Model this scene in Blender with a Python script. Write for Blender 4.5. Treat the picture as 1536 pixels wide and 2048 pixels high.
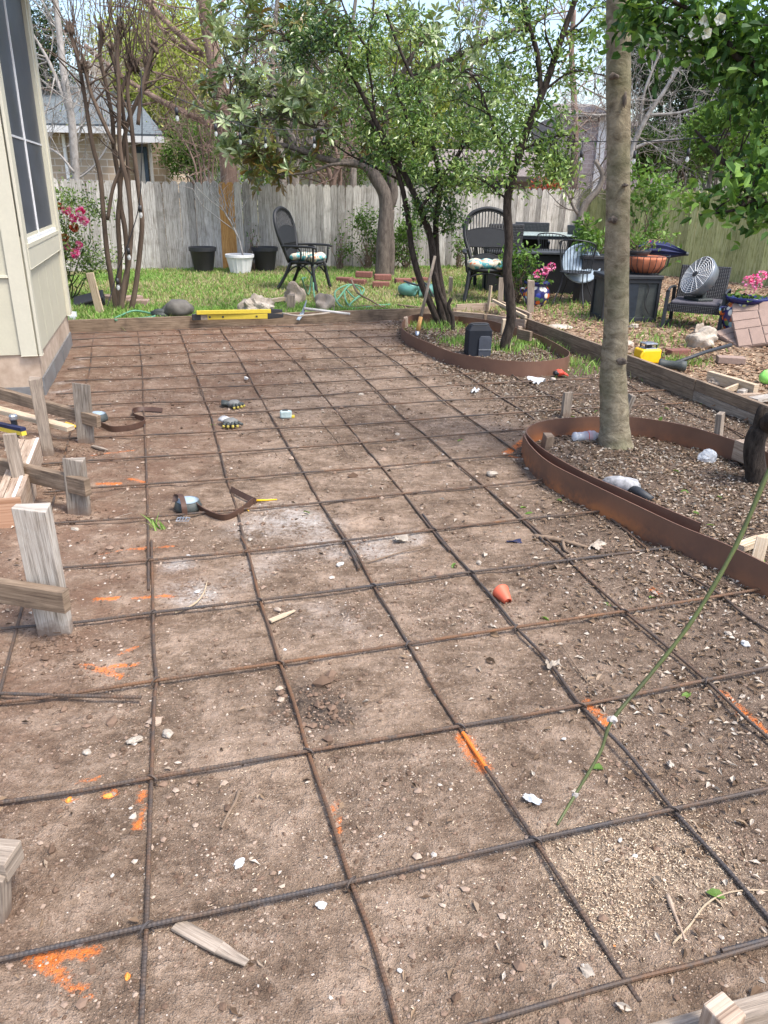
import bpy, bmesh, math, random
import numpy as np
from mathutils import Vector, Matrix
rad = math.radians
for o in list(bpy.data.objects): bpy.data.objects.remove(o, do_unlink=True)
SC = bpy.context.scene
# ------------------------------------------------------------------ camera
F, PI_, RO, H = 1535.16, rad(22.894), rad(1.1335), 1.53
_f = np.array([0, math.cos(PI_), -math.sin(PI_)]); _u = np.array([0, math.sin(PI_), math.cos(PI_)]); _r = np.array([1., 0, 0])
CR = _r*math.cos(RO)+_u*math.sin(RO); CU = -_r*math.sin(RO)+_u*math.cos(RO)
cd = bpy.data.cameras.new('camera'); cam = bpy.data.objects.new('camera', cd); SC.collection.objects.link(cam)
cd.sensor_fit = 'VERTICAL'; cd.sensor_height = 36; cd.lens = F/2048*36; cd.clip_start = .05; cd.clip_end = 400
cam.matrix_world = Matrix(((CR[0], CU[0], -_f[0], 0), (CR[1], CU[1], -_f[1], 0), (CR[2], CU[2], -_f[2], H), (0, 0, 0, 1)))
SC.camera = cam
SC.render.resolution_x = 768; SC.render.resolution_y = 1024
# ------------------------------------------------------------------ light
w = bpy.data.worlds.new('World'); SC.world = w; w.use_nodes = True
nt = w.node_tree; bg = nt.nodes['Background']
sky = nt.nodes.new('ShaderNodeTexSky'); sky.sky_type = 'NISHITA'; sky.sun_disc = False
SUN_EL, SUN_AZ = rad(60), rad(125)      # high sun behind thin cloud
sky.sun_elevation = SUN_EL; sky.sun_rotation = SUN_AZ; sky.dust_density = 3.0; sky.ozone_density = 1.0; sky.air_density = 1.0
nt.links.new(sky.outputs[0], bg.inputs[0]); bg.inputs[1].default_value = .15
sd = bpy.data.lights.new('sun', 'SUN'); sun = bpy.data.objects.new('sun', sd); SC.collection.objects.link(sun)
sd.energy = 1.7; sd.angle = rad(14); sd.color = (1, .955, .88)
sdir = Vector((math.sin(SUN_AZ)*math.cos(SUN_EL), math.cos(SUN_AZ)*math.cos(SUN_EL), math.sin(SUN_EL)))
sun.rotation_euler = sdir.to_track_quat('Z', 'Y').to_euler(); sun.location = sdir*30
vs = SC.view_settings; vs.view_transform = 'Standard'; vs.look = 'None'; vs.exposure = 1.36; vs.gamma = 1; vs.use_curve_mapping = False
SC.cycles.max_bounces = 6; SC.cycles.transparent_max_bounces = 8
SC.cycles.diffuse_bounces = 3; SC.cycles.transmission_bounces = 4

# ------------------------------------------------------------------ helpers
RNG = np.random.default_rng(7); random.seed(7)
def ray(X, Y): return _f+CR*(X-768)/F+CU*(1024-Y)/F
ZO = .09                                   # ground level outside the form boards
def G(X, Y, z=0.):
    d = ray(X, Y); t = (z-H)/d[2]; return np.array([0, 0, H])+d*t
def GO(X, Y): return G(X, Y, ZO)
def AT(X, Y, y):
    d = ray(X, Y); return np.array([0, 0, H])+d*(y/d[1])
def ppm(p): return F/float((np.array(p)-[0, 0, H])@_f)
ga = np.array([math.sin(rad(-16.9)), math.cos(rad(-16.9)), 0]); gb = np.array([math.cos(rad(-16.9)), -math.sin(rad(-16.9)), 0])
Z = np.array([0, 0, 1.])
def V(*a): return np.array(a, float)
def unit(v): v = np.array(v, float); return v/(np.linalg.norm(v)+1e-12)

class MB:
    def __init__(s): s.V, s.L, s.S, s.U, s.T, s.M, s.n = [], [], [], [], [], [], 0
    def add(s, v, f, uv=None, tone=.5, mi=0):
        v = np.asarray(v, float).reshape(-1, 3); f = np.asarray(f, int)
        if f.size == 0: return s
        s.V.append(v); s.L.append((f+s.n).ravel()); s.S.append(np.full(len(f), f.shape[1]))
        s.U.append(np.zeros((f.size, 2)) if uv is None else np.asarray(uv, float).reshape(-1, 2))
        s.T.append(np.broadcast_to(np.asarray(tone, float), (len(v),)).copy()); s.M.append(np.full(len(f), mi)); s.n += len(v); return s
    def beam(s, p0, p1, w, h, up=Z, tone=None, mi=0, taper=1.):
        p0, p1 = V(*p0), V(*p1); d = p1-p0; L = np.linalg.norm(d); d = d/L
        up = np.array(up, float)
        if abs(d@unit(up)) > .97: up = V(0, 1, 0) if abs(d[1]) < .9 else V(1, 0, 0)
        sd_ = unit(np.cross(d, up)); u = np.cross(sd_, d)
        vs_, q = [], []
        for e, (p, k) in enumerate(((p0, 1.), (p1, taper))):
            for a, b in ((-1, -1), (1, -1), (1, 1), (-1, 1)):
                vs_.append(p+sd_*a*w/2*k+u*b*h/2*k); q.append((e*L, a*w/2, b*h/2))
        fs = [(0, 1, 5, 4), (1, 2, 6, 5), (2, 3, 7, 6), (3, 0, 4, 7), (3, 2, 1, 0), (4, 5, 6, 7)]
        o = RNG.random()*50; uv = []
        for n, fc in enumerate(fs):
            for i in fc:
                l, a, b = q[i]
                uv.append((l+o, (a if n in (0, 2) else b)+o*.37+n*.31) if n < 4 else (a*.3+o, b+o+n))
        return s.add(vs_, fs, uv, RNG.random() if tone is None else tone, mi)
    def box(s, c, sz, rz=0, tone=.5, mi=0, rx=0, ry=0):
        R_ = np.array(Matrix.Rotation(rz, 3, 'Z') @ Matrix.Rotation(ry, 3, 'Y') @ Matrix.Rotation(rx, 3, 'X'))
        v = np.array([(x, y, z) for z in (-1, 1) for x, y in ((-1, -1), (1, -1), (1, 1), (-1, 1))])*np.array(sz)/2
        fs = [(3, 2, 1, 0), (4, 5, 6, 7), (0, 1, 5, 4), (1, 2, 6, 5), (2, 3, 7, 6), (3, 0, 4, 7)]
        ax = [(0, 1), (0, 1), (0, 2), (1, 2), (0, 2), (1, 2)]
        uv = [(v[i][ax[n][0]]+sz[0], v[i][ax[n][1]]+sz[1]) for n, fc in enumerate(fs) for i in fc]
        return s.add(v@R_.T+np.array(c), fs, uv, tone, mi)
    def tube(s, P, r, n=8, tone=.5, mi=0, caps=True, flat=1., ref=None):
        P = np.asarray(P, float); N = len(P); r = np.broadcast_to(np.asarray(r, float), (N,))
        t = np.gradient(P, axis=0); t /= np.linalg.norm(t, axis=1)[:, None]+1e-12
        if ref is None:
            dd = np.abs(unit(P[-1]-P[0])); ref = np.eye(3)[int(np.argmin(dd))]
        a = np.cross(t, ref); a /= np.linalg.norm(a, axis=1)[:, None]+1e-12; b = np.cross(a, t)
        th = np.arange(n)*2*math.pi/n
        v = P[:, None, :]+r[:, None, None]*(a[:, None, :]*np.cos(th)[None, :, None]+b[:, None, :]*np.sin(th)[None, :, None]*flat)
        i = np.arange(N-1)[:, None]*n; j = np.arange(n)[None, :]; j2 = (j+1) % n
        f = np.stack([i+j, i+n+j, i+n+j2, i+j2], -1).reshape(-1, 4)
        s_ = np.concatenate([[0], np.cumsum(np.linalg.norm(np.diff(P, axis=0), axis=1))])
        c = 2*math.pi*r.mean()/n; ii = np.repeat(np.arange(N-1), n); jj = np.tile(np.arange(n), N-1)
        uv = np.stack([np.stack([s_[ii], jj*c], -1), np.stack([s_[ii+1], jj*c], -1), np.stack([s_[ii+1], (jj+1)*c], -1), np.stack([s_[ii], (jj+1)*c], -1)], 1)
        if np.ndim(tone): tone = np.repeat(np.asarray(tone), n)
        base = s.n
        s.add(v.reshape(-1, 3), f, uv, tone, mi)
        if caps:
            for k in (0, N-1):
                idx = base+k*n+np.arange(n); idx = idx if k == 0 else idx[::-1]
                s.L.append(idx); s.S.append(np.array([n])); s.U.append(np.zeros((n, 2))); s.M.append(np.array([mi]))
        return s
    def lathe(s, prof, n=24, c=(0, 0, 0), tone=.5, mi=0, R_=None, wob=None):
        prof = np.array(prof, float); th = np.arange(n)*2*math.pi/n
        rr = prof[:, 0][:, None]*(1 if wob is None else (1+wob(th)[None, :]))
        v = np.stack([rr*np.cos(th), rr*np.sin(th), np.repeat(prof[:, 1][:, None], n, 1)], -1).reshape(-1, 3)
        if R_ is not None: v = v@np.array(R_).T
        v = v+np.array(c); N = len(prof)
        i = np.arange(N-1)[:, None]*n; j = np.arange(n)[None, :]; j2 = (j+1) % n
        f = np.stack([i+j, i+j2, i+n+j2, i+n+j], -1).reshape(-1, 4)
        return s.add(v, f, None, tone, mi)
    def ico(s, c, sz, lev=2, amp=.2, seed=0, tone=.5, mi=0, rz=0, fr=2., flatb=False):
        v, f = ICO[lev]; v = v.copy(); rg = np.random.default_rng(seed)
        k = rg.normal(size=(5, 3))*fr; ph = rg.random(5)*7; 
        d = sum(np.sin(v@k[i]*(1+i*.6)+ph[i])/(1+i*.5) for i in range(5))*amp*.4
        v = v*(1+d)[:, None]
        if flatb: v[:, 2] = np.maximum(v[:, 2], -.55)
        v = v*np.array(sz); cz, sz_ = math.cos(rz), math.sin(rz)
        v = np.stack([v[:, 0]*cz-v[:, 1]*sz_, v[:, 0]*sz_+v[:, 1]*cz, v[:, 2]], -1)
        return s.add(v+np.array(c), f, None, tone, mi)
    def build(s, name, mats, parent=None, smooth=False, bevel=0, seg=2):
        me = bpy.data.meshes.new(name)
        v = np.concatenate(s.V); L = np.concatenate(s.L); S = np.concatenate(s.S); U = np.concatenate(s.U)
        me.vertices.add(len(v)); me.vertices.foreach_set('co', v.ravel())
        me.loops.add(len(L)); me.loops.foreach_set('vertex_index', L.astype(np.int32))
        me.polygons.add(len(S)); me.polygons.foreach_set('loop_start', (np.cumsum(S)-S).astype(np.int32))
        me.polygons.foreach_set('material_index', np.concatenate(s.M).astype(np.int32))
        me.update(calc_edges=True)
        uvl = me.uv_layers.new(name='UVMap'); uvl.data.foreach_set('uv', U.ravel())
        at = me.attributes.new('tone', 'FLOAT', 'POINT'); at.data.foreach_set('value', np.concatenate(s.T))
        if not isinstance(mats, (list, tuple)): mats = [mats]
        for m in mats: me.materials.append(m)
        me.polygons.foreach_set('use_smooth', np.full(len(S), smooth))
        o = bpy.data.objects.new(name, me); SC.collection.objects.link(o)
        if parent is not None: o.parent = parent
        if bevel:
            b = o.modifiers.new('b', 'BEVEL'); b.width = bevel; b.segments = seg; b.limit_method = 'ANGLE'; b.angle_limit = rad(40)
        return o
ICO = {}
for lv in (1, 2, 3, 4):
    b_ = bmesh.new(); bmesh.ops.create_icosphere(b_, subdivisions=lv, radius=1)
    ICO[lv] = (np.array([x.co[:] for x in b_.verts]), np.array([[x.index for x in f.verts] for f in b_.faces])); b_.free()

def tag(o, label, cat, group=None):
    o['label'] = label; o['category'] = cat
    if group: o['group'] = group
    return o
def thing(name, label, cat, loc=(0, 0, 0), rz=0, group=None):
    o = bpy.data.objects.new(name, None); SC.collection.objects.link(o)
    o.location = loc; o.rotation_euler = (0, 0, rz); o.empty_display_size = .1
    return tag(o, label, cat, group)
def origin(o, p):
    p = Vector([float(x) for x in p]); o.data.transform(Matrix.Translation(-p)); o.location = p; return o
def cr(P, n=6):
    """catmull-rom through points"""
    P = np.asarray(P, float)
    if len(P) < 3: return np.array([P[0]+(P[-1]-P[0])*t for t in np.linspace(0, 1, n+1)])
    Q = np.vstack([2*P[0]-P[1], P, 2*P[-1]-P[-2]]); out = []
    for i in range(1, len(Q)-2):
        for t in np.arange(n)/n:
            a, b, c, d = Q[i-1:i+3]
            out.append(.5*((2*b)+(-a+c)*t+(2*a-5*b+4*c-d)*t*t+(-a+3*b-3*c+d)*t**3))
    out.append(P[-1]); return np.array(out)

# ------------------------------------------------------------------ materials
def newmat(name):
    m = bpy.data.materials.new(name); m.use_nodes = True; nt = m.node_tree
    return m, nt, nt.nodes['Principled BSDF']
def N(nt, t, **kw):
    n = nt.nodes.new('ShaderNode'+t)
    for k, v in kw.items():
        if k in n.inputs: n.inputs[k].default_value = v
        else: setattr(n, k, v)
    return n
def ramp(nt, fac, stops):
    r = N(nt, 'ValToRGB'); e = r.color_ramp.elements
    while len(e) < len(stops): e.new(.5)
    for i, (p, c) in enumerate(stops): e[i].position = p; e[i].color = (*c, 1)
    nt.links.new(fac, r.inputs[0]); return r.outputs[0]
def math_(nt, op, a, b=None, c=None):
    n = N(nt, 'Math', operation=op)
    for i, x in enumerate((a, b, c)):
        if x is None: continue
        if isinstance(x, (int, float)): n.inputs[i].default_value = x
        else: nt.links.new(x, n.inputs[i])
    return n.outputs[0]
def mixc(nt, f, a, b, mode='MIX'):
    n = N(nt, 'Mix', data_type='RGBA', blend_type=mode)
    for i, x in ((0, f), (6, a), (7, b)):
        if isinstance(x, (int, float)): n.inputs[i].default_value = x
        elif isinstance(x, tuple): n.inputs[i].default_value = (*x[:3], 1)
        else: nt.links.new(x, n.inputs[i])
    return n.outputs[2]
def attr(nt, name, out='Fac'): return N(nt, 'Attribute', attribute_name=name).outputs[out]
def noise(nt, vec, scale, detail=4, rough=.6, dist=0):
    n = N(nt, 'TexNoise', Scale=scale, Detail=detail, Roughness=rough, Distortion=dist)
    if vec is not None: nt.links.new(vec, n.inputs['Vector'])
    return n.outputs['Fac']
def bump(nt, bs, h, st=.5, dist=.01):
    b = N(nt, 'Bump', Strength=st, Distance=dist); nt.links.new(h, b.inputs['Height']); nt.links.new(b.outputs[0], bs.inputs['Normal'])
def plain(name, c, rough=.6, metal=0, var=.25, scale=30, bmp=.15, c2=None, dist=.004, spec=.5):
    m, nt, b = newmat(name); tc = N(nt, 'TexCoord').outputs['Object']
    n = noise(nt, tc, scale); n2 = noise(nt, tc, scale*.13, 3)
    c2 = c2 or tuple(x*(1-var*1.6) for x in c)
    s = math_(nt, 'ADD', math_(nt, 'MULTIPLY', n, .5), math_(nt, 'MULTIPLY', n2, .5))
    col = ramp(nt, s, [(.3, c2), (.68, tuple(min(1, x*(1+var)) for x in c))])
    t = math_(nt, 'MULTIPLY_ADD', attr(nt, 'tone'), .5, .75)
    col = mixc(nt, 1., col, t, 'MULTIPLY')
    nt.links.new(col, b.inputs['Base Color']); b.inputs['Metallic'].default_value = metal
    nt.links.new(math_(nt, 'MULTIPLY_ADD', n, .25, rough-.12), b.inputs['Roughness'])
    b.inputs['Specular IOR Level'].default_value = spec
    if bmp: bump(nt, b, n, bmp, dist)
    return m
WARGS = {}
def muddy(m):
    k = m.name+'_muddy'
    if k not in M: c, a = WARGS[m.name]; M[k] = wood(k, c, mud=True, **a)
    return M[k]
def wood(name, cols, scale=1., rough=.8, stain=.5, stainc=(.06, .045, .035), bmp=.5, toneamp=.5, grain=1., mud=False):
    if not mud: WARGS[name] = (cols, dict(scale=scale, rough=rough, stain=stain, stainc=stainc, bmp=bmp, toneamp=toneamp, grain=grain))
    m, nt, b = newmat(name); uv = N(nt, 'UVMap').outputs[0]
    mp = N(nt, 'Mapping'); mp.inputs['Scale'].default_value = (1.3*scale, 26*scale, 1); nt.links.new(uv, mp.inputs[0])
    g = noise(nt, mp.outputs[0], 3.2, 7, .62, .6)
    mp2 = N(nt, 'Mapping'); mp2.inputs['Scale'].default_value = (5*scale, 190*scale, 1); nt.links.new(uv, mp2.inputs[0])
    g2 = noise(nt, mp2.outputs[0], 2.2, 3, .6)
    s = math_(nt, 'ADD', math_(nt, 'MULTIPLY', g, .62), math_(nt, 'MULTIPLY', g2, .38*grain))
    col = ramp(nt, s, [(.37, cols[0]), (.49, cols[1]), (.62, cols[2])])
    oc = N(nt, 'TexCoord').outputs['Object']
    st = noise(nt, oc, 5, 5, .65, .3)
    stf = math_(nt, 'MULTIPLY', ramp(nt, st, [(.5, (0, 0, 0)), (.7, (1, 1, 1))]), stain)
    col = mixc(nt, stf, col, stainc)
    mp3 = N(nt, 'Mapping'); mp3.inputs['Scale'].default_value = (3.1, 12, 1); nt.links.new(uv, mp3.inputs[0])
    vo = N(nt, 'TexVoronoi', Scale=1.6); nt.links.new(mp3.outputs[0], vo.inputs['Vector'])
    kn = ramp(nt, vo.outputs['Distance'], [(.05, (1, 1, 1)), (.11, (0, 0, 0))])
    col = mixc(nt, math_(nt, 'MULTIPLY', kn, .55), col, (.07, .04, .025))
    t = math_(nt, 'MULTIPLY_ADD', attr(nt, 'tone'), toneamp, 1-toneamp/2)
    col = mixc(nt, 1., col, t, 'MULTIPLY')
    if mud:
        sp = N(nt, 'SeparateXYZ'); nt.links.new(oc, sp.inputs[0]); mf = ramp(nt, math_(nt, 'ADD', sp.outputs[2], math_(nt, 'MULTIPLY_ADD', noise(nt, oc, 22, 4), .12, -.06)), [(.015, (.85,)*3), (.05, (0, 0, 0))]); col = mixc(nt, mf, col, (.17, .12, .09))
    nt.links.new(col, b.inputs['Base Color']); b.inputs['Roughness'].default_value = rough
    b.inputs['Specular IOR Level'].default_value = .25
    bump(nt, b, s, bmp, .006); return m
def leafmat(name, stops, rough=.45, trans=.3, spec=.4):
    m, nt, b = newmat(name)
    t = attr(nt, 'tone'); n = noise(nt, N(nt, 'TexCoord').outputs['Object'], 25, 2)
    t2 = math_(nt, 'ADD', t, math_(nt, 'MULTIPLY_ADD', n, .24, -.12))
    col = ramp(nt, t2, stops); nt.links.new(col, b.inputs['Base Color'])
    b.inputs['Roughness'].default_value = rough; b.inputs['Specular IOR Level'].default_value = spec
    tr = N(nt, 'BsdfTranslucent'); nt.links.new(mixc(nt, 1., col, (1., 1., .55), 'MULTIPLY'), tr.inputs[0])
    mx = N(nt, 'MixShader'); mx.inputs[0].default_value = trans
    nt.links.new(b.outputs[0], mx.inputs[1]); nt.links.new(tr.outputs[0], mx.inputs[2]); nt.links.new(mx.outputs[0], nt.nodes['Material Output'].inputs[0])
    return m
def bark(name, c1, c2, scale=14, stretch=.25, bmp=.8, c3=None):
    m, nt, b = newmat(name); tc = N(nt, 'TexCoord').outputs['Object']
    mp = N(nt, 'Mapping'); mp.inputs['Scale'].default_value = (1, 1, stretch); nt.links.new(tc, mp.inputs[0])
    n = noise(nt, mp.outputs[0], scale, 7, .7, .4); n2 = noise(nt, tc, 2.2, 4)
    col = ramp(nt, n, [(.35, c1), (.62, c2)])
    if c3: col = mixc(nt, ramp(nt, n2, [(.45, (0, 0, 0)), (.62, (1, 1, 1))]), col, mixc(nt, .5, col, c3))
    nt.links.new(col, b.inputs['Base Color']); b.inputs['Roughness'].default_value = .9; b.inputs['Specular IOR Level'].default_value = .2
    bump(nt, b, n, bmp, .02); return m

M = {}
M['steel'] = None
def rebar_mat(name, rust):
    m, nt, b = newmat(name); tc = N(nt, 'TexCoord').outputs['Object']
    n = noise(nt, tc, 3.5, 5, .7); n2 = noise(nt, tc, 60, 3)
    s = math_(nt, 'ADD', math_(nt, 'MULTIPLY', n, .75), math_(nt, 'MULTIPLY', n2, .25))
    col = ramp(nt, s, [(.36-rust*.2, (.05, .049, .054)), (.52-rust*.2, (.085, .062, .048)), (.74-rust*.16, (.2, .095, .042))])
    col = mixc(nt, ramp(nt, attr(nt, 'tone'), [(.85, (0, 0, 0)), (.95, (1, 1, 1))]), col, (.75, .2, .03))
    nt.links.new(col, b.inputs['Base Color']); b.inputs['Roughness'].default_value = .65; b.inputs['Metallic'].default_value = .25
    bump(nt, b, n2, .3, .002); return m
M['rebar_dark'] = rebar_mat('rebar_dark', 0.); M['rebar_mid'] = rebar_mat('rebar_mid', .35); M['rebar_rust'] = rebar_mat('rebar_rust', .8)
M['wood_old'] = wood('weathered_form_board', [(.10, .07, .05), (.20, .145, .10), (.30, .225, .16)], stain=.6)
M['wood_stake'] = wood('weathered_stake', [(.12, .10, .08), (.26, .21, .165), (.38, .32, .26)], stain=.45)
M['wood_grey'] = wood('grey_stake', [(.09, .075, .06), (.21, .18, .15), (.32, .285, .245)], stain=.7, stainc=(.13, .08, .04))
M['wood_pale'] = wood('bleached_stake', [(.13, .11, .09), (.34, .305, .265), (.46, .425, .38)], stain=.4, stainc=(.2, .14, .08))
M['wood_new'] = wood('new_lumber', [(.30, .22, .14), (.47, .37, .26), (.58, .48, .36)], stain=.2, stainc=(.3, .2, .1), toneamp=.3)
M['wood_used'] = wood('used_lumber', [(.2, .14, .1), (.36, .27, .2), (.48, .39, .31)], stain=.35, stainc=(.12, .07, .045))
M['endgrain'] = wood('end_grain', [(.26, .14, .08), (.38, .22, .14), (.46, .3, .2)], scale=.5, stain=.1)
M['picket'] = wood('fence_picket', [(.15, .135, .115), (.36, .34, .31), (.54, .52, .485)], scale=.8, stain=.4, stainc=(.12, .1, .07), toneamp=1.)
M['picket_green'] = wood('mossy_picket', [(.14, .15, .05), (.33, .34, .14), (.46, .46, .26)], scale=.8, stain=.4, stainc=(.09, .11, .035), toneamp=.6)
M['picket_new'] = wood('new_picket', [(.28, .13, .04), (.45, .24, .08), (.53, .31, .12)], scale=.8, stain=.1, toneamp=.3)
M['siding'] = plain('painted_siding', (.50, .475, .365), .7, 0, .05, 60, .1, dist=.002)
M['trim'] = plain('painted_trim', (.54, .515, .41), .65, 0, .05, 50, .1, dist=.002)
M['concrete'] = plain('stained_concrete', (.46, .37, .29), .9, 0, .22, 12, .4, c2=(.27, .19, .13))
M['white'] = plain('white_plastic', (.72, .72, .71), .5, 0, .06, 30, .05)
M['whitepaint'] = plain('white_paint', (.62, .63, .64), .6, 0, .06, 30, .05)
M['black'] = plain('black_rattan', (.012, .013, .015), .55, 0, .3, 90, .3)
M['blackpl'] = plain('black_plastic', (.025, .026, .03), .5, 0, .2, 30, .1)
M['darkmetal'] = plain('dark_powder_coat', (.02, .023, .028), .55, .0, .2, 30, .1)
M['greysteel'] = plain('brushed_steel', (.45, .48, .52), .35, .8, .15, 40, .1)
M['galv'] = plain('galvanised_lid', (.30, .38, .45), .6, .0, .15, 14, .15)
M['screen'] = plain('window_screen', (.055, .065, .085), .4, 0, .3, 3, .05, spec=.6)
M['mesh'] = plain('dark_mesh', (.05, .058, .055), .6, 0, .3, 120, .4)
M['yellow'] = plain('yellow_paint', (.60, .46, .05), .4, 0, .08, 30, .05)
M['amber'] = plain('amber_plastic', (.85, .50, .01), .4, 0, .06, 30, .05)
M['orange'] = plain('orange_paint', (.85, .26, .04), .6, 0, .1, 60, .2)
M['red'] = plain('red_plastic', (.55, .06, .03), .55, 0, .1, 40, .1)
M['leather'] = plain('brown_leather', (.075, .038, .025), .55, 0, .3, 25, .3)
M['glass'] = None
M['rock'] = plain('limestone_rock', (.36, .30, .24), .95, 0, .35, 7, 1., c2=(.14, .11, .085), dist=.02)
M['rockpale'] = plain('pale_limestone', (.40, .355, .30), .95, 0, .3, 8, 1., c2=(.2, .16, .12), dist=.02)
M['paver'] = plain('concrete_paver', (.29, .205, .165), .95, 0, .12, 80, .6)
M['redbrick'] = plain('red_edging_stone', (.20, .085, .065), .95, 0, .25, 40, .6)
M['twig'] = plain('dry_twig', (.20, .14, .095), .9, 0, .3, 40, .4)
M['greenstem'] = plain('green_stem', (.075, .095, .025), .55, 0, .25, 14, .2, c2=(.035, .04, .014))
M['hose'] = plain('green_hose', (.10, .26, .16), .45, 0, .15, 30, .05)
M['tarp'] = plain('sea_green_plastic', (.10, .25, .21), .35, 0, .2, 10, .1)
M['navy'] = plain('navy_canvas', (.012, .018, .07), .8, 0, .3, 30, .3)
M['terra'] = plain('terracotta', (.42, .14, .07), .8, 0, .2, 20, .2)
M['plastic_sheet'] = plain('grey_membrane', (.2, .2, .2), .45, .0, .3, 12, .2)
M['pinkfl'] = leafmat('pink_petal', [(.1, (.75, .04, .25)), (.4, (.88, .18, .45)), (.8, (.93, .5, .7))], .6, .3, .2)
M['whitefl'] = leafmat('white_petal', [(.1, (.6, .62, .5)), (.9, (.85, .85, .8))], .6, .3, .2)
M['redfl'] = leafmat('red_leaf', [(.1, (.35, .05, .03)), (.5, (.6, .13, .08)), (.9, (.4, .35, .12))], .6, .3, .2)
M['lf_dark'] = leafmat('dark_small_leaf', [(.05, (.02, .05, .014)), (.4, (.07, .145, .03)), (.7, (.17, .28, .055)), (1., (.34, .45, .14))], .35, .22, .6)
M['lf_mag'] = leafmat('magnolia_leaf', [(.05, (.20, .12, .03)), (.25, (.17, .16, .04)), (.45, (.09, .15, .04)), (.7, (.21, .28, .11)), (1., (.42, .48, .27))], .35, .2, .6)
M['lf_near'] = leafmat('glossy_round_leaf', [(.05, (.022, .06, .014)), (.5, (.07, .155, .03)), (.95, (.2, .34, .07))], .5, .35, .3)
M['lf_yel'] = leafmat('spring_leaf', [(.05, (.22, .28, .06)), (.5, (.42, .48, .11)), (1., (.6, .64, .25))], .6, .45, .2)
M['lf_mid'] = leafmat('mid_green_leaf', [(.05, (.04, .09, .02)), (.5, (.09, .18, .035)), (1., (.2, .32, .07))], .5, .35, .3)
M['lf_ever'] = leafmat('evergreen_leaf', [(.05, (.012, .03, .012)), (.5, (.03, .06, .022)), (1., (.07, .12, .04))], .6, .2, .3)
M['grass'] = leafmat('grass_blade', [(.0, (.5, .43, .26)), (.2, (.36, .36, .16)), (.35, (.12, .24, .05)), (.7, (.23, .40, .09)), (1., (.38, .52, .17))], .6, .35, .2)
M['litter'] = leafmat('leaf_litter', [(.05, (.05, .034, .022)), (.35, (.13, .085, .055)), (.6, (.27, .19, .125)), (.85, (.36, .29, .225)), (1., (.5, .45, .39))], .75, .1, .2)
M['chip'] = leafmat('wood_chip', [(.05, (.16, .09, .06)), (.5, (.36, .24, .16)), (1., (.56, .43, .31))], .85, .02, .1)
M['straw'] = plain('pale_straw', (.40, .31, .21), .9, 0, .2, 30, .2)
M['saw'] = leafmat('sawdust', [(.05, (.45, .33, .22)), (1., (.72, .62, .48))], .85, .02, .1)
M['pebble'] = leafmat('soil_crumb', [(.0, (.10, .065, .045)), (.5, (.22, .15, .11)), (.8, (.33, .25, .195)), (.95, (.42, .34, .27)), (1., (.5, .45, .4))], .95, .0, .1)
M['bk_big'] = bark('smooth_tan_bark', (.12, .095, .062), (.31, .265, .185), 13, 1.5, .7, (.12, .13, .065))
M['bk_dark'] = bark('dark_rough_bark', (.02, .015, .012), (.07, .055, .045), 30, .3, 1.)
M['bk_crape'] = bark('crape_bark', (.065, .047, .035), (.15, .11, .083), 8, .2, .4)
M['bk_mag'] = bark('magnolia_bark', (.075, .06, .05), (.17, .14, .115), 22, .3, .7)
M['bk_pine'] = bark('cedar_bark', (.15, .10, .08), (.30, .215, .175), 8, .12, .9)
M['bk_pale'] = bark('pale_bark', (.22, .2, .18), (.45, .42, .39), 10, .5, .5)
M['bk_grey'] = bark('grey_bark', (.12, .1, .085), (.26, .23, .2), 12, .3, .6)
def clearmat(name, c, a):
    m, nt, b = newmat(name); b.inputs['Base Color'].default_value = (*c, 1); b.inputs['Roughness'].default_value = .12; b.inputs['Alpha'].default_value = a; return m
M['pet'] = clearmat('clear_plastic', (.75, .8, .86), .45); M['bulbg'] = clearmat('bulb_glass', (.8, .83, .82), .42)
M['glasstop'] = plain('frosted_table_glass', (.42, .5, .47), .2, 0, .05, 10, 0)
def brickmat(name, c1, c2, mortar, sc, bw=.5, rh=.25):
    m, nt, b = newmat(name); uv = N(nt, 'UVMap').outputs[0]
    br = N(nt, 'TexBrick', Scale=sc); br.inputs['Color1'].default_value = (*c1, 1); br.inputs['Color2'].default_value = (*c2, 1); br.inputs['Mortar'].default_value = (*mortar, 1)
    br.inputs['Mortar Size'].default_value = .02; br.inputs['Brick Width'].default_value = bw; br.inputs['Row Height'].default_value = rh
    nt.links.new(uv, br.inputs[0]); n = noise(nt, uv, 3, 5)
    col = mixc(nt, .35, br.outputs[0], mixc(nt, n, c1, c2)); nt.links.new(col, b.inputs['Base Color']); b.inputs['Roughness'].default_value = .9
    bump(nt, b, br.outputs[1], .3, -.01); return m
M['brick_tan'] = brickmat('tan_brick', (.48, .38, .28), (.33, .25, .18), (.62, .58, .52), 1.6)
M['brick_grey'] = brickmat('grey_brick', (.34, .29, .29), (.26, .22, .22), (.42, .4, .4), 2.2)
M['shingle'] = brickmat('grey_shingles', (.15, .175, .185), (.10, .12, .13), (.05, .06, .07), 2.4, .5, .3)
M['shingle_b'] = brickmat('brown_shingles', (.25, .21, .19), (.18, .15, .14), (.1, .09, .08), 2.4, .5, .3)
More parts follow.
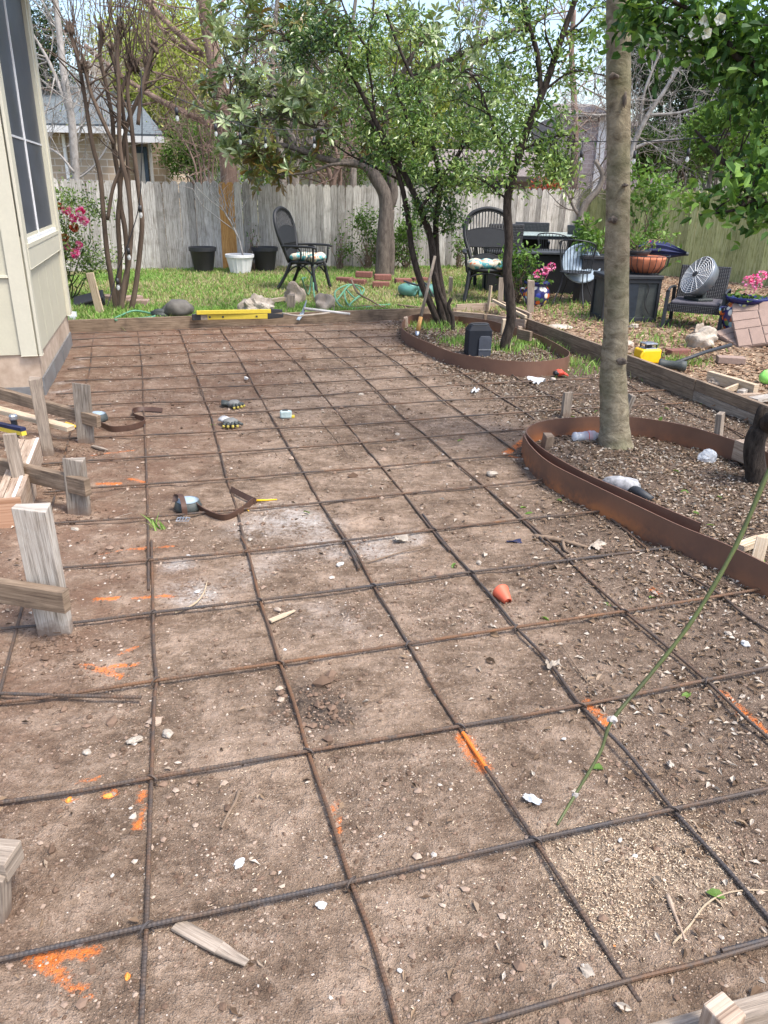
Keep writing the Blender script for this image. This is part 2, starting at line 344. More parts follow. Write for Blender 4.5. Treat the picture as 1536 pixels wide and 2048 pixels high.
def mosaic(name):
    m, nt, b = newmat(name); tc = N(nt, 'TexCoord').outputs['Object']
    vo = N(nt, 'TexVoronoi', Scale=15); nt.links.new(tc, vo.inputs[0])
    sp = N(nt, 'SeparateColor'); nt.links.new(vo.outputs['Color'], sp.inputs[0])
    col = ramp(nt, sp.outputs[0], [(0, (.55, .12, .03)), (.2, (.75, .72, .65)), (.4, (.3, .5, .6)), (.5, (.65, .25, .04)), (.65, (.72, .7, .6)), (.8, (.1, .2, .08)), (.88, (.75, .6, .1)), (.95, (.03, .05, .3))])
    for e in nt.nodes: 
        if e.bl_idname == 'ShaderNodeValToRGB': e.color_ramp.interpolation = 'CONSTANT'
    ed = ramp(nt, vo.outputs['Distance'], [(.45, (0, 0, 0)), (.6, (1, 1, 1))])
    col = mixc(nt, ed, col, (.03, .03, .12)); nt.links.new(col, b.inputs['Base Color']); b.inputs['Roughness'].default_value = .2; return m
M['mosaic'] = mosaic('talavera_glaze')
def floral(name):
    m, nt, b = newmat(name); tc = N(nt, 'TexCoord').outputs['Object']
    n = N(nt, 'TexNoise', Scale=11, Detail=3); nt.links.new(tc, n.inputs[0]); sp = N(nt, 'SeparateColor'); nt.links.new(n.outputs['Color'], sp.inputs[0])
    col = ramp(nt, sp.outputs[0], [(0, (.06, .26, .28)), (.4, (.12, .33, .34)), (.47, (.5, .46, .36)), (.57, (.55, .5, .4)), (.62, (.6, .2, .1)), (.7, (.3, .4, .1))])
    for e in nt.nodes:
        if e.bl_idname == 'ShaderNodeValToRGB': e.color_ramp.interpolation = 'CONSTANT'
    nt.links.new(col, b.inputs['Base Color']); b.inputs['Roughness'].default_value = .9; return m
M['floral'] = floral('floral_fabric')
def edgemat():
    m, nt, b = newmat('rusty_edging_steel'); tc = N(nt, 'TexCoord').outputs['Object']
    n = noise(nt, tc, 3, 5, .6); n2 = noise(nt, tc, 40, 4, .7)
    col = ramp(nt, n, [(.3, (.12, .06, .04)), (.6, (.165, .085, .055)), (.8, (.20, .10, .06))])
    f = math_(nt, 'MULTIPLY', attr(nt, 'tone'), ramp(nt, math_(nt, 'ADD', n, math_(nt, 'MULTIPLY', n2, .25)), [(.5, (0, 0, 0)), (.68, (1, 1, 1))]))
    col = mixc(nt, math_(nt, 'MULTIPLY', f, .8), col, (.5, .17, .05)); nt.links.new(col, b.inputs['Base Color']); b.inputs['Roughness'].default_value = .6
    bump(nt, b, n2, .2, .002); return m
M['edging'] = edgemat()

# ------------------------------------------------------------------ ground
def smooth(a, b, x): t = np.clip((x-a)/(b-a), 0, 1); return t*t*(3-2*t)
rf = [G(1052, 636.5, .175), G(1201, 692, .175), G(1390, 759, .175), G(1536, 814, .175)]
RL0, RL1 = rf[0][:2], rf[3][:2]                         # right form line
fb = [G(133, 666), G(512, 653), G(798, 640)]; FL0, FL1 = fb[0][:2], fb[2][:2]
def side(p0, p1, x, y):
    d = (p1-p0)/np.linalg.norm(p1-p0); return (x-p0[0])*(-d[1])+(y-p0[1])*d[0]
def vnoise(x, y, s, seed):
    rg = np.random.default_rng(seed); k = rg.normal(size=(10, 2))*s; ph = rg.random(10)*7
    return sum(np.sin(x*k[i, 0]+y*k[i, 1]+ph[i]) for i in range(10))/4.5
def outside(x, y):
    a = smooth(.0, .08, side(FL0, FL1, x, y)-.03); b = smooth(.0, .08, side(RL0, RL1, x, y)*1.-.03)
    return np.maximum(a, b)
if side(RL0, RL1, 6, 7) < 0: RL0, RL1 = RL1, RL0
if side(FL0, FL1, 0, 20) < 0: FL0, FL1 = FL1, FL0
bed1 = [G(x, y, .13)[:2] for x, y in ((820,668),(864,688),(908,705),(975,717),(1041,723),(1085,722),(1130,715),(1138,707),(1130,697),(1085,673),(1041,658),(1003,647),(975,640),(917,633),(860,628),(825,630),(806,642),(806,655))]
bed2in = [G(x, y, .14)[:2] for x, y in ((1400,1045),(1330,1015),(1250,980),(1170,945),(1095,903),(1062,878),(1054,862),(1070,847),(1110,838),(1170,834),(1240,834),(1300,838),(1380,853),(1480,882),(1600,930),(1600,1130))]
def inpoly(x, y, P):
    c = np.zeros(np.shape(x), bool); n = len(P)
    for i in range(n):
        x0, y0 = P[i]; x1, y1 = P[(i+1) % n]
        m = ((y0 > y) != (y1 > y)); c ^= m & (x < (x1-x0)*(y-y0)/((y1-y0)+1e-12)+x0)
    return c
_rg = np.random.default_rng(77); DENT = [(_rg.uniform(-2.2, 2.4), _rg.uniform(1.1, 8.5), _rg.uniform(.05, .09), _rg.uniform(.11, .17), _rg.uniform(0, 3.1), _rg.uniform(-.02, .008)) for _ in range(150)]+[(G(640, 1412)[0], G(640, 1412)[1], .12, .09, 0, -.012)]
def dents(x, y):
    h = 0*x
    for (cx, cy, a, b, t, d) in DENT:
        u = (x-cx)*math.cos(t)+(y-cy)*math.sin(t); v = -(x-cx)*math.sin(t)+(y-cy)*math.cos(t); h = h+d*np.exp(-np.clip((u/a)**2+(v/b)**2, 0, 30)**1.6)
    return h
def hgt(x, y):
    o = outside(x, y)
    h = .006*vnoise(x, y, 5, 1)+.004*vnoise(x, y, 14, 2)+.0025*vnoise(x, y, 34, 3)
    h = h*1.25+dents(x, y)+o*(ZO+.01*vnoise(x, y, 1.5, 4))
    return h+.02*inpoly(x, y, bed1)+.015*inpoly(x, y, bed2in)
def grid1(parts):
    out = []
    for a, b, s in parts: out.append(np.arange(a, b, s))
    return np.unique(np.round(np.concatenate(out), 5))
gx = np.concatenate([-np.geomspace(3.7, 120, 40)[::-1], np.arange(-3.6, 3.6, .02), np.geomspace(3.7, 120, 40)])
gy = np.concatenate([np.linspace(-12, .5, 20), np.arange(.6, 6, .018), np.arange(6, 10.6, .03), np.geomspace(10.7, 160, 60)])
XX, YY = np.meshgrid(gx, gy); fx, fy = XX.ravel(), YY.ravel()
hz = hgt(fx, fy)
# pixel coordinates of each ground vertex, only used to lay out the real stains surveyed from the photo
def seg_mask(segs, soft=1.0):
    m = np.zeros(len(fx))
    for (x0, y0, x1, y1, w, a) in segs:
        p0, p1 = G(x0, y0)[:2], G(x1, y1)[:2]; pm = (p0+p1)/2; r = w/ppm((*pm, 0))/2*1.3
        rv = r*2.0
        d = p1-p0; L2 = d@d+1e-9; sel = (np.abs(fx-pm[0]) < 1.2) & (np.abs(fy-pm[1]) < 1.2)
        X, Y = fx[sel], fy[sel]; t = np.clip(((X-p0[0])*d[0]+(Y-p0[1])*d[1])/L2, 0, 1)
        dist = np.hypot(X-p0[0]-t*d[0], Y-p0[1]-t*d[1])
        m[sel] = np.maximum(m[sel], a*(1-smooth(r*.35, rv, dist)))
    return m
paint = seg_mask([(60,1912,185,1903,17,1),(75,1915,130,1962,20,1),(130,1960,150,1985,9,.8),(160,1978,185,1998,12,.9),(165,1330,240,1352,12,1),(180,1338,275,1328,8,1),(240,1308,270,1292,8,.8),
 (190,1201,235,1197,8,1),(265,1196,350,1194,7,.9),(200,1105,260,1098,6,.7),(260,1098,350,1092,6,.8),(195,965,240,967,8,.9),(262,957,290,964,8,.9),(185,910,270,900,7,.6),(220,1590,221,1591,15,1),(138,1602,139,1603,13,.9),
 (150,1568,200,1556,8,.8),(283,1575,286,1640,8,.8),(278,1645,279,1656,12,.9),(664,1602,678,1640,8,.8),(672,1650,680,1668,9,.9),(925,1475,968,1532,22,.95),(1172,1406,1215,1442,14,.9),(1445,1380,1490,1420,12,.8),(1490,1420,1530,1455,14,.95),
 (1305,1178,1315,1186,12,.8),(1015,905,1055,877,12,.8),(1100,880,1060,855,10,.6),(1350,880,1400,895,12,.9),(1365,865,1372,880,8,1),(1010,905,1035,915,10,.8),(1050,905,1150,985,8,.7),(1180,1005,1260,1048,8,.8),(830,655,870,652,8,.7),(905,645,930,648,8,.7),(1000,670,1060,690,8,.7)])
dust = seg_mask([(560,1030,620,1050,70,.9),(350,1130,360,1130,40,.8),(375,1180,390,1190,55,.9),(640,1090,760,1100,60,.6),(500,1060,540,1060,60,.6),(470,1160,560,1110,50,.35),(700,1090,820,1075,40,.6),(630,1225,680,1240,70,.25),(130,765,145,763,20,1),(150,735,160,733,18,1),(118,784,135,782,20,1),(160,718,170,716,14,1),(112,812,125,812,12,.8)])
saw = seg_mask([(1170,1720,1400,1740,140,.6),(1300,1680,1380,1720,110,.6),(1150,1760,1260,1860,60,.5),(1120,1850,1180,1880,50,.5),(900,1820,960,1800,60,.3)])
ash = seg_mask([(600,1400,660,1430,70,.9),(560,1440,590,1420,30,.6),(640,1085,720,1120,18,.3)])
# dark leafy soil to the right, under the trees
edge = [G(830, 690), G(850, 740), G(960, 800), G(1060, 950), G(1080, 1040), G(1150, 1180), G(1240, 1330), G(1536, 1600)]
ex = np.interp(fy, [e[1] for e in edge][::-1], [e[0] for e in edge][::-1])
hum = smooth(-.35, .5, fx-ex+.25*vnoise(fx, fy, 3, 9))*(1-outside(fx, fy))
hum = np.maximum(hum, np.where(inpoly(fx, fy, bed1) | inpoly(fx, fy, bed2in), .9, 0)); hum = np.maximum(hum, ash)
out_ = outside(fx, fy)
lawn = out_*smooth(.9, .1, fx-(1.0+.25*vnoise(fx, fy, 1.2, 5))-np.clip(fy-11, 0, 3)*.35)
lawn = np.clip(lawn, 0, 1)
gm = MB(); ny, nx = XX.shape
ii = (np.arange(ny-1)[:, None]*nx+np.arange(nx-1)[None, :]).ravel()
gm.add(np.stack([fx, fy, hz], -1), np.stack([ii, ii+1, ii+nx+1, ii+nx], -1))
def groundmat():
    m, nt, b = newmat('ground_soil'); P = N(nt, 'TexCoord').outputs['Object']
    n1 = noise(nt, P, 1.1, 4, .6, .5); n2 = noise(nt, P, 6.5, 6, .65, .3); n3 = noise(nt, P, 48, 6, .75)
    mp = N(nt, 'Mapping'); mp.inputs['Scale'].default_value = (5.5, 12, 5); mp.inputs['Rotation'].default_value = (0, 0, rad(-17)); nt.links.new(P, mp.inputs[0]); n4 = noise(nt, mp.outputs[0], 1., 5, .6, 1.2)
    s = math_(nt, 'ADD', math_(nt, 'ADD', math_(nt, 'MULTIPLY', n1, .25), math_(nt, 'MULTIPLY', n2, .3)), math_(nt, 'ADD', math_(nt, 'MULTIPLY', n3, .25), math_(nt, 'MULTIPLY', n4, .25)))
    col = ramp(nt, s, [(.39, (.070, .044, .030)), (.46, (.15, .102, .070)), (.53, (.265, .19, .135)), (.62, (.43, .32, .24))])
    n5 = noise(nt, P, 19, 5, .7, .4)
    col = mixc(nt, math_(nt, 'MULTIPLY', attr(nt, 'crumb'), ramp(nt, n5, [(.35, (.75,)*3), (.65, (.1,)*3)])), col, (.115, .083, .061))
    col = mixc(nt, ramp(nt, n5, [(.55, (0, 0, 0)), (.7, (.5,)*3)]), col, (.44, .335, .26))
    hu = attr(nt, 'hum'); hf = math_(nt, 'MULTIPLY', hu, math_(nt, 'MULTIPLY_ADD', n2, .7, .35))
    col = mixc(nt, hf, col, ramp(nt, n3, [(.35, (.05, .036, .028)), (.6, (.13, .095, .072))]))
    # soil crumbs / grit
    for sc, th, c, am in ((95, .26, (.40, .31, .24), .8), (150, .3, (.10, .065, .047), .6), (230, .28, (.45, .37, .3), .6)):
        vo = N(nt, 'TexVoronoi', Scale=sc); nt.links.new(P, vo.inputs[0]); sp = N(nt, 'SeparateColor'); nt.links.new(vo.outputs['Color'], sp.inputs[0])
        sel = math_(nt, 'GREATER_THAN', math_(nt, 'ADD', sp.outputs[0], math_(nt, 'MULTIPLY', n2, .5)), 1.05)
        d = math_(nt, 'LESS_THAN', vo.outputs['Distance'], th)
        col = mixc(nt, math_(nt, 'MULTIPLY', math_(nt, 'MULTIPLY', sel, d), am), col, c)
        last = vo.outputs['Distance']
    du = math_(nt, 'MULTIPLY', attr(nt, 'dust'), ramp(nt, math_(nt, 'ADD', math_(nt, 'MULTIPLY', n2, .5), math_(nt, 'MULTIPLY', n3, .5)), [(.42, (0, 0, 0)), (.6, (1, 1, 1))]))
    col = mixc(nt, math_(nt, 'MULTIPLY', du, .8), col, (.58, .55, .52))
    sw = math_(nt, 'MULTIPLY', attr(nt, 'saw'), ramp(nt, n3, [(.42, (0, 0, 0)), (.58, (1, 1, 1))]))
    col = mixc(nt, math_(nt, 'MULTIPLY', sw, .7), col, (.52, .41, .3))
    as_ = math_(nt, 'MULTIPLY', attr(nt, 'ash'), ramp(nt, n3, [(.35, (1, 1, 1)), (.6, (0, 0, 0))]))
    col = mixc(nt, as_, col, (.035, .03, .028))
    lw = attr(nt, 'lawn'); col = mixc(nt, lw, col, ramp(nt, n2, [(.4, (.13, .13, .055)), (.6, (.32, .27, .16))]))
    ch = attr(nt, 'chips'); col = mixc(nt, ch, col, ramp(nt, n3, [(.3, (.17, .11, .075)), (.6, (.38, .28, .19))]))
    col = mixc(nt, math_(nt, 'MULTIPLY', attr(nt, 'red'), ramp(nt, n2, [(.38, (.8,)*3), (.62, (.15,)*3)])), col, (.20, .115, .078))
    pf = attr(nt, 'paint'); pn = noise(nt, P, 90, 4, .8); pn2 = noise(nt, P, 14, 3, .6)
    pk = math_(nt, 'ADD', pf, math_(nt, 'MULTIPLY_ADD', pn, 2.2, -1.22)); pk = math_(nt, 'ADD', pk, math_(nt, 'MULTIPLY_ADD', pn2, 1.2, -.72))
    pk = math_(nt, 'MULTIPLY', ramp(nt, pk, [(.12, (0, 0, 0)), (.75, (1, 1, 1))]), math_(nt, 'GREATER_THAN', pf, .02))
    col = mixc(nt, math_(nt, 'MULTIPLY', pk, .85), col, (.80, .21, .04))
    nt.links.new(col, b.inputs['Base Color']); b.inputs['Roughness'].default_value = .95; b.inputs['Specular IOR Level'].default_value = .15
    hgt_ = math_(nt, 'ADD', math_(nt, 'MULTIPLY', n3, .35), math_(nt, 'ADD', math_(nt, 'MULTIPLY', n2, .9), math_(nt, 'MULTIPLY', n5, .8))); hgt_ = math_(nt, 'ADD', hgt_, math_(nt, 'MULTIPLY', last, -.12))
    bump(nt, b, hgt_, 1., .032); return m
M['ground'] = groundmat()
ground = gm.build('ground', M['ground'], smooth=True); ground['kind'] = 'structure'
crumb = np.clip(.45+.4*vnoise(fx, fy, 6, 21)+.25*vnoise(fx, fy, 17, 22), 0, 1)
red = smooth(-.7, -1.25, fx+.2*vnoise(fx, fy, 2, 51))*(1-out_)*.8+.35*smooth(7.2, 8.6, fy)*(1-out_)
for nm, arr in (('red', red), ('crumb', crumb), ('paint', paint), ('dust', dust), ('saw', saw), ('ash', ash), ('hum', hum), ('lawn', lawn), ('chips', np.clip(out_-lawn, 0, 1))):
    ground.data.attributes.new(nm, 'FLOAT', 'POINT').data.foreach_set('value', arr.astype(np.float32))

# ------------------------------------------------------------------ scatter helpers
def cards(P, D, Nn, L, W, tone, fold=.25, curl=0., shape=4):
    """leaf cards: P base, D direction, Nn normal -> MB chunk arrays (folded diamond / six-point leaf)"""
    n = len(P); D = D/np.linalg.norm(D, axis=1)[:, None]; S = np.cross(D, Nn); S /= np.linalg.norm(S, axis=1)[:, None]+1e-9; U = np.cross(S, D)
    L = np.broadcast_to(L, n)[:, None]; W = np.broadcast_to(W, n)[:, None]
    if shape == 4:
        a = P; b = P+D*L*.45+S*W/2+U*W*fold; c = P+D*L-U*L*curl; d = P+D*L*.45-S*W/2+U*W*fold
        v = np.stack([a, b, c, d], 1).reshape(-1, 3); k = np.arange(n)*4
        f = np.concatenate([np.stack([k, k+1, k+2], -1), np.stack([k, k+2, k+3], -1)]); return v, f, np.repeat(tone, 4)
    a = P; b = P+D*L*.3+S*W*.42+U*W*fold; c = P+D*L*.68+S*W*.46+U*(W*fold-L*curl*.3); d = P+D*L-U*L*curl
    e = P+D*L*.68-S*W*.46+U*(W*fold-L*curl*.3); g = P+D*L*.3-S*W*.42+U*W*fold; mm = P+D*L*.5
    v = np.stack([a, b, c, d, e, g, mm], 1).reshape(-1, 3); k = np.arange(n)*7
    f = np.concatenate([np.stack([k, k+1, k+6], -1), np.stack([k+1, k+2, k+6], -1), np.stack([k+2, k+3, k+6], -1), np.stack([k+3, k+4, k+6], -1), np.stack([k+4, k+5, k+6], -1), np.stack([k+5, k, k+6], -1)])
    return v, f, np.repeat(tone, 7)
def rdir(n): d = RNG.normal(size=(n, 3)); return d/np.linalg.norm(d, axis=1)[:, None]
# ------------------------------------------------------------------ own house (left)
c0 = G(89, 790); c1 = G(143, 690); hB = unit(c1-c0); hA = -unit(np.cross(hB, Z)); LB = np.linalg.norm(c1-c0)
if hA[0] > 0: hA = -hA
hn = -hA                                                     # outward normal of the window wall
HH = 3.1
house = thing('house', 'cream painted house corner with tall screened window, at the left edge of the slab pit', 'house', tuple(c0))
def HP(s, o, z): return hB*s+hn*o+Z*z                        # along wall B, outward, up (local to house)
def HA(s, o, z): return hA*s-hB*o+Z*z                        # along wall A (going left), outward toward camera
mb = MB()
def slabbox(mb, f, s0, s1, o0, o1, z0, z1, tone=.5, mi=0):
    q = [f(s, o, z) for z in (z0, z1) for s, o in ((s0, o0), (s1, o0), (s1, o1), (s0, o1))]
    fs = [(0, 1, 2, 3), (4, 5, 6, 7), (0, 1, 5, 4), (1, 2, 6, 5), (2, 3, 7, 6), (3, 0, 4, 7)]
    co = [(s, o, z) for z in (z0, z1) for s, o in ((s0, o0), (s1, o0), (s1, o1), (s0, o1))]
    uv = []
    for fc in fs:
        for i in fc: uv.append((co[i][2], co[i][0]+co[i][1]))
    mb.add(q, fs, uv, tone, mi)
fnd = MB(); slabbox(fnd, HP, 0, LB, -4, 0, -.3, .33); fnd.build('foundation', M['concrete'], house)
wl = MB(); slabbox(wl, HP, -.012, LB+.01, -4, .012, .318, 1.16); slabbox(wl, HP, -.012, LB+.01, -4, -.02, 1.16, HH)
for k in range(1, 11):                                       # board battens / grooves
    slabbox(wl, HA, .25+k*.2, .254+k*.2, .012, .0135, .32, .87)
for k in range(1, 4): slabbox(wl, HP, .05+k*.45, .054+k*.45, .012, .0135, .32, .93)
wl.build('siding_wall', M['siding'], house)
tr = MB()
slabbox(tr, HA, .0, .115, .012, .034, .31, HH); slabbox(tr, HP, -.034, .045, .012, .032, .311, HH)
slabbox(tr, HP, LB-.13, LB+.02, .012, .045, .312, HH); slabbox(tr, HP, .045, LB-.13, .012, .036, .93, 1.075)
slabbox(tr, HA, .115, 3.5, .012, .03, .88, .895)
tr.build('trim', M['trim'], house, bevel=.003)
wn = MB(); slabbox(wn, HP, .06, .13, -.02, .03, 1.1, HH); slabbox(wn, HP, 1.86, 1.95, -.02, .034, 1.1, HH); slabbox(wn, HP, .06, 1.95, -.02, .041, 1.076, 1.105); slabbox(wn, HP, 1.95, LB-.13, -.02, .012, 1.09, HH)
win = wn.build('window', M['trim'], house)
sc_ = MB(); slabbox(sc_, HP, .13, 1.86, -.015, .004, 1.105, HH); sc_.build('screen', M['screen'], win)
ml = MB(); slabbox(ml, HP, .865, .883, .004, .016, 1.105, HH, 0.8); slabbox(ml, HP, .13, 1.86, .004, .010, 1.82, 1.835, .2)
slabbox(ml, HP, .14, 1.85, .005, .03, 1.105, 1.135, .9); ml.build('mullion', M['whitepaint'], win)
fl = MB(); slabbox(fl, HP, .0, LB-.02, .001, .014, -.05, .135); slabbox(fl, HA, .0, 2.2, .001, .014, -.05, .07)
for k in (2, 5): s = .15+k*.22; fl.beam(HP(s, .014, .0), HP(s+.01, .016, .13), .012, .006)
fl.build('foundation_membrane', M['plastic_sheet'], house)
rfm = MB(); slabbox(rfm, HP, -.5, LB+.4, -4.3, .35, HH, HH+.16); rfm.build('roof', M['shingle'], house)

# ------------------------------------------------------------------ fences
def fence(name, p0, p1, h, mat, label, seed, skip=None, wpk=.138):
    p0, p1 = V(*p0), V(*p1); L = np.linalg.norm(p1-p0); d = (p1-p0)/L; nrm = np.cross(d, Z)
    if nrm@(V(0, 0, 0)-p0) < 0: nrm = -nrm
    t = thing(name, label, 'fence', tuple(p0)); rg = np.random.default_rng(seed); mb = MB(); nw = MB(); x = 0
    while x < L:
        w_ = wpk*(.93+.12*rg.random()); hh = h+rg.normal()*.006+.008*math.sin(x*1.7); z0 = -.05+rg.random()*.03; ln = rg.normal()*.006; ins = rg.random()*.015
        isnew = skip and skip[0] < x < skip[1]; tgt = nw if isnew else mb
        prof = [(0, z0), (w_, z0), (w_, hh-.05), (w_*.72, hh), (w_*.28, hh), (0, hh-.05)]
        fr = [p0*0+d*(x+a+ln*b)+Z*b+nrm*(.02+ins) for a, b in prof]; bk = [q-nrm*.018 for q in fr]
        vs_ = np.array(fr+bk); u0 = rg.random()*40; 
        uv = lambda idx: [(vs_[i][2]+u0, (vs_[i]@d)+u0*.3) for i in idx]
        tn = np.clip(rg.normal(.55, .27), .05, 1)
        f6 = [0, 1, 2, 3, 4, 5]; n0 = tgt.n
        tgt.add(vs_, [(0, 1, 7, 6), (1, 2, 8, 7), (2, 3, 9, 8), (3, 4, 10, 9), (4, 5, 11, 10), (5, 0, 6, 11)], [q for fc in [(0, 1, 7, 6), (1, 2, 8, 7), (2, 3, 9, 8), (3, 4, 10, 9), (4, 5, 11, 10), (5, 0, 6, 11)] for q in uv(fc)], tn)
        tgt.L.append(np.array(f6)+n0); tgt.S.append(np.array([6])); tgt.U.append(np.array(uv(f6))); tgt.M.append(np.array([0]))
        x += w_+.0005+.003*rg.random()*(rg.random() < .4)
    mb.build('picket_panel', mat, t)
    if skip: o = nw.build('picket_panel', M['picket_new'], t); o['label'] = 'pair of new orange-brown replacement pickets'
    rl = MB()
    for z in (.35, 1.25): rl.beam(Z*z-nrm*.02, d*L+Z*z-nrm*.02, .09, .04, up=nrm)
    rl.build('rail', mat, t); return t
fA = GO(100, 541); fB = GO(1100, 530); fd = unit(fB-fA); fA2 = fA-fd*5
FC = GO(1300, 547); FD = GO(1540, 574); fd2 = unit(FD-FC); FE = FD+fd2*9
nn = np.array([[fd[0], -fd2[0]], [fd[1], -fd2[1]]]); sol = np.linalg.solve(nn, (FC-fA)[:2]); CORN = fA+fd*sol[0]
FH = AT(440, 364, GO(440, 544)[1])[2]-ZO
def along(X):                                                # arc position on back fence under image column X
    r_ = ray(X, 450)[:2]; A = np.array([[fd[0], -r_[0]], [fd[1], -r_[1]]]); return np.linalg.solve(A, -fA2[:2])[0]
s0, s1 = along(443), along(474)
fence('wooden_fence', fA2, CORN, FH+.0, M['picket'], 'weathered grey picket fence across the back of the yard with two new orange pickets', 3, (s0-.02, s1-.12))
fence('wooden_fence', CORN+fd2*.05, FE, FH+.02, M['picket_green'], 'mossy green picket fence running forward along the right side of the yard', 5)
def onfence(X, off=0.0, Y=450, back=False):                  # ground point in front (+off) of back fence at image column X
    p = fA2+fd*along(X); n_ = unit(np.cross(fd, Z)); n_ = n_ if n_@(-p) > 0 else -n_
    return p+n_*off

# ------------------------------------------------------------------ rebar grid
LAPX = []
def rebar(px, z, mat, label, ext0=0, ext1=0, dia=.0113, paint_rng=None):
    P = np.array([G(x, y, z) for x, y in px])
    if ext0: P = np.vstack([P[0]+unit(P[0]-P[1])*ext0, P])
    if ext1: P = np.vstack([P, P[-1]+unit(P[-1]-P[-2])*ext1])
    C_ = cr(P, 24); s = np.concatenate([[0], np.cumsum(np.linalg.norm(np.diff(C_, axis=0), axis=1))])
    near = min(np.hypot(C_[:, 0], C_[:, 1])) < 4.2
    st = .005 if near else .02; q = np.arange(0, s[-1], st); Q = np.stack([np.interp(q, s, C_[:, i]) for i in range(3)], -1)
    far_ = np.hypot(Q[:, 0], Q[:, 1]).min()
    r = np.full(len(q), dia/2)
    if near: r = r*(1+.10*np.where((np.arange(len(q)) % 2) == 0, 1, -1))
    tn = np.full(len(q), .5)
    if paint_rng:
        for (xa, xb) in paint_rng:
            D = Q-[0, 0, H]; zz = D@_f; X_ = 768+F*(D@CR)/zz; Y_ = 1024-F*(D@CU)/zz
            tn = np.where((X_ > xa[0]) & (X_ < xb[0]) & (Y_ > xa[1]) & (Y_ < xb[1]), 1., tn)
    mb = MB().tube(Q, r, 8 if near else 6, tn, ref=Z)
    o = mb.build('rebar', M[mat], smooth=not near); o['group'] = 'rebars of the slab grid'
    tag(o, label, 'rebar', 'rebars of the slab grid'); origin(o, Q[0]); return o, P
o_ = ['nearest', 'second', 'third', 'fourth', 'fifth', 'sixth', 'seventh', 'eighth', 'ninth', 'tenth', 'eleventh', 'twelfth', 'thirteenth', 'fourteenth', 'fifteenth', 'sixteenth', 'seventeenth', 'eighteenth', 'farthest']
TB = [
 [(930,2054),(1252,1962),(1400,1925),(1545,1882)],
 [(-20,1923),(140,1887),(293,1852),(480,1812),(702,1763),(880,1722),(1069,1679),(1200,1650),(1345,1618),(1550,1574)],
 [(-20,1608),(150,1583),(303,1555),(460,1529),(616,1502),(919,1452),(1161,1410),(1412,1360),(1550,1332)],
 [(-20,1407),(100,1393),(311,1361),(560,1325),(816,1287),(1032,1254),(1248,1222),(1443,1191),(1520,1178)],
 [(0,1258),(30,1255),(160,1244),(305,1225),(520,1200),(747,1171),(941,1144),(1137,1120),(1297,1100),(1347,1094)],
 [(60,1144),(130,1135),(299,1120),(491,1103),(689,1081),(867,1059),(1047,1038),(1212,1021)],
 [(95,1047),(297,1034),(474,1019),(641,1005),(807,987),(967,972),(1112,956),(1124,954)],
 [(85,985),(180,976),(294,968),(454,958),(608,945),(763,933),(905,919),(1045,907)],
 [(75,929),(160,922),(292,914),(441,905),(579,896),(723,885),(856,874),(978,864),(1049,858)],
 [(103,878),(290,870),(430,863),(557,856),(696,850),(814,841),(932,832),(1130,819),(1200,815),(1370,806)],
 [(101,841),(180,837),(289,833),(421,828),(536,822),(666,814),(780,808),(889,801),(1040,794),(1201,787),(1334,780)],
 [(117,813),(180,810),(287,805),(411,803),(523,797),(646,790),(754,781),(856,774),(959,768),(1080,762),(1215,755)],
 [(112,788),(180,784.6),(286,780),(402,775),(508,771),(627,765),(731,759),(830,753),(928,748),(960,745)],
 [(129,762),(200,759),(285,757),(393,751),(500,746),(608,740),(705,735),(866,726)],
 [(135,738.5),(180,735),(284,732),(382,727.6),(600,719),(842,708)],
 [(146,716),(182,714),(281,710),(376,705),(600,697),(812,692)],
 [(143,695),(185,692),(279,690),(369,686.5),(512,681),(805,671.5)],
 [(138,680),(188,677),(276,673),(400,669),(512,666),(792,658)],
 [(137,668),(275,661.7),(420,658),(600,652),(760,645)]]
TM = ['rebar_mid','rebar_dark','rebar_mid','rebar_rust','rebar_dark','rebar_mid']
for i, px in enumerate(TB):
    if i == 0: lb = 'nearest crosswise rebar, cutting the bottom right corner of the pad'
    elif i == 3: lb = 'orange-rusted crosswise rebar, fourth from the near end of the pad'
    elif i == len(TB)-1: lb = 'farthest crosswise rebar, lying against the far form board'
    else: lb = 'crosswise rebar, %s from the near end of the pad' % o_[i]
    o, P = rebar(px, .019, TM[i] if i < 6 else 'rebar_mid', lb)
    if i in (1, 2, 3, 4, 5):                                   # wire ties where the near bars cross
        inv = P-P[0]
        for j in range(1, len(P)-1):
            if (i, j) in ((1, 2), (1, 4), (1, 6), (1, 8), (2, 2), (2, 4), (2, 5), (2, 6), (2, 7), (3, 2), (3, 3), (3, 4), (3, 5), (3, 6), (4, 3), (4, 4), (4, 5), (4, 6), (4, 7), (5, 2), (5, 3), (5, 4), (5, 5)):
                tw = MB(); c = inv[j]; a = unit(P[j]-P[j-1]); s_ = np.cross(a, Z); rr = RNG.random()
                th = np.linspace(0, 2*math.pi*1.9, 26); dg = unit(a+s_*(.8 if rr > .5 else -.8))
                q = c+np.outer(np.cos(th)*.017, dg)+np.outer(np.sin(th)*.014, Z)-Z*.004+np.outer(th*.0006, s_)
                q = np.vstack([q, q[-1]+Z*.006+s_*.006, q[-1]+Z*.006+s_*.016+a*.004])
                tw.tube(q, .002, 5); tw.build('tie_wire', M['rebar_dark'], o)
rebar([(-20,1386),(100,1390),(285,1395)], .022, 'rebar_dark', 'short loose dark rebar at the left edge, crossing the orange-rusted bar')
rebar([(1443,1902),(1490,1890),(1550,1874)], .020, 'rebar_dark', 'short dark lap rebar tied beside the nearest crosswise bar at bottom right')
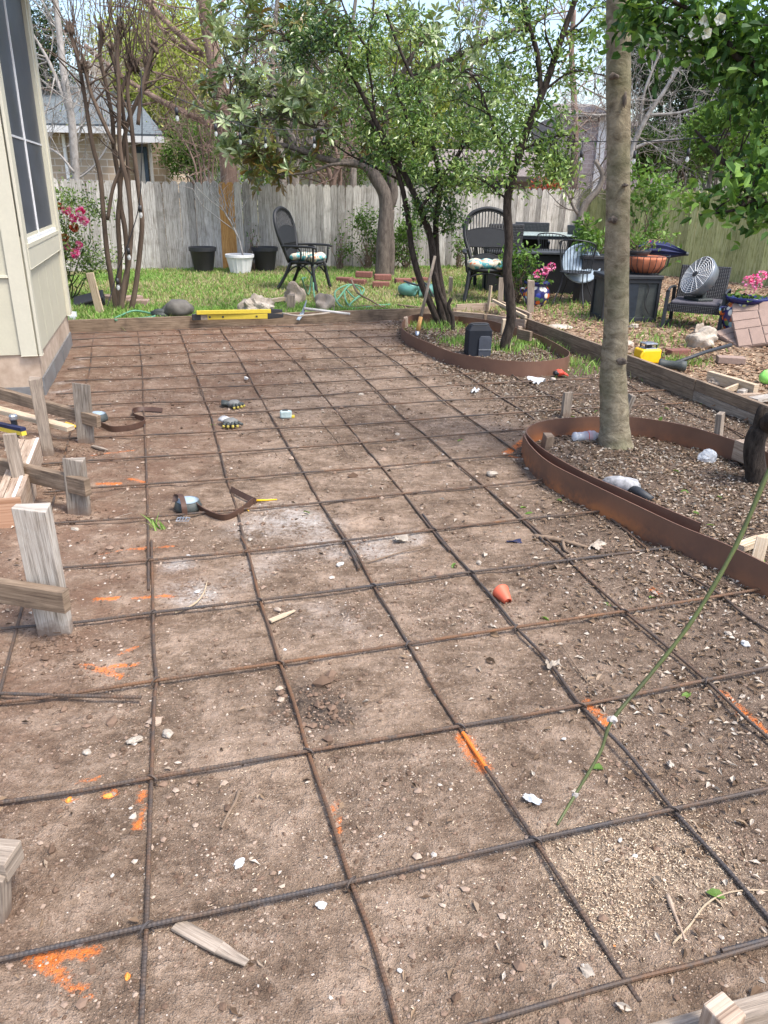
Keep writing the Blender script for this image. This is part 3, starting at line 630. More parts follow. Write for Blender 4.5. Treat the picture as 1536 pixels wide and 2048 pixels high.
LBARS = [
 ([(-12,1430),(10,1345),(30,1270),(50,1195),(72,1125),(97,1041),(112,981),(120,952),(137,880),(147,843),(165,790),(180,735),(184,692),(190,664)], 'rebar_mid', 'leftmost lengthwise rebar, passing behind the wide bleached stake', 0),
 ([(283,2064),(286,1980),(293,1852),(298,1700),(303,1555),(309,1400),(313,1361),(308,1300),(306,1225),(305,1170),(303,1080)], 'rebar_mid', 'lengthwise rebar with orange paint at the left, its near half', 0),
 ([(297,1180),(297,1120),(296,1033),(294,968),(292,914),(290,870),(288,833),(286,780),(284,732),(279,690),(275,661)], 'rebar_mid', 'lengthwise rebar reaching the far board at the left, behind both leather belts', 0),
 ([(797,2064),(770,1960),(735,1850),(702,1763),(660,1630),(616,1502),(590,1410),(560,1325),(540,1260),(520,1200),(508,1150),(495,1100),(482,1072)], 'rebar_rust', 'rusty near rebar running lengthwise out of the bottom middle of the photo', 0),
 ([(512,1160),(500,1120),(489,1085),(474,1019),(454,958),(441,905),(430,863),(421,828),(411,803),(402,775),(393,751),(382,728),(376,705),(369,687),(358,657)], 'rebar_mid', 'lengthwise rebar lying under the end of the near leather belt', 0),
 ([(1280,2005),(1252,1962),(1160,1820),(1069,1679),(1000,1575),(965,1525),(922,1460),(870,1380),(816,1287),(780,1225),(747,1171),(715,1110),(674,1050)], 'rebar_mid', 'lengthwise rebar with a bright orange painted stretch', [((915,1465),(972,1534))]),
 ([(718,1138),(703,1105),(687,1076),(641,1005),(608,945),(579,896),(557,856),(536,822),(523,797),(508,771),(495,746),(470,703),(440,657)], 'rebar_mid', 'lengthwise rebar running between the gloves and the tape measure', 0),
 ([(1550,1850),(1460,1745),(1345,1618),(1250,1500),(1161,1410),(1095,1320),(1032,1254),(985,1195),(941,1144),(900,1098),(867,1057),(845,1028)], 'rebar_dark', 'dark lengthwise rebar passing beside the orange cone cap', 0),
 ([(900,1102),(864,1060),(807,987),(763,933),(723,885),(696,850),(666,814),(646,790),(627,765),(608,740),(570,702),(530,658)], 'rebar_mid', 'lengthwise rebar passing just right of the tape measure', 0),
 ([(1550,1488),(1480,1425),(1412,1360),(1330,1290),(1248,1222),(1190,1170),(1137,1120),(1090,1075),(1047,1038),(1010,1005)], 'rebar_mid', 'lengthwise rebar crossing under the fallen forked branch', 0),
 ([(1095,1090),(1042,1038),(967,972),(905,919),(856,874),(814,841),(780,808),(754,781),(731,759),(705,735),(670,708),(610,660)], 'rebar_mid', 'lengthwise rebar aimed at the middle of the far board', 0),
 ([(1550,1268),(1490,1230),(1443,1191),(1370,1145),(1298,1100),(1250,1060),(1204,1023),(1160,990),(1112,956),(1040,907),(978,864),(932,832),(889,801),(856,774),(830,753),(790,722),(700,662)], 'rebar_mid', 'long lengthwise rebar running past the tip of the curved steel edging around the big tree', 0),
 ([(1069,839),(1041,819),(959,768),(928,748),(895,724)], 'rebar_mid', 'short lengthwise rebar ending between the two curved steel beds, left one', 0),
 ([(1174,831),(1151,821),(1112,798),(1037,758),(1022,746)], 'rebar_mid', 'short lengthwise rebar ending by the white paper near the upper steel bed', 0),
 ([(1545,906),(1495,876),(1450,853),(1386,829),(1305,795),(1260,772),(1200,733),(1160,715)], 'rebar_mid', 'lengthwise rebar behind the big trunk, left one of two beyond the lower bed', 0),
 ([(1545,866),(1519,852),(1451,829),(1390,803)], 'rebar_mid', 'lengthwise rebar right beside the right form board', 0),
 ([(1286,886),(1350,917),(1410,950),(1494,951+34)], 'rebar_dark', 'loose rebar lying inside the bed of the big tree', 0)]
for px, mt, lb, pr in LBARS: rebar(px, .010, mt, lb, paint_rng=pr or None)

# ------------------------------------------------------------------ form boards
def board(pts, h, t, mat, label, name='form_board', z0=None, grp=None, cat='form board', out=(0, 0)):
    """upright board(s) whose TOP edge follows pts (3-D)"""
    mb = MB(); P = [V(*p) for p in pts]
    for a, b in zip(P[:-1], P[1:]): mb.beam(a-Z*h/2, b-Z*h/2, t, h, tone=.5)
    o = mb.build(name, M[mat], bevel=.003); tag(o, label, cat, grp); return origin(o, (P[0]+P[-1])/2-Z*h/2)
offB = unit(np.cross(G(798, 640)-G(133, 666), Z)); offB = offB if offB[1] > 0 else -offB
a, b = G(128, 666.3)+offB*.019, G(860, 637.5)+offB*.019
board([a+Z*.135, b+Z*.135], .14, .038, 'wood_old', 'long weathered form board across the far end of the rebar pad')
dr = unit(rf[2]-rf[0]); offR = np.cross(dr, Z); offR = offR if offR[0] > 0 else -offR
r0, r1, r2 = rf[0]+offR*.019, rf[2]+offR*.019, rf[3]+offR*.019
board([r0, r1], .088, .038, 'wood_old', 'upper form board of the right side, far length')
board([r1+dr*.006+offR*.006, r2+dr*.35+offR*.006], .088, .038, 'wood_old', 'upper form board of the right side, near length by the scrap lumber')
board([r0-Z*.09+offR*.004, r1-Z*.09+offR*.004], .09, .038, 'wood_old', 'lower form board of the right side, far length under the upper one')
board([r1-Z*.09+dr*.006+offR*.002, r2-Z*.09+dr*.35+offR*.002], .09, .038, 'wood_stake', 'pale lower form board of the right side, near length')
board([AT(913, 609, 10.25), AT(1008, 604, 10.45)], .12, .035, 'wood_used', 'short tan form board standing behind the upper steel bed', z0=0)
board([AT(902, 622, 9.75), AT(975, 628, 9.45), AT(1052, 640, 8.98)], .09, .03, 'wood_used', 'bent tan form board just behind the upper steel bed')
board([AT(1005, 603, 10.4), AT(1062, 627, 9.2)], .09, .035, 'wood_used', 'tan form board angling toward the right form, behind the forked tree')
mb = MB().beam(AT(985, 600, 10.), AT(1052, 634, 8.95), .03, .03); tag(origin(mb.build('brace', M['wood_new']), AT(1020, 617, 9.5)), 'thin pale brace stick between two stakes behind the upper bed', 'brace')

def stake(bx, by, tx, ty, w, t, mat, label, yaw=0, dy=0, cat='stake', z=0, point=False, yb=None):
    """upright stake: base pixel, top pixel (same distance + dy), width/thickness in metres"""
    b_ = G(bx, by, z); t_ = AT(tx, ty, b_[1]+dy); b2 = b_-unit(t_-b_)*.06
    up = V(math.sin(yaw), -math.cos(yaw), 0)
    mb = MB().beam(b2, t_, w, t, up=up, tone=.55); mb.V[0][4:] += np.random.default_rng(int(bx+by)).normal(size=(4, 3))*[w*.04, w*.04, w*.09]; o = mb.build('stake', muddy(M[mat]), bevel=.003)
    tag(o, label, cat); return origin(o, b_)
stake(173, 887, 164, 766, .098, .036, 'wood_grey', 'grey stake with a brown stain, farthest of the three by the house corner', yaw=.1)
stake(159, 1027, 145, 916, .108, .038, 'wood_grey', 'short grey-brown stake between the other two wide stakes, crossed by a brace', yaw=.1)
stake(112, 1264, 60, 1010, .118, .04, 'wood_pale', 'wide bleached stake with a whitish top, nearest of the left row', yaw=.12)
stake(98, 910, 70, 757, .06, .045, 'wood_stake', 'narrow brown stake leaning beside the house foundation', yaw=.3)
stake(50, 1010, 20, 866, .062, .05, 'wood_stake', 'narrow striped stake behind the wide bleached stake at the left edge', yaw=.4)
def bar(p0, p1, w, h, mat, label, name='brace', cat='brace', up=Z, tone=.5):
    o = MB().beam(p0, p1, w, h, up=up, tone=tone).build(name, M[mat], bevel=.003); tag(o, label, cat); return origin(o, (V(*p0)+V(*p1))/2)
bar(AT(198, 843, 4.60), AT(-30, 778, 4.95), .038, .075, 'wood_old', 'sloping brace board nailed to the farthest grey stake')
bar(AT(142, 857, 4.40), AT(-30, 812, 4.72), .06, .028, 'wood_new', 'pale brace board carrying a black clamp, left edge')
bar(AT(176, 975, 3.47), AT(-30, 925, 3.80), .038, .088, 'wood_old', 'grooved brace board nailed to the short grey-brown stake')
bar(AT(134, 1202, 2.33), AT(-30, 1176, 2.40), .038, .085, 'wood_old', 'brace board crossing the wide bleached stake near its foot')
bar(G(30, 1722, .14), G(-120, 1708, .14), .07, .055, 'wood_stake', 'thick grey board end poking in at the lower left edge')
stake(-5, 1835, -8, 1745, .05, .04, 'wood_stake', 'stake under the board end at the lower left edge')
# laminated beams
bp = G(87, 928); bdir = -ga
def lam(s0, s1, label, off=0., h=.155, n=3, endm=True):
    t = thing('timber_beam', label, 'beam', tuple(bp+bdir*s0))
    for k in range(n):
        mb = MB(); a = -gb*(.02+.04*k+off)+Z*h/2; mb.beam(a, a+bdir*(s1-s0), .038, h-.012*(k == 1), tone=.5)
        mb.build('ply', M['wood_used'], t, bevel=.002)
    e = MB(); e.beam(-gb*(.0)+bdir*(s1-s0-.002)*0+V(0, 0, h-.002)-gb*.012, -gb*.012+bdir*(s1-s0)+V(0, 0, h-.002), .014, .006); e.build('white_stripe', M['whitepaint'], t)
    if endm:
        mm = MB(); mm.beam(-gb*(.06+off)+Z*h/2+bdir*(s1-s0+.001), -gb*(.06+off)+Z*h/2+bdir*(s1-s0+.004), .112, h-.01); mm.build('end_grain', M['endgrain'], t)
lam(-.02, .47, 'nailed-up timber beam on the dirt, far piece below the dark clamp')
lam(.50, .95, 'nailed-up timber beam, near piece with orange end grain behind the wide stake', h=.165, off=-.02)
lv = thing('spirit_level', 'yellow and dark blue spirit level under the pale brace at the left edge', 'level', tuple(AT(20, 855, 4.5)))
l0, l1 = AT(48, 866, 4.38)-AT(20, 855, 4.5), AT(-40, 846, 4.7)-AT(20, 855, 4.5)
MB().beam(l0, l1, .03, .03).build('body', M['yellow'], lv); MB().beam(l0+Z*.022, l1+Z*.022, .034, .02).build('top_rail', M['navy'], lv)
cl = thing('clamp', 'dark bar clamp gripping the pale brace at the left edge', 'clamp', tuple(AT(27, 838, 4.5)))
MB().lathe([(0, .03), (.018, .03), (.026, .02), (.026, 0), (.018, -.008), (0, -.008)], 8).build('knob', M['greysteel'], cl, bevel=.002)
MB().beam((0, 0, 0), (0, 0, -.11), .03, .02).build('bar', M['darkmetal'], cl)

# smaller stakes elsewhere
for a in [
 (1130,836,1136,783,.062,.04,'wood_stake','brown stake standing outside the lower bed, left of the big trunk',.2),
 (1092,900,1098,868,.058,.05,'wood_old','short square stake inside the left tip of the lower bed',.3),
 (1433,905,1441,826,.055,.04,'wood_stake','tall pale-edged stake at the back of the lower bed',.8),
 (1242,845,1265,790,.035,.06,'wood_grey','thin grey leaning stake right behind the big trunk',.2),
 (911,645,909,616,.05,.035,'wood_old','stake at the left rear of the upper bed, beside the multi-stem tree',.1),
 (971,654,971,628,.04,.035,'wood_old','dark stake behind the black jobsite speaker',.2),
 (975,632,982,571,.022,.045,'wood_new','slim pale stake, tallest behind the speaker',.5),
 (999,630,1003,556,.07,.04,'wood_stake','tall stake in front of the fan-back chair cushion',.1),
 (1060,643,1062,561,.085,.04,'wood_stake','wide pale stake in front of the mosaic flower pot',.1),
 (900,600,902,554,.055,.04,'wood_stake','stake in the lawn left of the front fan-back chair',.1),
 (1005,675,1009,638,.045,.04,'wood_new','pale stake left of the leaning dark trunk base',.2),
 (1036,690,1040,653,.045,.03,'wood_used','small block stake leaning behind the right tree of the upper bed',.2),
 (1076,640,1078,632,.09,.05,'wood_stake','short stub stake at the corner of the right form',.2),
 (1068,693,1069,677,.055,.05,'wood_used','orange-brown stub stake inside the upper bed, leftmost of three stubs',.2),
 (1100,706,1101,694,.05,.05,'wood_used','stub stake inside the upper bed, middle of three stubs',.2),
 (1122,714,1123,703,.05,.05,'wood_used','stub stake inside the upper bed, rightmost of three stubs',.2),
 (812,660,811,634,.05,.04,'wood_used','small stake inside the left tip of the upper bed',.2)]:
    stake(*a[:8], yaw=a[8])
stake(582, 633, 582, 590, .10, .04, 'wood_stake', 'grey stake behind the far board, next to the white handled mattock', z=.0)
stake(206, 645, 181, 546, .088, .035, 'wood_new', 'tall clean new stake leaning in front of the crape myrtle', z=.0, yaw=-.1)
bar(G(1036, 667, .14), G(1062, 673, .14), .035, .10, 'wood_old', 'short form block inside the rear of the upper bed', name='form_block', cat='board')
bar(G(1478, 897, .1), G(1520, 915, .1), .09, .12, 'wood_used', 'square timber block at the right end of the lower bed edging', name='timber_block', cat='block')
# bottom-right corner stake and board
p = G(1450, 2018, .22)
o = MB().beam((p[0], p[1], -.05), (p[0], p[1], .22), .052, .052, up=V(.5, -.86, 0), tone=.6).build('stake', M['wood_used'], bevel=.004); tag(origin(o, (p[0], p[1], 0)), 'square-topped stake at the bottom right corner of the photo', 'stake')
bar(G(1290, 2102, .085), G(1600, 2014, .085), .038, .09, 'wood_stake', 'form board along the bottom right corner behind the square stake', name='form_board', cat='form board')

# ------------------------------------------------------------------ steel edging
def edging(px, z, h, label, tones, t=.006, bolts=()):
    C_ = cr([G(x, y, z) for x, y in px], 10); n = len(C_); tg = np.gradient(C_, axis=0); tg /= np.linalg.norm(tg, axis=1)[:, None]
    nr = np.cross(tg, Z); tn = np.interp(np.linspace(0, 1, n), np.linspace(0, 1, len(tones)), tones)
    hs = [(0, 0), (0, -h*.45), (0, -h*.75), (0, -h-.03)]
    v, T = [], []
    for q, sgn in ((0, 1), (1, -1)):
        for k, (_, dz) in enumerate(hs):
            v.append(C_+nr*t/2*sgn+Z*dz); T.append(tn*[0, .25, .9, 1][k])
    v = np.concatenate(v); T = np.concatenate(T); f = []
    for q in range(2):
        for k in range(3):
            b0 = (q*4+k)*n; b1 = b0+n
            for i in range(n-1): f.append((b0+i, b0+i+1, b1+i+1, b1+i))
    for i in range(n-1): f.append((i, i+1, 4*n+i+1, 4*n+i))
    o = MB().add(v, f, None, T).build('steel_edging', M['edging'], smooth=False)
    tag(o, label, 'edging'); return origin(o, C_[n//2])
edging([(1402,1046),(1330,1016),(1250,981),(1170,946),(1096,904),(1064,879),(1053,861),(1070,847),(1110,838),(1170,834),(1240,833),(1300,838),(1380,853),(1480,884),(1550,910)], .14, .15, 'rusty steel edging strip curling right around the big trunk', [.1, .1, .3, .9, 1, .8, .5, .3, .3])
edging([(1047,868),(1062,892),(1100,925),(1180,966),(1270,1009),(1360,1051),(1450,1087),(1560,1140)], .14, .15, 'outer rusty steel edging strip overlapping the big tree bed toward the lower right', [1, 1, 1, 1, .9, .5, .3, .3])
edging([(917,633),(860,628),(825,630),(808,640),(803,653),(820,669),(864,688),(908,705),(975,717),(1041,723),(1085,722),(1130,715),(1139,706),(1130,697),(1085,673),(1041,658),(1003,647),(975,640),(917,632)], .13, .14, 'brown steel edging ring around the two-tree bed', [.6, .5, .2, 0, 0, 0, 0, 0, .1, .5, .7])
# ------------------------------------------------------------------ things in the yard
def arc(c, r, a0, a1, n=16, ax=(0, 1)):
    th = np.linspace(a0, a1, n); P = np.zeros((n, 3)); P[:] = c; r = np.broadcast_to(r, 2); P[:, ax[0]] += r[0]*np.cos(th); P[:, ax[1]] += r[1]*np.sin(th); return P
def fan_chair(loc, rz, label):
    t = thing('fan_back_chair', label, 'chair', loc, rz, 'black fan-back garden chairs'); K = M['black']; tb = lambda P, r, n=8: MB().tube(P, r, n)
    # front is -y
    def bk(x, z): return (x, .22+(z-.42)*.26, z)                   # back plane leans away
    out = [(-.17, .42), (-.24, .62), (-.31, .82), (-.31, 1.0), (-.22, 1.14), (0, 1.2), (.22, 1.14), (.31, 1.0), (.31, .82), (.24, .62), (.17, .42)]
    C_ = cr([bk(*q) for q in out], 6); m = MB().tube(C_, .028, 8); m.tube(C_*np.array([.9, 1, 1])+np.array([0, -.012, .0])-np.array([0, 0, .03])*(C_[:, 2:3] > 1), .009, 6)
    m.build('back_frame', K, t, smooth=True)
    sp = MB()
    for k in range(-7, 8):
        x1 = k*.042; zt = 1.19-.17*abs(x1/.3)**2.2
        sp.tube([bk(x1*.55, .43), bk(x1*.9, .78), bk(x1, zt)], .0085, 5)
    sp.build('spindles', K, t, smooth=True)
    wp = MB()
    for z0, z1, hw in ((.46, .56, .19), (.70, .90, .285)):
        P = [bk(-hw*(.82 if z0 < .6 else .92), z0), bk(hw*(.82 if z0 < .6 else .92), z0)]
        n = 12; xs = np.linspace(-1, 1, n)
        top = [bk(hw*x, z1+.05*(1-x*x)) for x in xs]; bot = [bk(hw*.88*x, z0) for x in xs]
        v = top+bot; f = [(i, i+1, n+i+1, n+i) for i in range(n-1)]; v2 = [(a, b-.014, c) for a, b, c in v]
        wp.add(v, f); wp.add(v2, f); wp.tube(np.array(top)-[0, .007, 0], .01, 6); wp.tube(np.array(bot)-[0, .007, 0], .009, 6)
    wp.build('woven_panel', K, t)
    st = MB(); st.lathe([(0, .40), (.24, .40), (.275, .42), (.275, .44), (.25, .455), (0, .455)], 20); st.build('seat', K, t, smooth=True)
    for sx in (-1, 1):
        a = MB(); P = cr([bk(sx*.27, .66), (sx*.31, .1, .665), (sx*.32, -.2, .665), (sx*.31, -.3, .65)], 6)
        a.tube(P, .03, 8, flat=.6); a.tube(cr([(sx*.30, -.24, .65), (sx*.285, -.24, .5), (sx*.27, -.22, .40)], 4), .017, 6)
        a.tube(cr([(sx*.3, .1, .65), (sx*.3, -.02, .62), (sx*.295, -.03, .5), (sx*.28, -.0, .44), (sx*.28, -.18, .43)], 5), .011, 6)
        for k in range(5): a.tube([(sx*.305, -.05-k*.035, .65), (sx*.28, -.05-k*.035, .44)], .005, 4)
        a.build('armrest', K, t, smooth=True)
    for sx in (-1, 1):
        MB().tube(cr([(sx*.24, -.2, .42), (sx*.26, -.24, .2), (sx*.29, -.29, 0)], 5), [.027]*11, 8).build('leg', K, t, smooth=True)
        MB().tube(cr([(sx*.19, .18, .42), (sx*.22, .28, .2), (sx*.27, .40, 0)], 5), [.027]*11, 8).build('leg', K, t, smooth=True)
    br = MB()
    br.tube(cr([(-.255, -.23, .22), (-.2, -.23, .35), (0, -.25, .39), (.2, -.23, .35), (.255, -.23, .22)], 5), .012, 6); br.tube(cr([(-.21, .27, .22), (-.15, .22, .35), (0, .22, .39), (.15, .22, .35), (.21, .27, .22)], 5), .012, 6)
    for sx in (-1, 1): br.tube(cr([(sx*.26, -.25, .2), (sx*.25, -.12, .34), (sx*.23, 0, .38), (sx*.22, .14, .34), (sx*.225, .29, .2)], 5), .012, 6)
    br.build('leg_brace', K, t, smooth=True)
    cu = MB()
    for i in range(-1, 2):
        for j in range(-1, 2): cu.ico((i*.155, j*.14-.03, .50), (.105, .10, .062), 3, .12, i*3+j+9)
    cu.build('cushion', M['floral'], t, smooth=True); return t
pL = GO(600, 577); _c = fan_chair((pL[0]+.12, pL[1]-.12, ZO), rad(72), 'black fan-back chair seen from the side, alone in the lawn by the left fence'); _c.scale = (.95,)*3
pR = GO(975, 606); fan_chair((pR[0]-.02, pR[1]+.22, ZO), rad(-4), 'black fan-back chair facing the camera with a floral cushion, beside the patio table')

def pot(px, r, h, mat, label, ribs=False, name='flower_pot', cat='pot'):
    p = GO(*px); t = thing(name, label, cat, (p[0], p[1], ZO))
    wb = (lambda th: .025*np.sign(np.sin(th*14))) if ribs else None
    m = MB().lathe([(0, .0), (r*.66, .0), (r*.7, .02), (r*.93, h*.82), (r*.95, h*.83)], 56 if ribs else 28, wob=wb)
    m.build('body', mat, t, smooth=not ribs)
    MB().lathe([(r*.95, h*.82), (r*1.02, h*.84), (r*1.03, h*.99), (r*.99, h), (r*.93, h*.985), (r*.92, h*.85), (0, h*.85)], 28).build('rim', mat, t, smooth=False)
    MB().lathe([(r*.92, h*.87), (r*.6, h*.89), (0, h*.9)], 18, c=(0, 0, .0)).build('soil', M['bk_dark'], t, smooth=True); return t, p
pot((408, 543), .235, .42, M['blackpl'], 'black plastic nursery pot, left of the white pot by the fence')
tw, pw = pot((481, 546), .245, .32, M['white'], 'white ribbed pot holding a bare sapling, against the fence', True)
pot((531, 542), .235, .42, M['blackpl'], 'black plastic nursery pot between the white pot and the fan-back chair')
def rock(px, sz, seed, label, mat='rock', rz=0, zoff=.35, amp=.5, name='rock', z=None):
    p = GO(*px) if z is None else G(*px, z); m = MB().ico((0, 0, 0), sz, 4, amp, seed, rz=rz, fr=1.9, flatb=True)
    m2 = MB(); v = m.V[0]; k = np.random.default_rng(seed+5); d = np.zeros(len(v))
    for q in range(14):
        kk = k.normal(size=3)*26; d += np.sin(v@kk+k.random()*7)*.05
    v2 = v*(1+d[:, None]*.16); m2.add(v2, ICO[4][1]); o = m2.build(name, M[mat], smooth=False)
    o.location = (p[0], p[1], p[2]+sz[2]*zoff); return tag(o, label, 'rock' if name == 'rock' else name.split('_')[-1])
rock((513, 622), (.20, .13, .115), 3, 'pale rough limestone rock lying behind the yellow levels', 'rockpale', rz=.2)
rock((590, 606), (.14, .12, .17), 8, 'tall brown rock behind the fan-back chair stake', 'rock', rz=.8)
rock((650, 620), (.13, .11, .13), 21, 'pointed brown rock lying in front of the garden hose', 'rock', rz=.4)
rock((1402, 692), (.155, .12, .115), 31, 'grey and white rock in the mulch below the lounge chair', 'rockpale', rz=.1)
rock((1395, 672), (.09, .07, .085), 33, 'small brown pointed rock behind the grey and white rock', 'rock', rz=.5)
rock((1268, 655), (.06, .04, .03), 35, 'flat whitish stone in the mulch right of the big trunk', 'rockpale')
rock((1252, 692), (.07, .05, .035), 36, 'pale stone peeking out right of the big trunk base near the laser', 'rockpale')
rock((1113, 657), (.14, .1, .04), 39, 'flat pale limestone slab in the grass right of the form corner', 'rockpale')
bar(GO(535, 612)+Z*.06, GO(585, 603)+Z*.05, .06, .05, 'wood_new', 'short split of firewood beside the tall brown rock', name='wood_chunk', cat='wood')
# ring of red edging stones around the magnolia
for k, (x, y, dz, lb) in enumerate([(690,566,0,'curved red edging stone, leftmost of the magnolia ring'),(715,570,0,'red edging stone of the magnolia ring, second from the left, bottom row'),(728,566,.09,'red edging stone of the magnolia ring, upper row left of the trunk'),(762,575,0,'red edging stone in front of the magnolia trunk, bottom row'),(765,572,.09,'pale-topped red edging stone in front of the magnolia trunk, upper row'),(806,568,0,'red edging stone of the magnolia ring, right of the trunk'),(840,566,0,'red edging stone of the magnolia ring, by the green coil')]):
    p = GO(x, y); o = MB().box((0, 0, .045), (.27, .15, .088), 0, tone=.3+.1*k % .6).build('edging_stone', M['redbrick'], bevel=.012); o.location = (p[0], p[1], ZO+dz); o.rotation_euler = (0, 0, (k-3)*.12); tag(o, lb, 'stone', 'red stones ringing the magnolia')
for k, (x, y, lb) in enumerate([(222,603,'flat tan edging block left of the crape myrtle foot'),(278,612,'tan edging block right of the crape myrtle foot'),(265,604,'tan edging block behind the crape myrtle foot')]):
    p = GO(x, y); o = MB().box((0, 0, .04), (.26, .15, .08)).build('edging_stone', M['paver'], bevel=.01); o.location = (p[0], p[1], ZO); o.rotation_euler = (0, 0, .5*k-.4); tag(o, lb, 'stone', 'tan blocks around the crape myrtle')
# hose
def hose(pts, r, mat, label, name='garden_hose', cat='hose', zz=None):
    P = [GO(*q[:2])+Z*(q[2] if len(q) > 2 else r) for q in pts]; C_ = cr(P, 8); o = MB().tube(C_, r, 8).build(name, M[mat], smooth=True); tag(o, label, cat); return origin(o, C_[len(C_)//2])
hose([(612,592,.25),(606,606,.3),(618,590,.02),(628,560,.35),(627,590,.1),(638,612,.02),(670,606,.02),(700,592,.15),(728,585,.05),(712,600,.02),(690,592,.1),(700,615,.02),(760,613,.02),(690,620,.02),(670,600,.1),(700,583,.1),(722,600,.1),(700,618,.02),(780,612,.02)], .012, 'hose', 'green garden hose looping over the grass in front of the red stones')
hose([(230,640,.02),(270,632,.06),(310,636,.02),(230,646,.03)], .012, 'hose', 'pale green hose end behind the far board below the crape myrtle')
p = GO(835, 592); t = thing('inflatable_ring', 'sea-green plastic coil lying beside the multi-stem tree', 'coil', (p[0], p[1], ZO))
MB().tube(arc((0, 0, .09), (.22, .2), 0, 2*math.pi, 30), .075, 12).build('ring', M['tarp'], t, smooth=True); MB().tube(cr([(-.2, .15, .19), (0, 0, .15), (.1, -.2, .2), (.22, -.25, .02)], 6), .014, 6).build('strap', M['blackpl'], t)
# sticks by the hose
def stick(pts, r, label, mat='twig', name='stick', cat='stick', z=0., forks=()):
    P = [G(*q[:2], (q[2] if len(q) > 2 else z+.008)) for q in pts]; C_ = cr(P, 5); n = len(C_); m = MB().tube(C_, np.linspace(r, r*.6, n)*(1+.12*RNG.normal(size=n)), 6)
    for f in forks: Q = cr([G(*q[:2], z+.01) for q in f], 4); m.tube(Q, np.linspace(r*.7, r*.4, len(Q)), 5)
    o = m.build(name, M[mat], smooth=True); tag(o, label, cat); return origin(o, C_[n//2])
stick([(703,560,.4),(715,585,.3),(740,600,.2),(760,612,.12),(775,617,.1)], .014, 'curved dead branch arching over the grass behind the far board', z=ZO)
stick([(692,615,.11),(740,611,.12),(790,614,.1)], .014, 'straight dry branch lying on the grass behind the far board', z=ZO)
stick([(795,610,.11),(850,615,.12),(910,606,.1)], .016, 'grey branch lying behind the far board near the multi-stem tree', z=ZO)
stick([(1068,1072),(1110,1078),(1150,1088),(1174,1095)], .013, 'forked fallen branch lying across a lengthwise rebar', forks=[[(1125,1082),(1130,1100),(1142,1108),(1130,1113)]])
stick([(640,840),(690,900),(697,905)], .003, 'thin curved twig near the middle of the pad')
stick([(350,1225),(385,1210),(405,1190),(415,1162)], .005, 'pale curved twig by the white dust left of the second lengthwise bar', mat='straw')
stick([(478,1582),(470,1605),(455,1630),(443,1655)], .005, 'crooked brown twig in the lower left cell of the grid')
stick([(1335,1790),(1350,1830),(1372,1885)], .006, 'straight reddish stick at the lower right', mat='wood_used')
stick([(1345,1888),(1380,1850),(1410,1810),(1450,1787),(1500,1780),(1545,1782)], .003, 'long thin arching stem at the lower right edge', mat='straw')
stick([(1175,1365,.01),(1130,1300),(1122,1290)], .003, 'thin dry stem right of the cone cap')
stick([(735,1125),(800,1105),(860,1090)], .004, 'thin stick across the crossing by the grey chunk')
def scrap(p0, p1, w, t, mat, label, name='wood_scrap', z=.012):
    a, b_ = G(*p0, z), G(*p1, z); m = MB(); mid = a+(b_-a)*.62; m.beam(a, mid, w, t, tone=.6); m.beam(mid, b_, w*.95, t*.9, tone=.6, taper=.55); o = m.build(name, M[mat], bevel=.001); tag(o, label, 'wood'); return origin(o, (a+b_)/2)
scrap((352, 1848), (494, 1926), .032, .008, 'wood_stake', 'splintered flat wood scrap tucked under the second crosswise rebar', z=.008)
scrap((540, 1242), (590, 1221), .02, .008, 'wood_new', 'pale wood shim right of the rusty lengthwise bar')
scrap((1478, 1095), (1545, 1070), .05, .03, 'wood_new', 'pale lumber offcut inside the lower bed at the right edge', z=.05)
o = MB().beam(G(1512, 1130, .02), G(1512, 1130, .02)+V(.03, .05, .11), .05, .05).build('wood_block', M['wood_new'], bevel=.003); tag(o, 'short pale stake block inside the lower bed at the right edge', 'block'); origin(o, G(1512, 1130, .05))
scrap((185, 892), (215, 900), .02, .012, 'wood_stake', 'small brown wood bit at the foot of the farthest grey stake')
# scrap lumber heap right
zz = ZO+.03
bar(G(1418, 752, zz+.03), G(1512, 780, zz+.03), .05, .085, 'wood_new', 'pale timber lying behind the right form, longest of the scrap pile', name='timber', cat='timber')
bar(G(1445, 785, zz+.01), G(1487, 768, zz+.03), .02, .05, 'wood_new', 'thin cut board leaning in the scrap pile', name='timber', cat='timber')
bar(G(1480, 785, zz+.02), G(1505, 775, zz), .05, .03, 'wood_pale', 'triangular pale offcut in the scrap pile', name='offcut', cat='offcut')
bar(G(1505, 800, zz+.01), G(1550, 793, zz+.01), .09, .03, 'wood_pale', 'wide pale offcut at the right edge of the scrap pile', name='offcut', cat='offcut')
bar(G(1460, 792, zz), G(1520, 790, zz), .04, .03, 'wood_used', 'reddish offcut low in the scrap pile', name='offcut', cat='offcut')
rock((1440, 772), (.08, .05, .045), 61, 'rough barked stone in the scrap pile behind the right form', 'rock')
o = MB().box((0, 0, .03), (.24, .12, .06)).build('brick', M['paver'], bevel=.005); p = GO(1460, 726); o.location = (p[0], p[1], ZO); o.rotation_euler = (0, 0, -.2); tag(o, 'grey brick under the end of the sledgehammer handle', 'brick')
o = MB().box((0, 0, .03), (.22, .11, .06)).build('brick', M['redbrick'], bevel=.005); p = GO(1362, 715); o.location = (p[0], p[1]+.1, ZO); o.rotation_euler = (0, 0, .3); tag(o, 'reddish brick right behind the yellow laser level', 'brick')
o = MB().ico((0, 0, .06), (.07, .05, .06), 3, .1, 4).build('spray_bottle', M['tarp'], smooth=True); o.data.materials[0] = plain('lime_plastic', (.3, .75, .15), .4); p = GO(1532, 768); o.location = (p[0], p[1], ZO); tag(o, 'lime green plastic item at the right edge above the scrap pile', 'item')
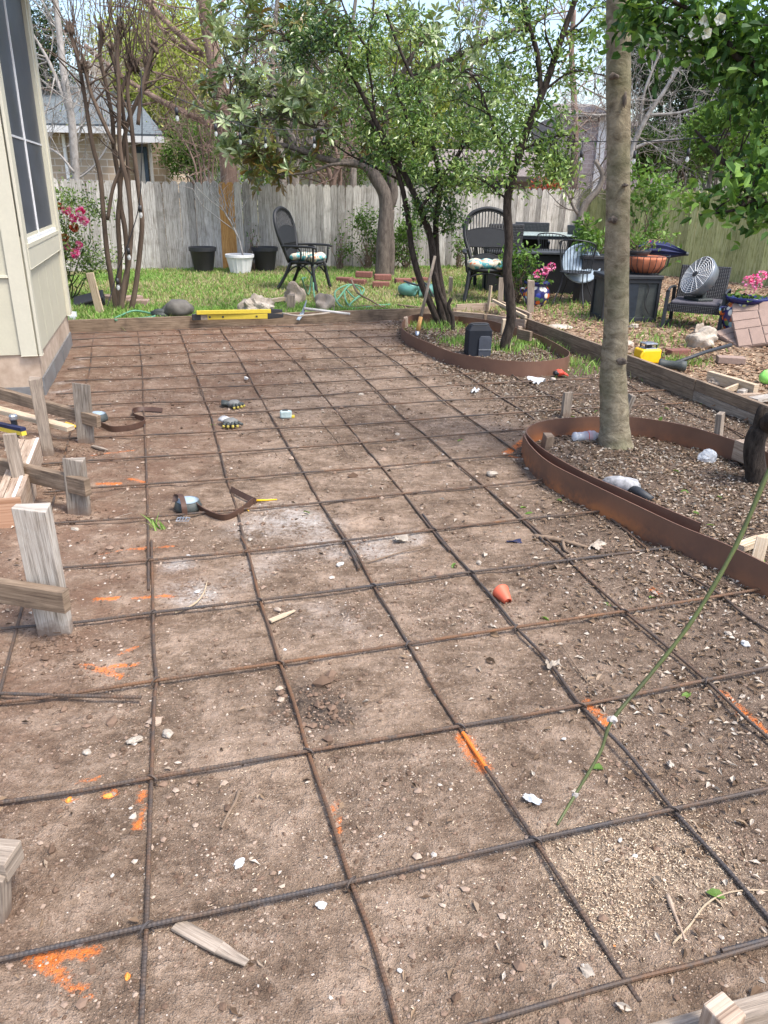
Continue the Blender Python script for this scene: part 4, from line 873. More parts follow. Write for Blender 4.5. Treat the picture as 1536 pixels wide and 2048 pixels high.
# laser level
p = GO(1292, 727); t = thing('laser_level', 'yellow rotary laser level on the mulch behind the right form', 'laser level', (p[0], p[1], ZO), .25)
MB().box((0, 0, .075), (.20, .15, .13)).build('body', M['amber'], t, bevel=.018, seg=3); MB().tube(cr([(-.085, -.08, .03), (-.115, -.08, .08), (-.085, -.08, .13)], 5), .013, 8).build('handle', M['amber'], t, smooth=True)
MB().box((.102, 0, .07), (.012, .13, .12)).box((0, 0, .005), (.19, .14, .012)).build('rubber_guard', M['blackpl'], t, bevel=.003)
MB().box((0, 0, .185), (.12, .11, .012)).box((0, 0, .143), (.12, .11, .01)).build('turret_plate', M['greysteel'], t, bevel=.004)
tm = MB(); [tm.box((sx*.052, sy*.047, .164), (.01, .01, .035)) for sx in (-1, 1) for sy in (-1, 1)]; tm.lathe([(0, .148), (.03, .148), (.03, .178), (0, .178)], 12); tm.build('turret', M['darkmetal'], t)
# sledge hammer
p = GO(1340, 742); q = GO(1460, 712)+Z*.07; t = thing('sledgehammer', 'sledgehammer with a grey rubber head lying on the mulch beside the laser level', 'hammer', (p[0], p[1], ZO))
d = q-p; MB().tube([V(0, 0, .06), d*.55+Z*.06, d*.97+Z*.04], [.017, .017, .02], 8).build('handle', M['darkmetal'], t, smooth=True)
dn = unit(V(-d[1], d[0], 0)*.4+V(-1, .25, 0)); a = np.outer([-.13, -.125, -.08, -.05, .05, .08, .1, .105], dn)+[0, 0, .055]; MB().tube(a, [.03, .042, .048, .036, .036, .045, .045, .03], 14).build('head', M['mesh'], t, smooth=True)
# pavers leaning
def paverslab(loc, rot, label, s=.52):
    m = MB(); m.box((0, 0, 0), (s, s, .035))
    for i in range(4):
        for j in range(2):
            e = s/4; 
            if (i//2+j) % 2 == 0: m.box((-s/2+e*(2*(i//2)+.5+(i % 2)), -s/2+e*(2*j+1), .02), (e*.93, e*1.93, .012))
            else: m.box((-s/2+e*(2*(i//2)+1), -s/2+e*(2*j+.5+(i % 2)), .02), (e*1.93, e*.93, .012))
    o = m.build('paver_slab', M['paver'], bevel=.006); o.location = loc; o.rotation_euler = rot; return tag(o, label, 'paver')
p = GO(1505, 690)
paverslab((p[0]+.08, p[1]+.05, ZO+.17), (rad(32), rad(-12), rad(-14)), 'brick-patterned tan paver slab leaning at the right edge, front one')
paverslab((p[0]+.16, p[1]+.32, ZO+.20), (rad(38), rad(-8), rad(-22)), 'brick-patterned tan paver slab behind the front leaning one')
paverslab((p[0]+.02, p[1]+.14, ZO+.07), (rad(10), rad(-14), rad(10)), 'tan paver slab at the bottom of the leaning pair')

# black jobsite speaker in bed 1
p = G(955, 716); t = thing('jobsite_speaker', 'black and grey jobsite speaker box standing in the two-tree bed', 'speaker', (p[0], p[1]+.05, .01), rad(8))
m = MB(); w_, d_, h_ = .235, .17, .31
def chbox(m, w, d, h, c, z0=0, cc=(0, 0), tone=.5):
    v = [(x+cc[0], y+cc[1], z) for z, k in ((z0, 1), (z0+h-c, 1), (z0+h, .72)) for x, y in ((-w/2*k, -d/2*k), (w/2*k, -d/2*k), (w/2*k, d/2*k), (-w/2*k, d/2*k))]
    f = [(3, 2, 1, 0)]+[(i, (i+1) % 4, 4+(i+1) % 4, 4+i) for i in range(4)]+[(4+i, 4+(i+1) % 4, 8+(i+1) % 4, 8+i) for i in range(4)]+[(8, 9, 10, 11)]; m.add(v, f, None, tone); return m
chbox(m, w_, d_, h_, .05); m.build('case', plain('navy_black_case', (.011, .014, .021), .7, 0, .2, 40, .1, spec=.3), t, bevel=.01, seg=3)
chbox(MB(), .125, .02, .2, .03, .01, (.048, -d_/2-.004)).build('grille', plain('slate_grille', (.045, .052, .068), .6, 0, .2, 200, .3), t, bevel=.004)
MB().box((0, -.02, h_-.005), (.15, .09, .02)).tube(cr([(-.09, 0, h_-.03), (-.08, 0, h_+.005), (.08, 0, h_+.005), (.09, 0, h_-.03)], 4), .01, 6).build('handle', M['blackpl'], t, bevel=.003)
MB().box((.048, -d_/2-.016, .08), (.125, .006, .008)).build('trim_line', M['greysteel'], t)
# wooden tool handle with orange grip
b0 = G(832, 676); b1_ = AT(870, 512, b0[1]+.22); t = thing('digging_tool', 'wooden tool handle with an orange section leaning on the multi-stem tree', 'tool', tuple(b0)); d = b1_-b0
MB().tube([d*.0-Z*.03, d*.09], [.022, .026], 10).build('blade_socket', M['greysteel'], t, smooth=True); MB().tube([d*.085, d*.26], [.027, .022], 10).build('grip', plain('faded_orange', (.62, .33, .1), .6), t, smooth=True); MB().tube([d*.25, d], [.019, .016], 10).build('handle', M['wood_stake'], t, smooth=True)
# yellow levels behind the far board, dark bag, black box
t = thing('long_level', 'two yellow box-beam levels with black ends lying along the far board', 'level', tuple(GO(470, 640)))
o0 = GO(470, 640); aa, bb = G(405, 634, .13)-o0, G(535, 632, .13)-o0
a2, b2 = G(390, 627, .185)+V(0, .07, 0)-o0, G(540, 624, .185)+V(0, .07, 0)-o0
dd = bb-aa
MB().beam(aa, bb, .03, .06).build('beam_body', M['yellow'], t, bevel=.004); MB().beam(a2, b2, .03, .045).build('beam_body', M['yellow'], t, bevel=.004)
MB().beam(bb, bb+dd*.25, .034, .07, taper=.55).build('end_cap', M['blackpl'], t, bevel=.004); MB().beam(b2, b2+dd*.18, .034, .055, taper=.6).build('end_cap', M['blackpl'], t, bevel=.004); MB().beam(aa, aa-dd*.16, .036, .07).build('end_cap', M['blackpl'], t, bevel=.006); MB().beam(aa-dd*.02, aa+dd*.0, .0, .0)
vl = MB(); [vl.beam(aa+dd*k-V(0, .017, 0), aa+dd*(k+.03)-V(0, .017, 0), .004, .02) for k in (.1, .3, .82)]; vl.build('vial', M['darkmetal'], t)
MB().beam(aa+dd*(-.02)-V(0, .018, 0), aa+dd*.08-V(0, .018, 0), .006, .062).build('label_plate', M['wood_stake'], t)
p = GO(358, 634); t = thing('cloth_bag', 'dark grey lumpy bag slumped behind the far board, left of the yellow levels', 'bag', (p[0], p[1], ZO)); MB().ico((0, 0, .10), (.17, .12, .12), 3, .3, 12, flatb=True).build('body', plain('grey_canvas', (.13, .12, .105), .7, 0, .3, 14, .5), t, smooth=True); MB().ico((-.2, -.02, .04), (.12, .08, .05), 3, .3, 14).build('flap', M['mesh'], t, smooth=True)
p = GO(176, 617); t = thing('tool_case', 'tilted black plastic case on the ground below the roses', 'case', (p[0], p[1]+.1, ZO+.06)); t.rotation_euler = (rad(15), rad(-14), rad(14)); MB().box((0, 0, 0), (.36, .25, .08)).build('base', M['blackpl'], t, bevel=.02); MB().box((0, 0, .055), (.37, .26, .04)).build('lid', M['blackpl'], t, bevel=.015)
p = GO(146, 640); o = MB().lathe([(0, 0), (.045, 0), (.05, .11), (.046, .11), (.042, .01)], 14).build('plastic_cup', M['pet'], smooth=True); o.location = (p[0], p[1], ZO-.02); tag(o, 'clear plastic cup between the house corner and the far board', 'cup')
# white mattock
p = GO(608, 634); t = thing('mattock', 'white-grey mattock with its handle lying along the far board', 'tool', tuple(p)); q = G(700, 628, .12)-p
MB().tube([V(0, 0, .1), q], [.017, .014], 8).build('handle', plain('chalky_handle', (.42, .41, .4), .7), t, smooth=True); m = MB(); m.beam(V(-.02, .02, .03), V(.035, .0, .2), .045, .03, taper=.3); m.beam(V(-.02, .02, .04), V(-.07, -.05, -.03), .05, .02, taper=.8); m.build('head', M['galv'], t, bevel=.004)
hose([(565,637,.06),(600,640,.05),(660,634,.05)], .011, 'rockpale', 'second pale handle lying along the far board', name='pole', cat='pole')

# ------------------------------------------------------------------ patio furniture
p = GO(1092, 528); PT = (p[0], 13.1)
tc_ = AT(1092, 468, 13.1); tz = tc_[2]
t = thing('patio_table', 'glass-topped black patio table against the back fence', 'table', (tc_[0], 13.1, ZO)); tw_ = 1.5
MB().box((0, 0, tz-ZO), (tw_, .95, .02)).build('tabletop', M['glasstop'], t, bevel=.004); MB().box((0, 0, tz-ZO-.035), (tw_-.04, .91, .045)).build('apron', M['darkmetal'], t)
for sx in (-1, 1):
    for sy in (-1, 1): MB().beam((sx*.66, sy*.4, 0), (sx*.66, sy*.4, tz-ZO-.05), .06, .06).build('leg', M['darkmetal'], t)
t2 = thing('fire_table', 'low black table with a grey rim in front of the glass table', 'table', (AT(1070, 500, 12.3)[0], 12.3, ZO)); z2 = AT(1070, 500, 12.3)[2]-ZO
MB().box((0, 0, z2-.02), (1.5, .7, .035)).build('tabletop', plain('grey_rim', (.06, .066, .072), .4), t2, bevel=.006); MB().box((0, .05, z2/2-.03), (1.46, .64, z2-.04)).build('base', M['black'], t2, bevel=.01)
def wicker(loc, rz, label, zb=.95):
    t = thing('wicker_chair', label, 'chair', loc, rz, 'black wicker patio chairs'); K = M['wick']
    MB().box((0, .22, zb-.27), (.56, .05, .54), rx=rad(-8)).build('backrest', K, t, bevel=.012); MB().box((0, 0, .39), (.56, .5, .1)).build('seat', K, t, bevel=.012)
    for sx in (-1, 1):
        MB().box((sx*.29, -.02, .64), (.06, .5, .03)).build('armrest', K, t, bevel=.008)
        for y in (-.23, .2): MB().beam((sx*.27, y, 0), (sx*.29, y, .63), .045, .045).build('leg', M['darkmetal'], t)
def wickmat():
    m, nt, b = newmat('woven_resin'); tc = N(nt, 'TexCoord').outputs['Object']
    wv = N(nt, 'TexWave', Scale=14, Distortion=1); wv.bands_direction = 'Z'; nt.links.new(tc, wv.inputs[0]); w2 = N(nt, 'TexWave', Scale=14, Distortion=1); w2.bands_direction = 'X'; nt.links.new(tc, w2.inputs[0])
    s = math_(nt, 'MULTIPLY', wv.outputs['Fac'], w2.outputs['Fac']); nt.links.new(ramp(nt, s, [(.1, (.012, .013, .016)), (.7, (.035, .037, .044))]), b.inputs['Base Color']); b.inputs['Roughness'].default_value = .5; bump(nt, b, s, .8, .01); return m
M['wick'] = wickmat()
a = AT(1062, 458, 13.9); wicker((a[0], 13.8, ZO), rad(170), 'wicker chair behind the glass table, its back showing above the tabletop', a[2]-ZO+.12)
a = AT(985, 465, 12.6); wicker((a[0]+.1, 12.5, ZO), rad(-165), 'wicker chair right behind the front fan-back chair', .98)
a = AT(1180, 465, 12.9); wicker((a[0], 12.9, ZO), rad(100), 'wicker chair at the right end of the glass table, left of the big trunk', .95)
# wire chair + lid
def wirechair(loc, rz, label):
    t = thing('wire_chair', label, 'chair', loc, rz); K = M['darkmetal']; a = math.pi
    MB().tube(arc((0, 0, .44), .2, 0, 2*math.pi, 24), .008, 6).tube([(-.2, 0, .44), (.2, 0, .44)], .005, 5).tube([(0, -.2, .44), (0, .2, .44)], .005, 5).lathe([(0, .435), (.19, .435), (.19, .44), (0, .44)], 20).build('seat', K, t)
    m = MB(); top = arc((0, .05, .86), (.24, .2), rad(-10), rad(190), 17); top[:, 2] -= .03*np.abs(np.linspace(-1, 1, 17))**2*3; m.tube(top, .009, 6); m.tube([top[0], (.2, 0, .44)], .009, 6); m.tube([top[-1], (-.2, 0, .44)], .009, 6)
    bt = arc((0, .0, .44), (.19, .19), rad(0), rad(180), 17)
    for k in range(1, 16): m.tube([top[k], bt[k]], .0045, 4)
    m.build('back_rods', K, t)
    for sx in (-1, 1):
        MB().tube(cr([(sx*.13, -.13, .44), (sx*.15, -.17, .25), (sx*.25, -.30, 0)], 4), .009, 6).build('leg', K, t, smooth=True); MB().tube(cr([(sx*.13, .13, .44), (sx*.15, .17, .25), (sx*.22, .30, 0)], 4), .009, 6).build('leg', K, t, smooth=True)
p = GO(1133, 606); wirechair((p[0]+.02, p[1]-.25, ZO), rad(155), 'black wire chair with spindly legs holding the round metal lid')
p2 = GO(1095, 590); wirechair((p2[0]+.12, p2[1]+.5, ZO), rad(150), 'second black wire chair, hidden behind the first by the patio table')
c = AT(1163, 527, p[1]-.0); t = thing('round_metal_lid', 'large round galvanised lid leaning on the wire chair', 'lid', tuple(c)); t.rotation_euler = (rad(66), rad(14), rad(-6))
MB().lathe([(0, .01), (.10, .01), (.11, .016), (.17, .016), (.18, .008), (.24, .008), (.25, .02), (.27, .02), (.275, 0), (.268, -.015), (0, -.012)], 36).build('disc', M['galv'], t, smooth=True)
hd = MB(); hd.tube(cr([(.265, -.06, .01), (.30, -.05, .01), (.30, .05, .01), (.265, .06, .01)], 4), .007, 6); hd.build('handle', M['darkmetal'], t)
# mesh box
q0, q1 = GO(1204, 644), GO(1308, 645); wbx = np.linalg.norm(q1-q0)
t = thing('mesh_bin', 'black metal-framed mesh bin standing behind the big trunk', 'bin', (q0[0], q0[1], ZO), math.atan2(q1[1]-q0[1], q1[0]-q0[0])); hb = .50; db = .44
fr = MB(); 
for x in (0, wbx):
    for y in (0, db): fr.beam((x, y, 0), (x, y, hb), .035, .035)
for z in (.03, hb-.02): 
    for y in (0, db): fr.beam((0, y, z), (wbx, y, z), .03, .05)
    for x in (0, wbx): fr.beam((x, 0, z), (x, db, z), .03, .05)
fr.build('frame', M['darkmetal'], t, bevel=.003)
MB().box((wbx/2, .012, hb/2), (wbx-.03, .006, hb-.08)).box((wbx/2, db-.012, hb/2), (wbx-.03, .006, hb-.08)).box((.01, db/2, hb/2), (.006, db-.03, hb-.08)).box((wbx-.01, db/2, hb/2), (.006, db-.03, hb-.08)).build('mesh_panel', M['mesh'], t)
MB().box((wbx*.42, -.0, hb/2), (wbx*.38, .01, hb-.1)).build('dark_panel', plain('slate_panel', (.018, .026, .038), .5), t); MB().box((wbx/2, db/2, hb+.02), (wbx+.06, db+.06, .05)).build('lid', M['darkmetal'], t, bevel=.012)
MB().tube(cr([(wbx*.72, -.01, .5), (wbx*.8, -.015, .4), (wbx*.76, -.015, .22), (wbx*.86, -.015, .1)], 6), .006, 5).build('cord', M['blackpl'], t)
rz = math.atan2(q1[1]-q0[1], q1[0]-q0[0]); ex_, ey_ = V(math.cos(rz), math.sin(rz), 0), V(-math.sin(rz), math.cos(rz), 0)
def onbin(x, y, z): return q0+ex_*x+ey_*y+Z*(hb+.045+z)
c = onbin(wbx*.80, db/2, 0); c = AT(1290, 540, c[1]); c[2] = ZO+hb+.045
t = thing('basket_planter', 'terracotta bowl in a wire basket on top of the mesh bin', 'planter', tuple(c)); MB().lathe([(0, .01), (.15, .015), (.21, .08), (.235, .17), (.22, .2), (.19, .17), (0, .15)], 36, wob=lambda th: .05*np.cos(th*9)).build('bowl', M['terra'], t, smooth=True)
m = MB(); m.tube(arc((0, 0, .21), .265, 0, 2*math.pi, 28), .006, 5); m.tube(arc((0, 0, .01), .17, 0, 2*math.pi, 22), .006, 5)
for k in range(22): th = k*2*math.pi/22; m.tube([(.17*math.cos(th), .17*math.sin(th), .01), (.25*math.cos(th), .25*math.sin(th), .1), (.265*math.cos(th), .265*math.sin(th), .21)], .004, 4)
m.build('basket', M['darkmetal'], t)
c = AT(1272, 513, c[1]+.02); tpl = thing('bowl_planter', 'dark bowl with trailing plants set on the basket, just right of the big trunk', 'planter', tuple(c)); MB().lathe([(0, 0), (.12, 0), (.17, .07), (.165, .075), (.11, .05), (0, .05)], 24).build('bowl', M['blackpl'], tpl, smooth=True); bowlc = c
# furled umbrella lying
u0, u1 = AT(1265, 500, 10.1), AT(1372, 508, 9.9); d = u1-u0; t = thing('furled_umbrella', 'furled navy patio umbrella lying across the planters, tip to the right', 'umbrella', tuple(u0))
tt = np.linspace(0, 1, 14); P = np.outer(tt, d)+np.outer(.02*np.sin(tt*3), Z); rr = np.interp(tt, [0, .3, .6, .9, 1], [.06, .14, .125, .05, .025])
m = MB(); m.tube(P, rr, 20, flat=.8); vv = m.V[0]; ang = np.tile(np.arange(20), 14); vv += (np.where(ang % 2 == 0, .012, -.012)[:, None])*unit(V(0, -1, .4)); m.build('canopy', M['navy'], t); MB().tube([d*.97, d*1.05], [.025, .018], 8).build('tip', M['mesh'], t, smooth=True)
MB().tube([V(0, 0, 0), -d*.2], .018, 8).build('pole', M['greysteel'], t, smooth=True)
# lounge chair with fan
p = GO(1385, 660); t = thing('lounge_armchair', 'black wicker armchair with a grey cushion, holding a round fan', 'armchair', (p[0]+.10, p[1]+.25, ZO), rad(-27)); K = M['darkmetal']
W2 = .305
MB().box((0, .27, .66), (.55, .04, .58), rx=rad(-12)).build('backrest', M['wick'], t, bevel=.01)
MB().box((0, -.02, .33), (.57, .56, .12)).build('seat_frame', M['wick'], t, bevel=.008)
MB().box((0, -.03, .415), (.52, .52, .055)).build('cushion', plain('charcoal_cushion', (.085, .08, .095), .85, 0, .15, 60, .2), t, bevel=.022, seg=3)
for sx in (-1, 1):
    MB().beam((sx*W2, -.32, 0), (sx*W2, -.27, .60), .04, .05, up=V(0, 1, 0)).build('leg', K, t, bevel=.004); MB().beam((sx*W2, .30, 0), (sx*W2, .22, .60), .04, .05, up=V(0, 1, 0)).build('leg', K, t, bevel=.004)
    MB().tube(cr([(sx*W2, -.30, .60), (sx*W2, -.1, .625), (sx*W2, .24, .60)], 5), .022, 8, flat=.6).build('armrest', M['darkmetal'], t, smooth=True); MB().beam((sx*W2, -.31, .03), (sx*W2, .29, .03), .03, .03).build('foot_rail', K, t)
ch = t
ch.scale = (1, 1, .70)
fc = AT(1394, 594, p[1]+.2); t = thing('box_fan', 'round grey electric fan with a pale grille tilted back on the armchair', 'fan', tuple(fc)); t.rotation_euler = (rad(0), rad(0), rad(-76)); t.scale = (.98,)*3
# fan faces local -y, tilted up
R_ = Matrix.Rotation(rad(-28), 3, 'X')
Rl = np.array(Matrix.Rotation(rad(90-28), 3, 'X'))
Wm = MB().lathe([(.0, .13), (.14, .12), (.2, .06), (.235, -.03), (.235, -.06), (.215, -.065), (.21, -.02), (0, -.0)], 30, c=(0, 0, .22), R_=np.array(Matrix.Rotation(rad(90), 3, 'X').to_3x3())@np.eye(3))
def tilt(m):
    A = np.array(R_); m.V = [(v-[0, 0, .22])@A.T+[0, 0, .22] for v in m.V]; return m
sh = MB().lathe([(0, -.14), (.12, -.13), (.2, -.07), (.235, .03), (.235, .06), (.22, .062), (.215, 0), (0, -.02)], 30, c=(0, 0, 0), R_=np.array(Matrix.Rotation(rad(90), 3, 'X'))); sh.V = [v+[0, 0, .22] for v in sh.V]; tilt(sh).build('shell', plain('pewter_plastic', (.17, .19, .21), .35, .3, .1, 10, .05), t, smooth=True)
gr = MB()
for r_ in np.linspace(.03, .225, 9): gr.tube(arc((0, -.065-.02*(1-r_/.23), .22), r_, 0, 2*math.pi, 26, (0, 2)), .0035, 4)
for k in range(16): th = k*math.pi/8; gr.tube([(.03*math.cos(th), -.085, .22+.03*math.sin(th)), (.23*math.cos(th), -.065, .22+.23*math.sin(th))], .0035, 4)
tilt(gr).build('grille', M['white'], t)
hb_ = MB().lathe([(0, 0), (.035, 0), (.035, .02), (0, .025)], 14, R_=np.array(Matrix.Rotation(rad(90), 3, 'X'))); hb_.V = [v+[0, -.075, .22] for v in hb_.V]; tilt(hb_).build('hub', M['blackpl'], t)
MB().box((0, .02, -.02), (.3, .2, .03)).beam((0, .05, -.01), (0, .04, .12), .14, .05, up=V(0, 1, 0)).build('base', M['mesh'], t, bevel=.01)
# mosaic pots
def mospot(px, r, label, flowers):
    p = GO(*px); t = thing('mosaic_pot', label, 'flower pot', (p[0], p[1], ZO))
    MB().lathe([(0, 0), (r*.55, 0), (r*.8, r*.25), (r*1., r*.75), (r*.92, r*1.2), (r*.72, r*1.45), (r*.74, r*1.5)], 28).build('body', M['mosaic'], t, smooth=True)
    MB().lathe([(r*.72, r*1.44), (r*.9, r*1.55), (r*.97, r*1.72), (r*.9, r*1.74), (r*.75, r*1.6), (0, r*1.6)], 28, wob=lambda th: .02*np.cos(th*8)).build('rim', plain('cobalt_glaze', (.012, .015, .1), .2, 0, .2, 8, .0), t, smooth=True)
    MB().tube(cr([(-r*.9, 0, r*1.25), (-r*1.15, 0, r*1.2), (-r*1.1, 0, r*.95), (-r*.98, 0, r*.9)], 4), r*.06, 8).build('handle', M['mosaic'], t, smooth=True)
    n = 60; P = V(0, 0, r*1.65)+RNG.normal(size=(n, 3))*[r*.4, r*.4, r*.15]; D = RNG.normal(size=(n, 3))*[1, 1, .3]; v, f, tn = cards(P, D, rdir(n)+[0, 0, 2], .07, .07, RNG.random(n), shape=6); MB().add(v, f, None, tn).build('foliage', M['lf_mid'], t)
    for (x, z) in flowers:
        n = 40; D = rdir(n); P = V(x, -.05, r*1.6+z)+D*.035; v, f, tn = cards(P, D, rdir(n), .03, .03, RNG.random(n)); m = MB().add(v, f, None, tn); m.tube([(x*.5, 0, r*1.6), (x, -.05, r*1.6+z)], .003, 4); m.build('blossom', M['pinkfl'], t)
mospot((1480, 668), .235, 'large painted mosaic pot with pink geraniums beside the leaning pavers', [(.02, .22), (.09, .26), (-.05, .2), (.06, .17)])
mospot((1070, 612), .185, 'round painted mosaic pot with small pink flowers behind the wide pale stake', [(-.02, .13), (.08, .17), (.16, .22)])
p = GO(1528, 640); o = MB().lathe([(0, 0), (.14, 0), (.18, .2), (.19, .2), (.19, .22), (0, .22)], 20).build('plant_pot', M['blackpl']); o.location = (p[0]+.1, p[1]+.3, ZO); tag(o, 'black pot at the right edge behind the pavers', 'pot')
# ------------------------------------------------------------------ things lying on the pad
def belt(label, pad, path, buckle=None, extra=None):
    o0 = G(*pad, 0); t = thing('knee_strap', label, 'tool belt', tuple(o0))
    pd = MB().lathe([(0, .0), (.062, .0), (.07, .02), (.06, .05), (.054, .054), (.0, .04)], 20, wob=lambda th: .18*np.cos(th)); pd.build('pad_shell', M['mesh'], t, smooth=True)
    MB().lathe([(.0, .042), (.056, .055), (.03, .064), (0, .066)], 18, wob=lambda th: .22*np.cos(th)).build('pad_liner', M['galv'], t, smooth=True)
    return t, o0
def strap(mb, pts, w, th=.005):
    C_ = cr([V(*p) for p in pts], 10); tg = np.gradient(C_, axis=0); tg /= np.linalg.norm(tg, axis=1)[:, None]; return mb, C_, tg
def ribbon(pts, ups, w, th=.005):
    C_ = cr([V(*p) for p in pts], 10); Un = cr([unit(u) for u in ups], 10); Un /= np.linalg.norm(Un, axis=1)[:, None]
    tg = np.gradient(C_, axis=0); tg /= np.linalg.norm(tg, axis=1)[:, None]; nr = np.cross(tg, Un); nr /= np.linalg.norm(nr, axis=1)[:, None]+1e-9; n = len(C_)
    v = np.concatenate([C_+Un*w/2+nr*th/2, C_-Un*w/2+nr*th/2, C_-Un*w/2-nr*th/2, C_+Un*w/2-nr*th/2]); f = []
    for i in range(n-1):
        for k in range(4): a, b = k*n, ((k+1) % 4)*n; f.append((a+i, a+i+1, b+i+1, b+i))
    f += [(0, n, 2*n, 3*n), (n-1, 4*n-1, 3*n-1, 2*n-1)]; return MB().add(v, f)
t, o0 = belt('dark knee pad and brown leather strap with a silver buckle, nearer one', (372, 1020), None)
g = lambda x, y, z=0.: G(x, y, z)-o0
ribbon([g(350, 1003, .055), g(352, 990, .085), g(362, 992, .09), g(368, 1012, .06), g(370, 1030, .015)], [V(1, .15, 0)]*5, .026).build('buckle_strap', M['leather'], t)
bk_ = MB(); c = g(366, 1040, .014); bk_.tube(np.array([c+V(-.028, .015, .005), c+V(-.03, -.015, .0), c+V(.03, -.012, .0), c+V(.03, .018, .005), c+V(-.028, .015, .005)]), .003, 6)
for k in (-.014, .0, .014): bk_.tube([c+V(k, -.014, .004), c+V(k, .022, .008)], .0025, 5)
bk_.build('buckle', M['greysteel'], t)
ribbon([g(385, 1005, .04), g(415, 1025, .022), g(450, 1035, .018), g(480, 1022, .02), g(505, 1003, .022), g(512, 1000, .022)], [Z+V(0, -.3, 0)]*3+[Z+V(-.2, -.4, 0)]*3, .036).build('strap', M['leather'], t)
ribbon([g(512, 1003, .02), g(495, 995, .03), g(475, 985, .03), g(462, 978, .03)], [Z+V(.2, .5, 0)]*4, .03).build('strap_end', M['leather'], t)
for a_, b_, r_ in (((513, 1001), (554, 999), .006), ((486, 1012), (498, 1022), .005)): MB().tube([g(*a_, .015), g(*b_, .008)], [r_, r_*.5], 8).build('yellow_tab', M['amber'], t, smooth=True)
t, o0 = belt('blue-grey knee pad and dark leather strap half hidden by the farthest stake', (193, 842), None)
ribbon([g(200, 848, .03), g(225, 858, .02), g(262, 855, .02), g(288, 846, .02), g(289, 838, .02)], [Z]*5, .04).build('strap', M['leather'], t)
ribbon([g(288, 838, .02), g(270, 832, .025), g(266, 822, .025), g(285, 818, .02), g(325, 820, .02)], [Z, Z, Z, Z+V(0, .8, 0), Z+V(0, 1, 0)], .035).build('strap_end', M['leather'], t)
MB().tube([g(132, 845, .02), g(158, 855, .012)], .006, 6).tube([g(140, 858, .02), g(158, 850, .012)], .006, 6).build('yellow_tab', M['amber'], t)
def glove(px, rz, label, cuff=True):
    o0 = G(*px); t = thing('work_glove', label, 'glove', tuple(o0), rz)
    MB().ico((0, 0, .028), (.055, .045, .032), 3, .2, 7).build('palm', plain('grey_knit', (.18, .18, .17), .9, 0, .3, 40, .5), t, smooth=True)
    fg = MB(); tp = MB()
    for k, (a, L) in enumerate(((-.35, .055), (-.12, .068), (.1, .07), (.33, .06))):
        b = V(-.03+k*.02, -.03, .03); e = b+V(math.sin(a)*L, -math.cos(a)*L*.6, -.022); m_ = (b+e)/2+Z*.012
        fg.tube([b, m_], [.013, .011], 8); tp.tube([(m_+e)/2, e], [.0105, .008], 8); fg.tube([m_, (m_+e)/2], [.011, .0105], 8)
    b = V(.045, .0, .025); fg.tube([b, b+V(.035, -.02, -.01)], [.013, .01], 8)
    fg.build('fingers', M['mesh'], t, smooth=True); tp.build('fingertips', plain('dull_yellow', (.38, .3, .06), .7), t, smooth=True)
    MB().tube([V(-.02, .035, .03), V(-.06, .07, .035)], [.036, .042], 12, flat=.5).build('cuff', M['mesh'] if not cuff else plain('pale_cuff', (.5, .5, .5), .9), t, smooth=True)
glove((468, 815), .9, 'grey work glove with yellow fingertips and a dark cuff, farther one', False)
glove((462, 852), .15, 'grey work glove with yellow fingertips and a pale cuff, nearer one')
p = G(572, 836); t = thing('tape_measure', 'pale green tape measure with a yellow tab right of the gloves', 'tape measure', tuple(p), .15); MB().box((0, 0, .028), (.085, .045, .055)).build('case', plain('pale_green_case', (.42, .52, .5), .5), t, bevel=.012, seg=3); MB().box((.05, -.005, .012), (.022, .03, .016)).build('blade_tab', M['yellow'], t, bevel=.003); MB().box((-.005, 0, .058), (.04, .02, .008)).build('lock_button', M['darkmetal'], t, bevel=.002)
p = G(1003, 1195); t = thing('cone_cap', 'orange-red plastic cone cap lying on its side between two rebars', 'cap', tuple(p)); t.rotation_euler = (rad(98), 0, rad(18))
MB().lathe([(.014, .055), (.018, .05), (.033, -.012), (.036, -.015), (.033, -.016), (.03, -.012), (.015, .045), (0, .046)], 20, c=(0, .02, 0)).build('shell', plain('coral_plastic', (.62, .12, .06), .55, 0, .08, 30, .1), t, smooth=True)
# mottled tool in bed 2
p = G(1252, 985); t = thing('angle_grinder', 'grey mottled power tool with a black barrel handle inside the big tree bed', 'tool', tuple(p), -.3); MB().ico((-.02, .02, .04), (.10, .06, .045), 3, .25, 5).build('head', plain('mottled_grey', (.33, .33, .34), .7, 0, .6, 40, .4, c2=(.08, .08, .08)), t, smooth=True); MB().tube([(.0, .0, .03), (.06, -.05, .03), (.13, -.12, .02)], [.026, .028, .022], 10).build('handle', M['darkmetal'], t, smooth=True)
def bottle(px, rz, label, z=0.):
    p = G(*px, z); t = thing('water_bottle', label, 'bottle', (p[0], p[1], z+.035), rz)
    x = np.linspace(-.11, .1, 22); r_ = np.interp(x, [-.11, -.105, .04, .08, .1], [.02, .032, .032, .014, .012])*(1+.05*np.sin(x*190)); r_ = r_*(1+.1*np.sin(x*40+1))
    MB().tube(np.stack([x, 0*x, 0*x], -1), r_, 16, ref=Z).build('body', M['pet'], t, smooth=True); MB().tube([(.1, 0, 0), (.118, 0, 0)], .015, 12).build('cap', M['white'], t); MB().tube([(-.01, 0, 0), (.02, 0, 0)], .0335, 16, caps=False).build('label_band', M['red'] if px[0] < 1300 and px[1] < 900 else M['white'], t, smooth=True)
bottle((1175, 882), .25, 'crushed clear plastic bottle with a red band, left of the big trunk', .02)
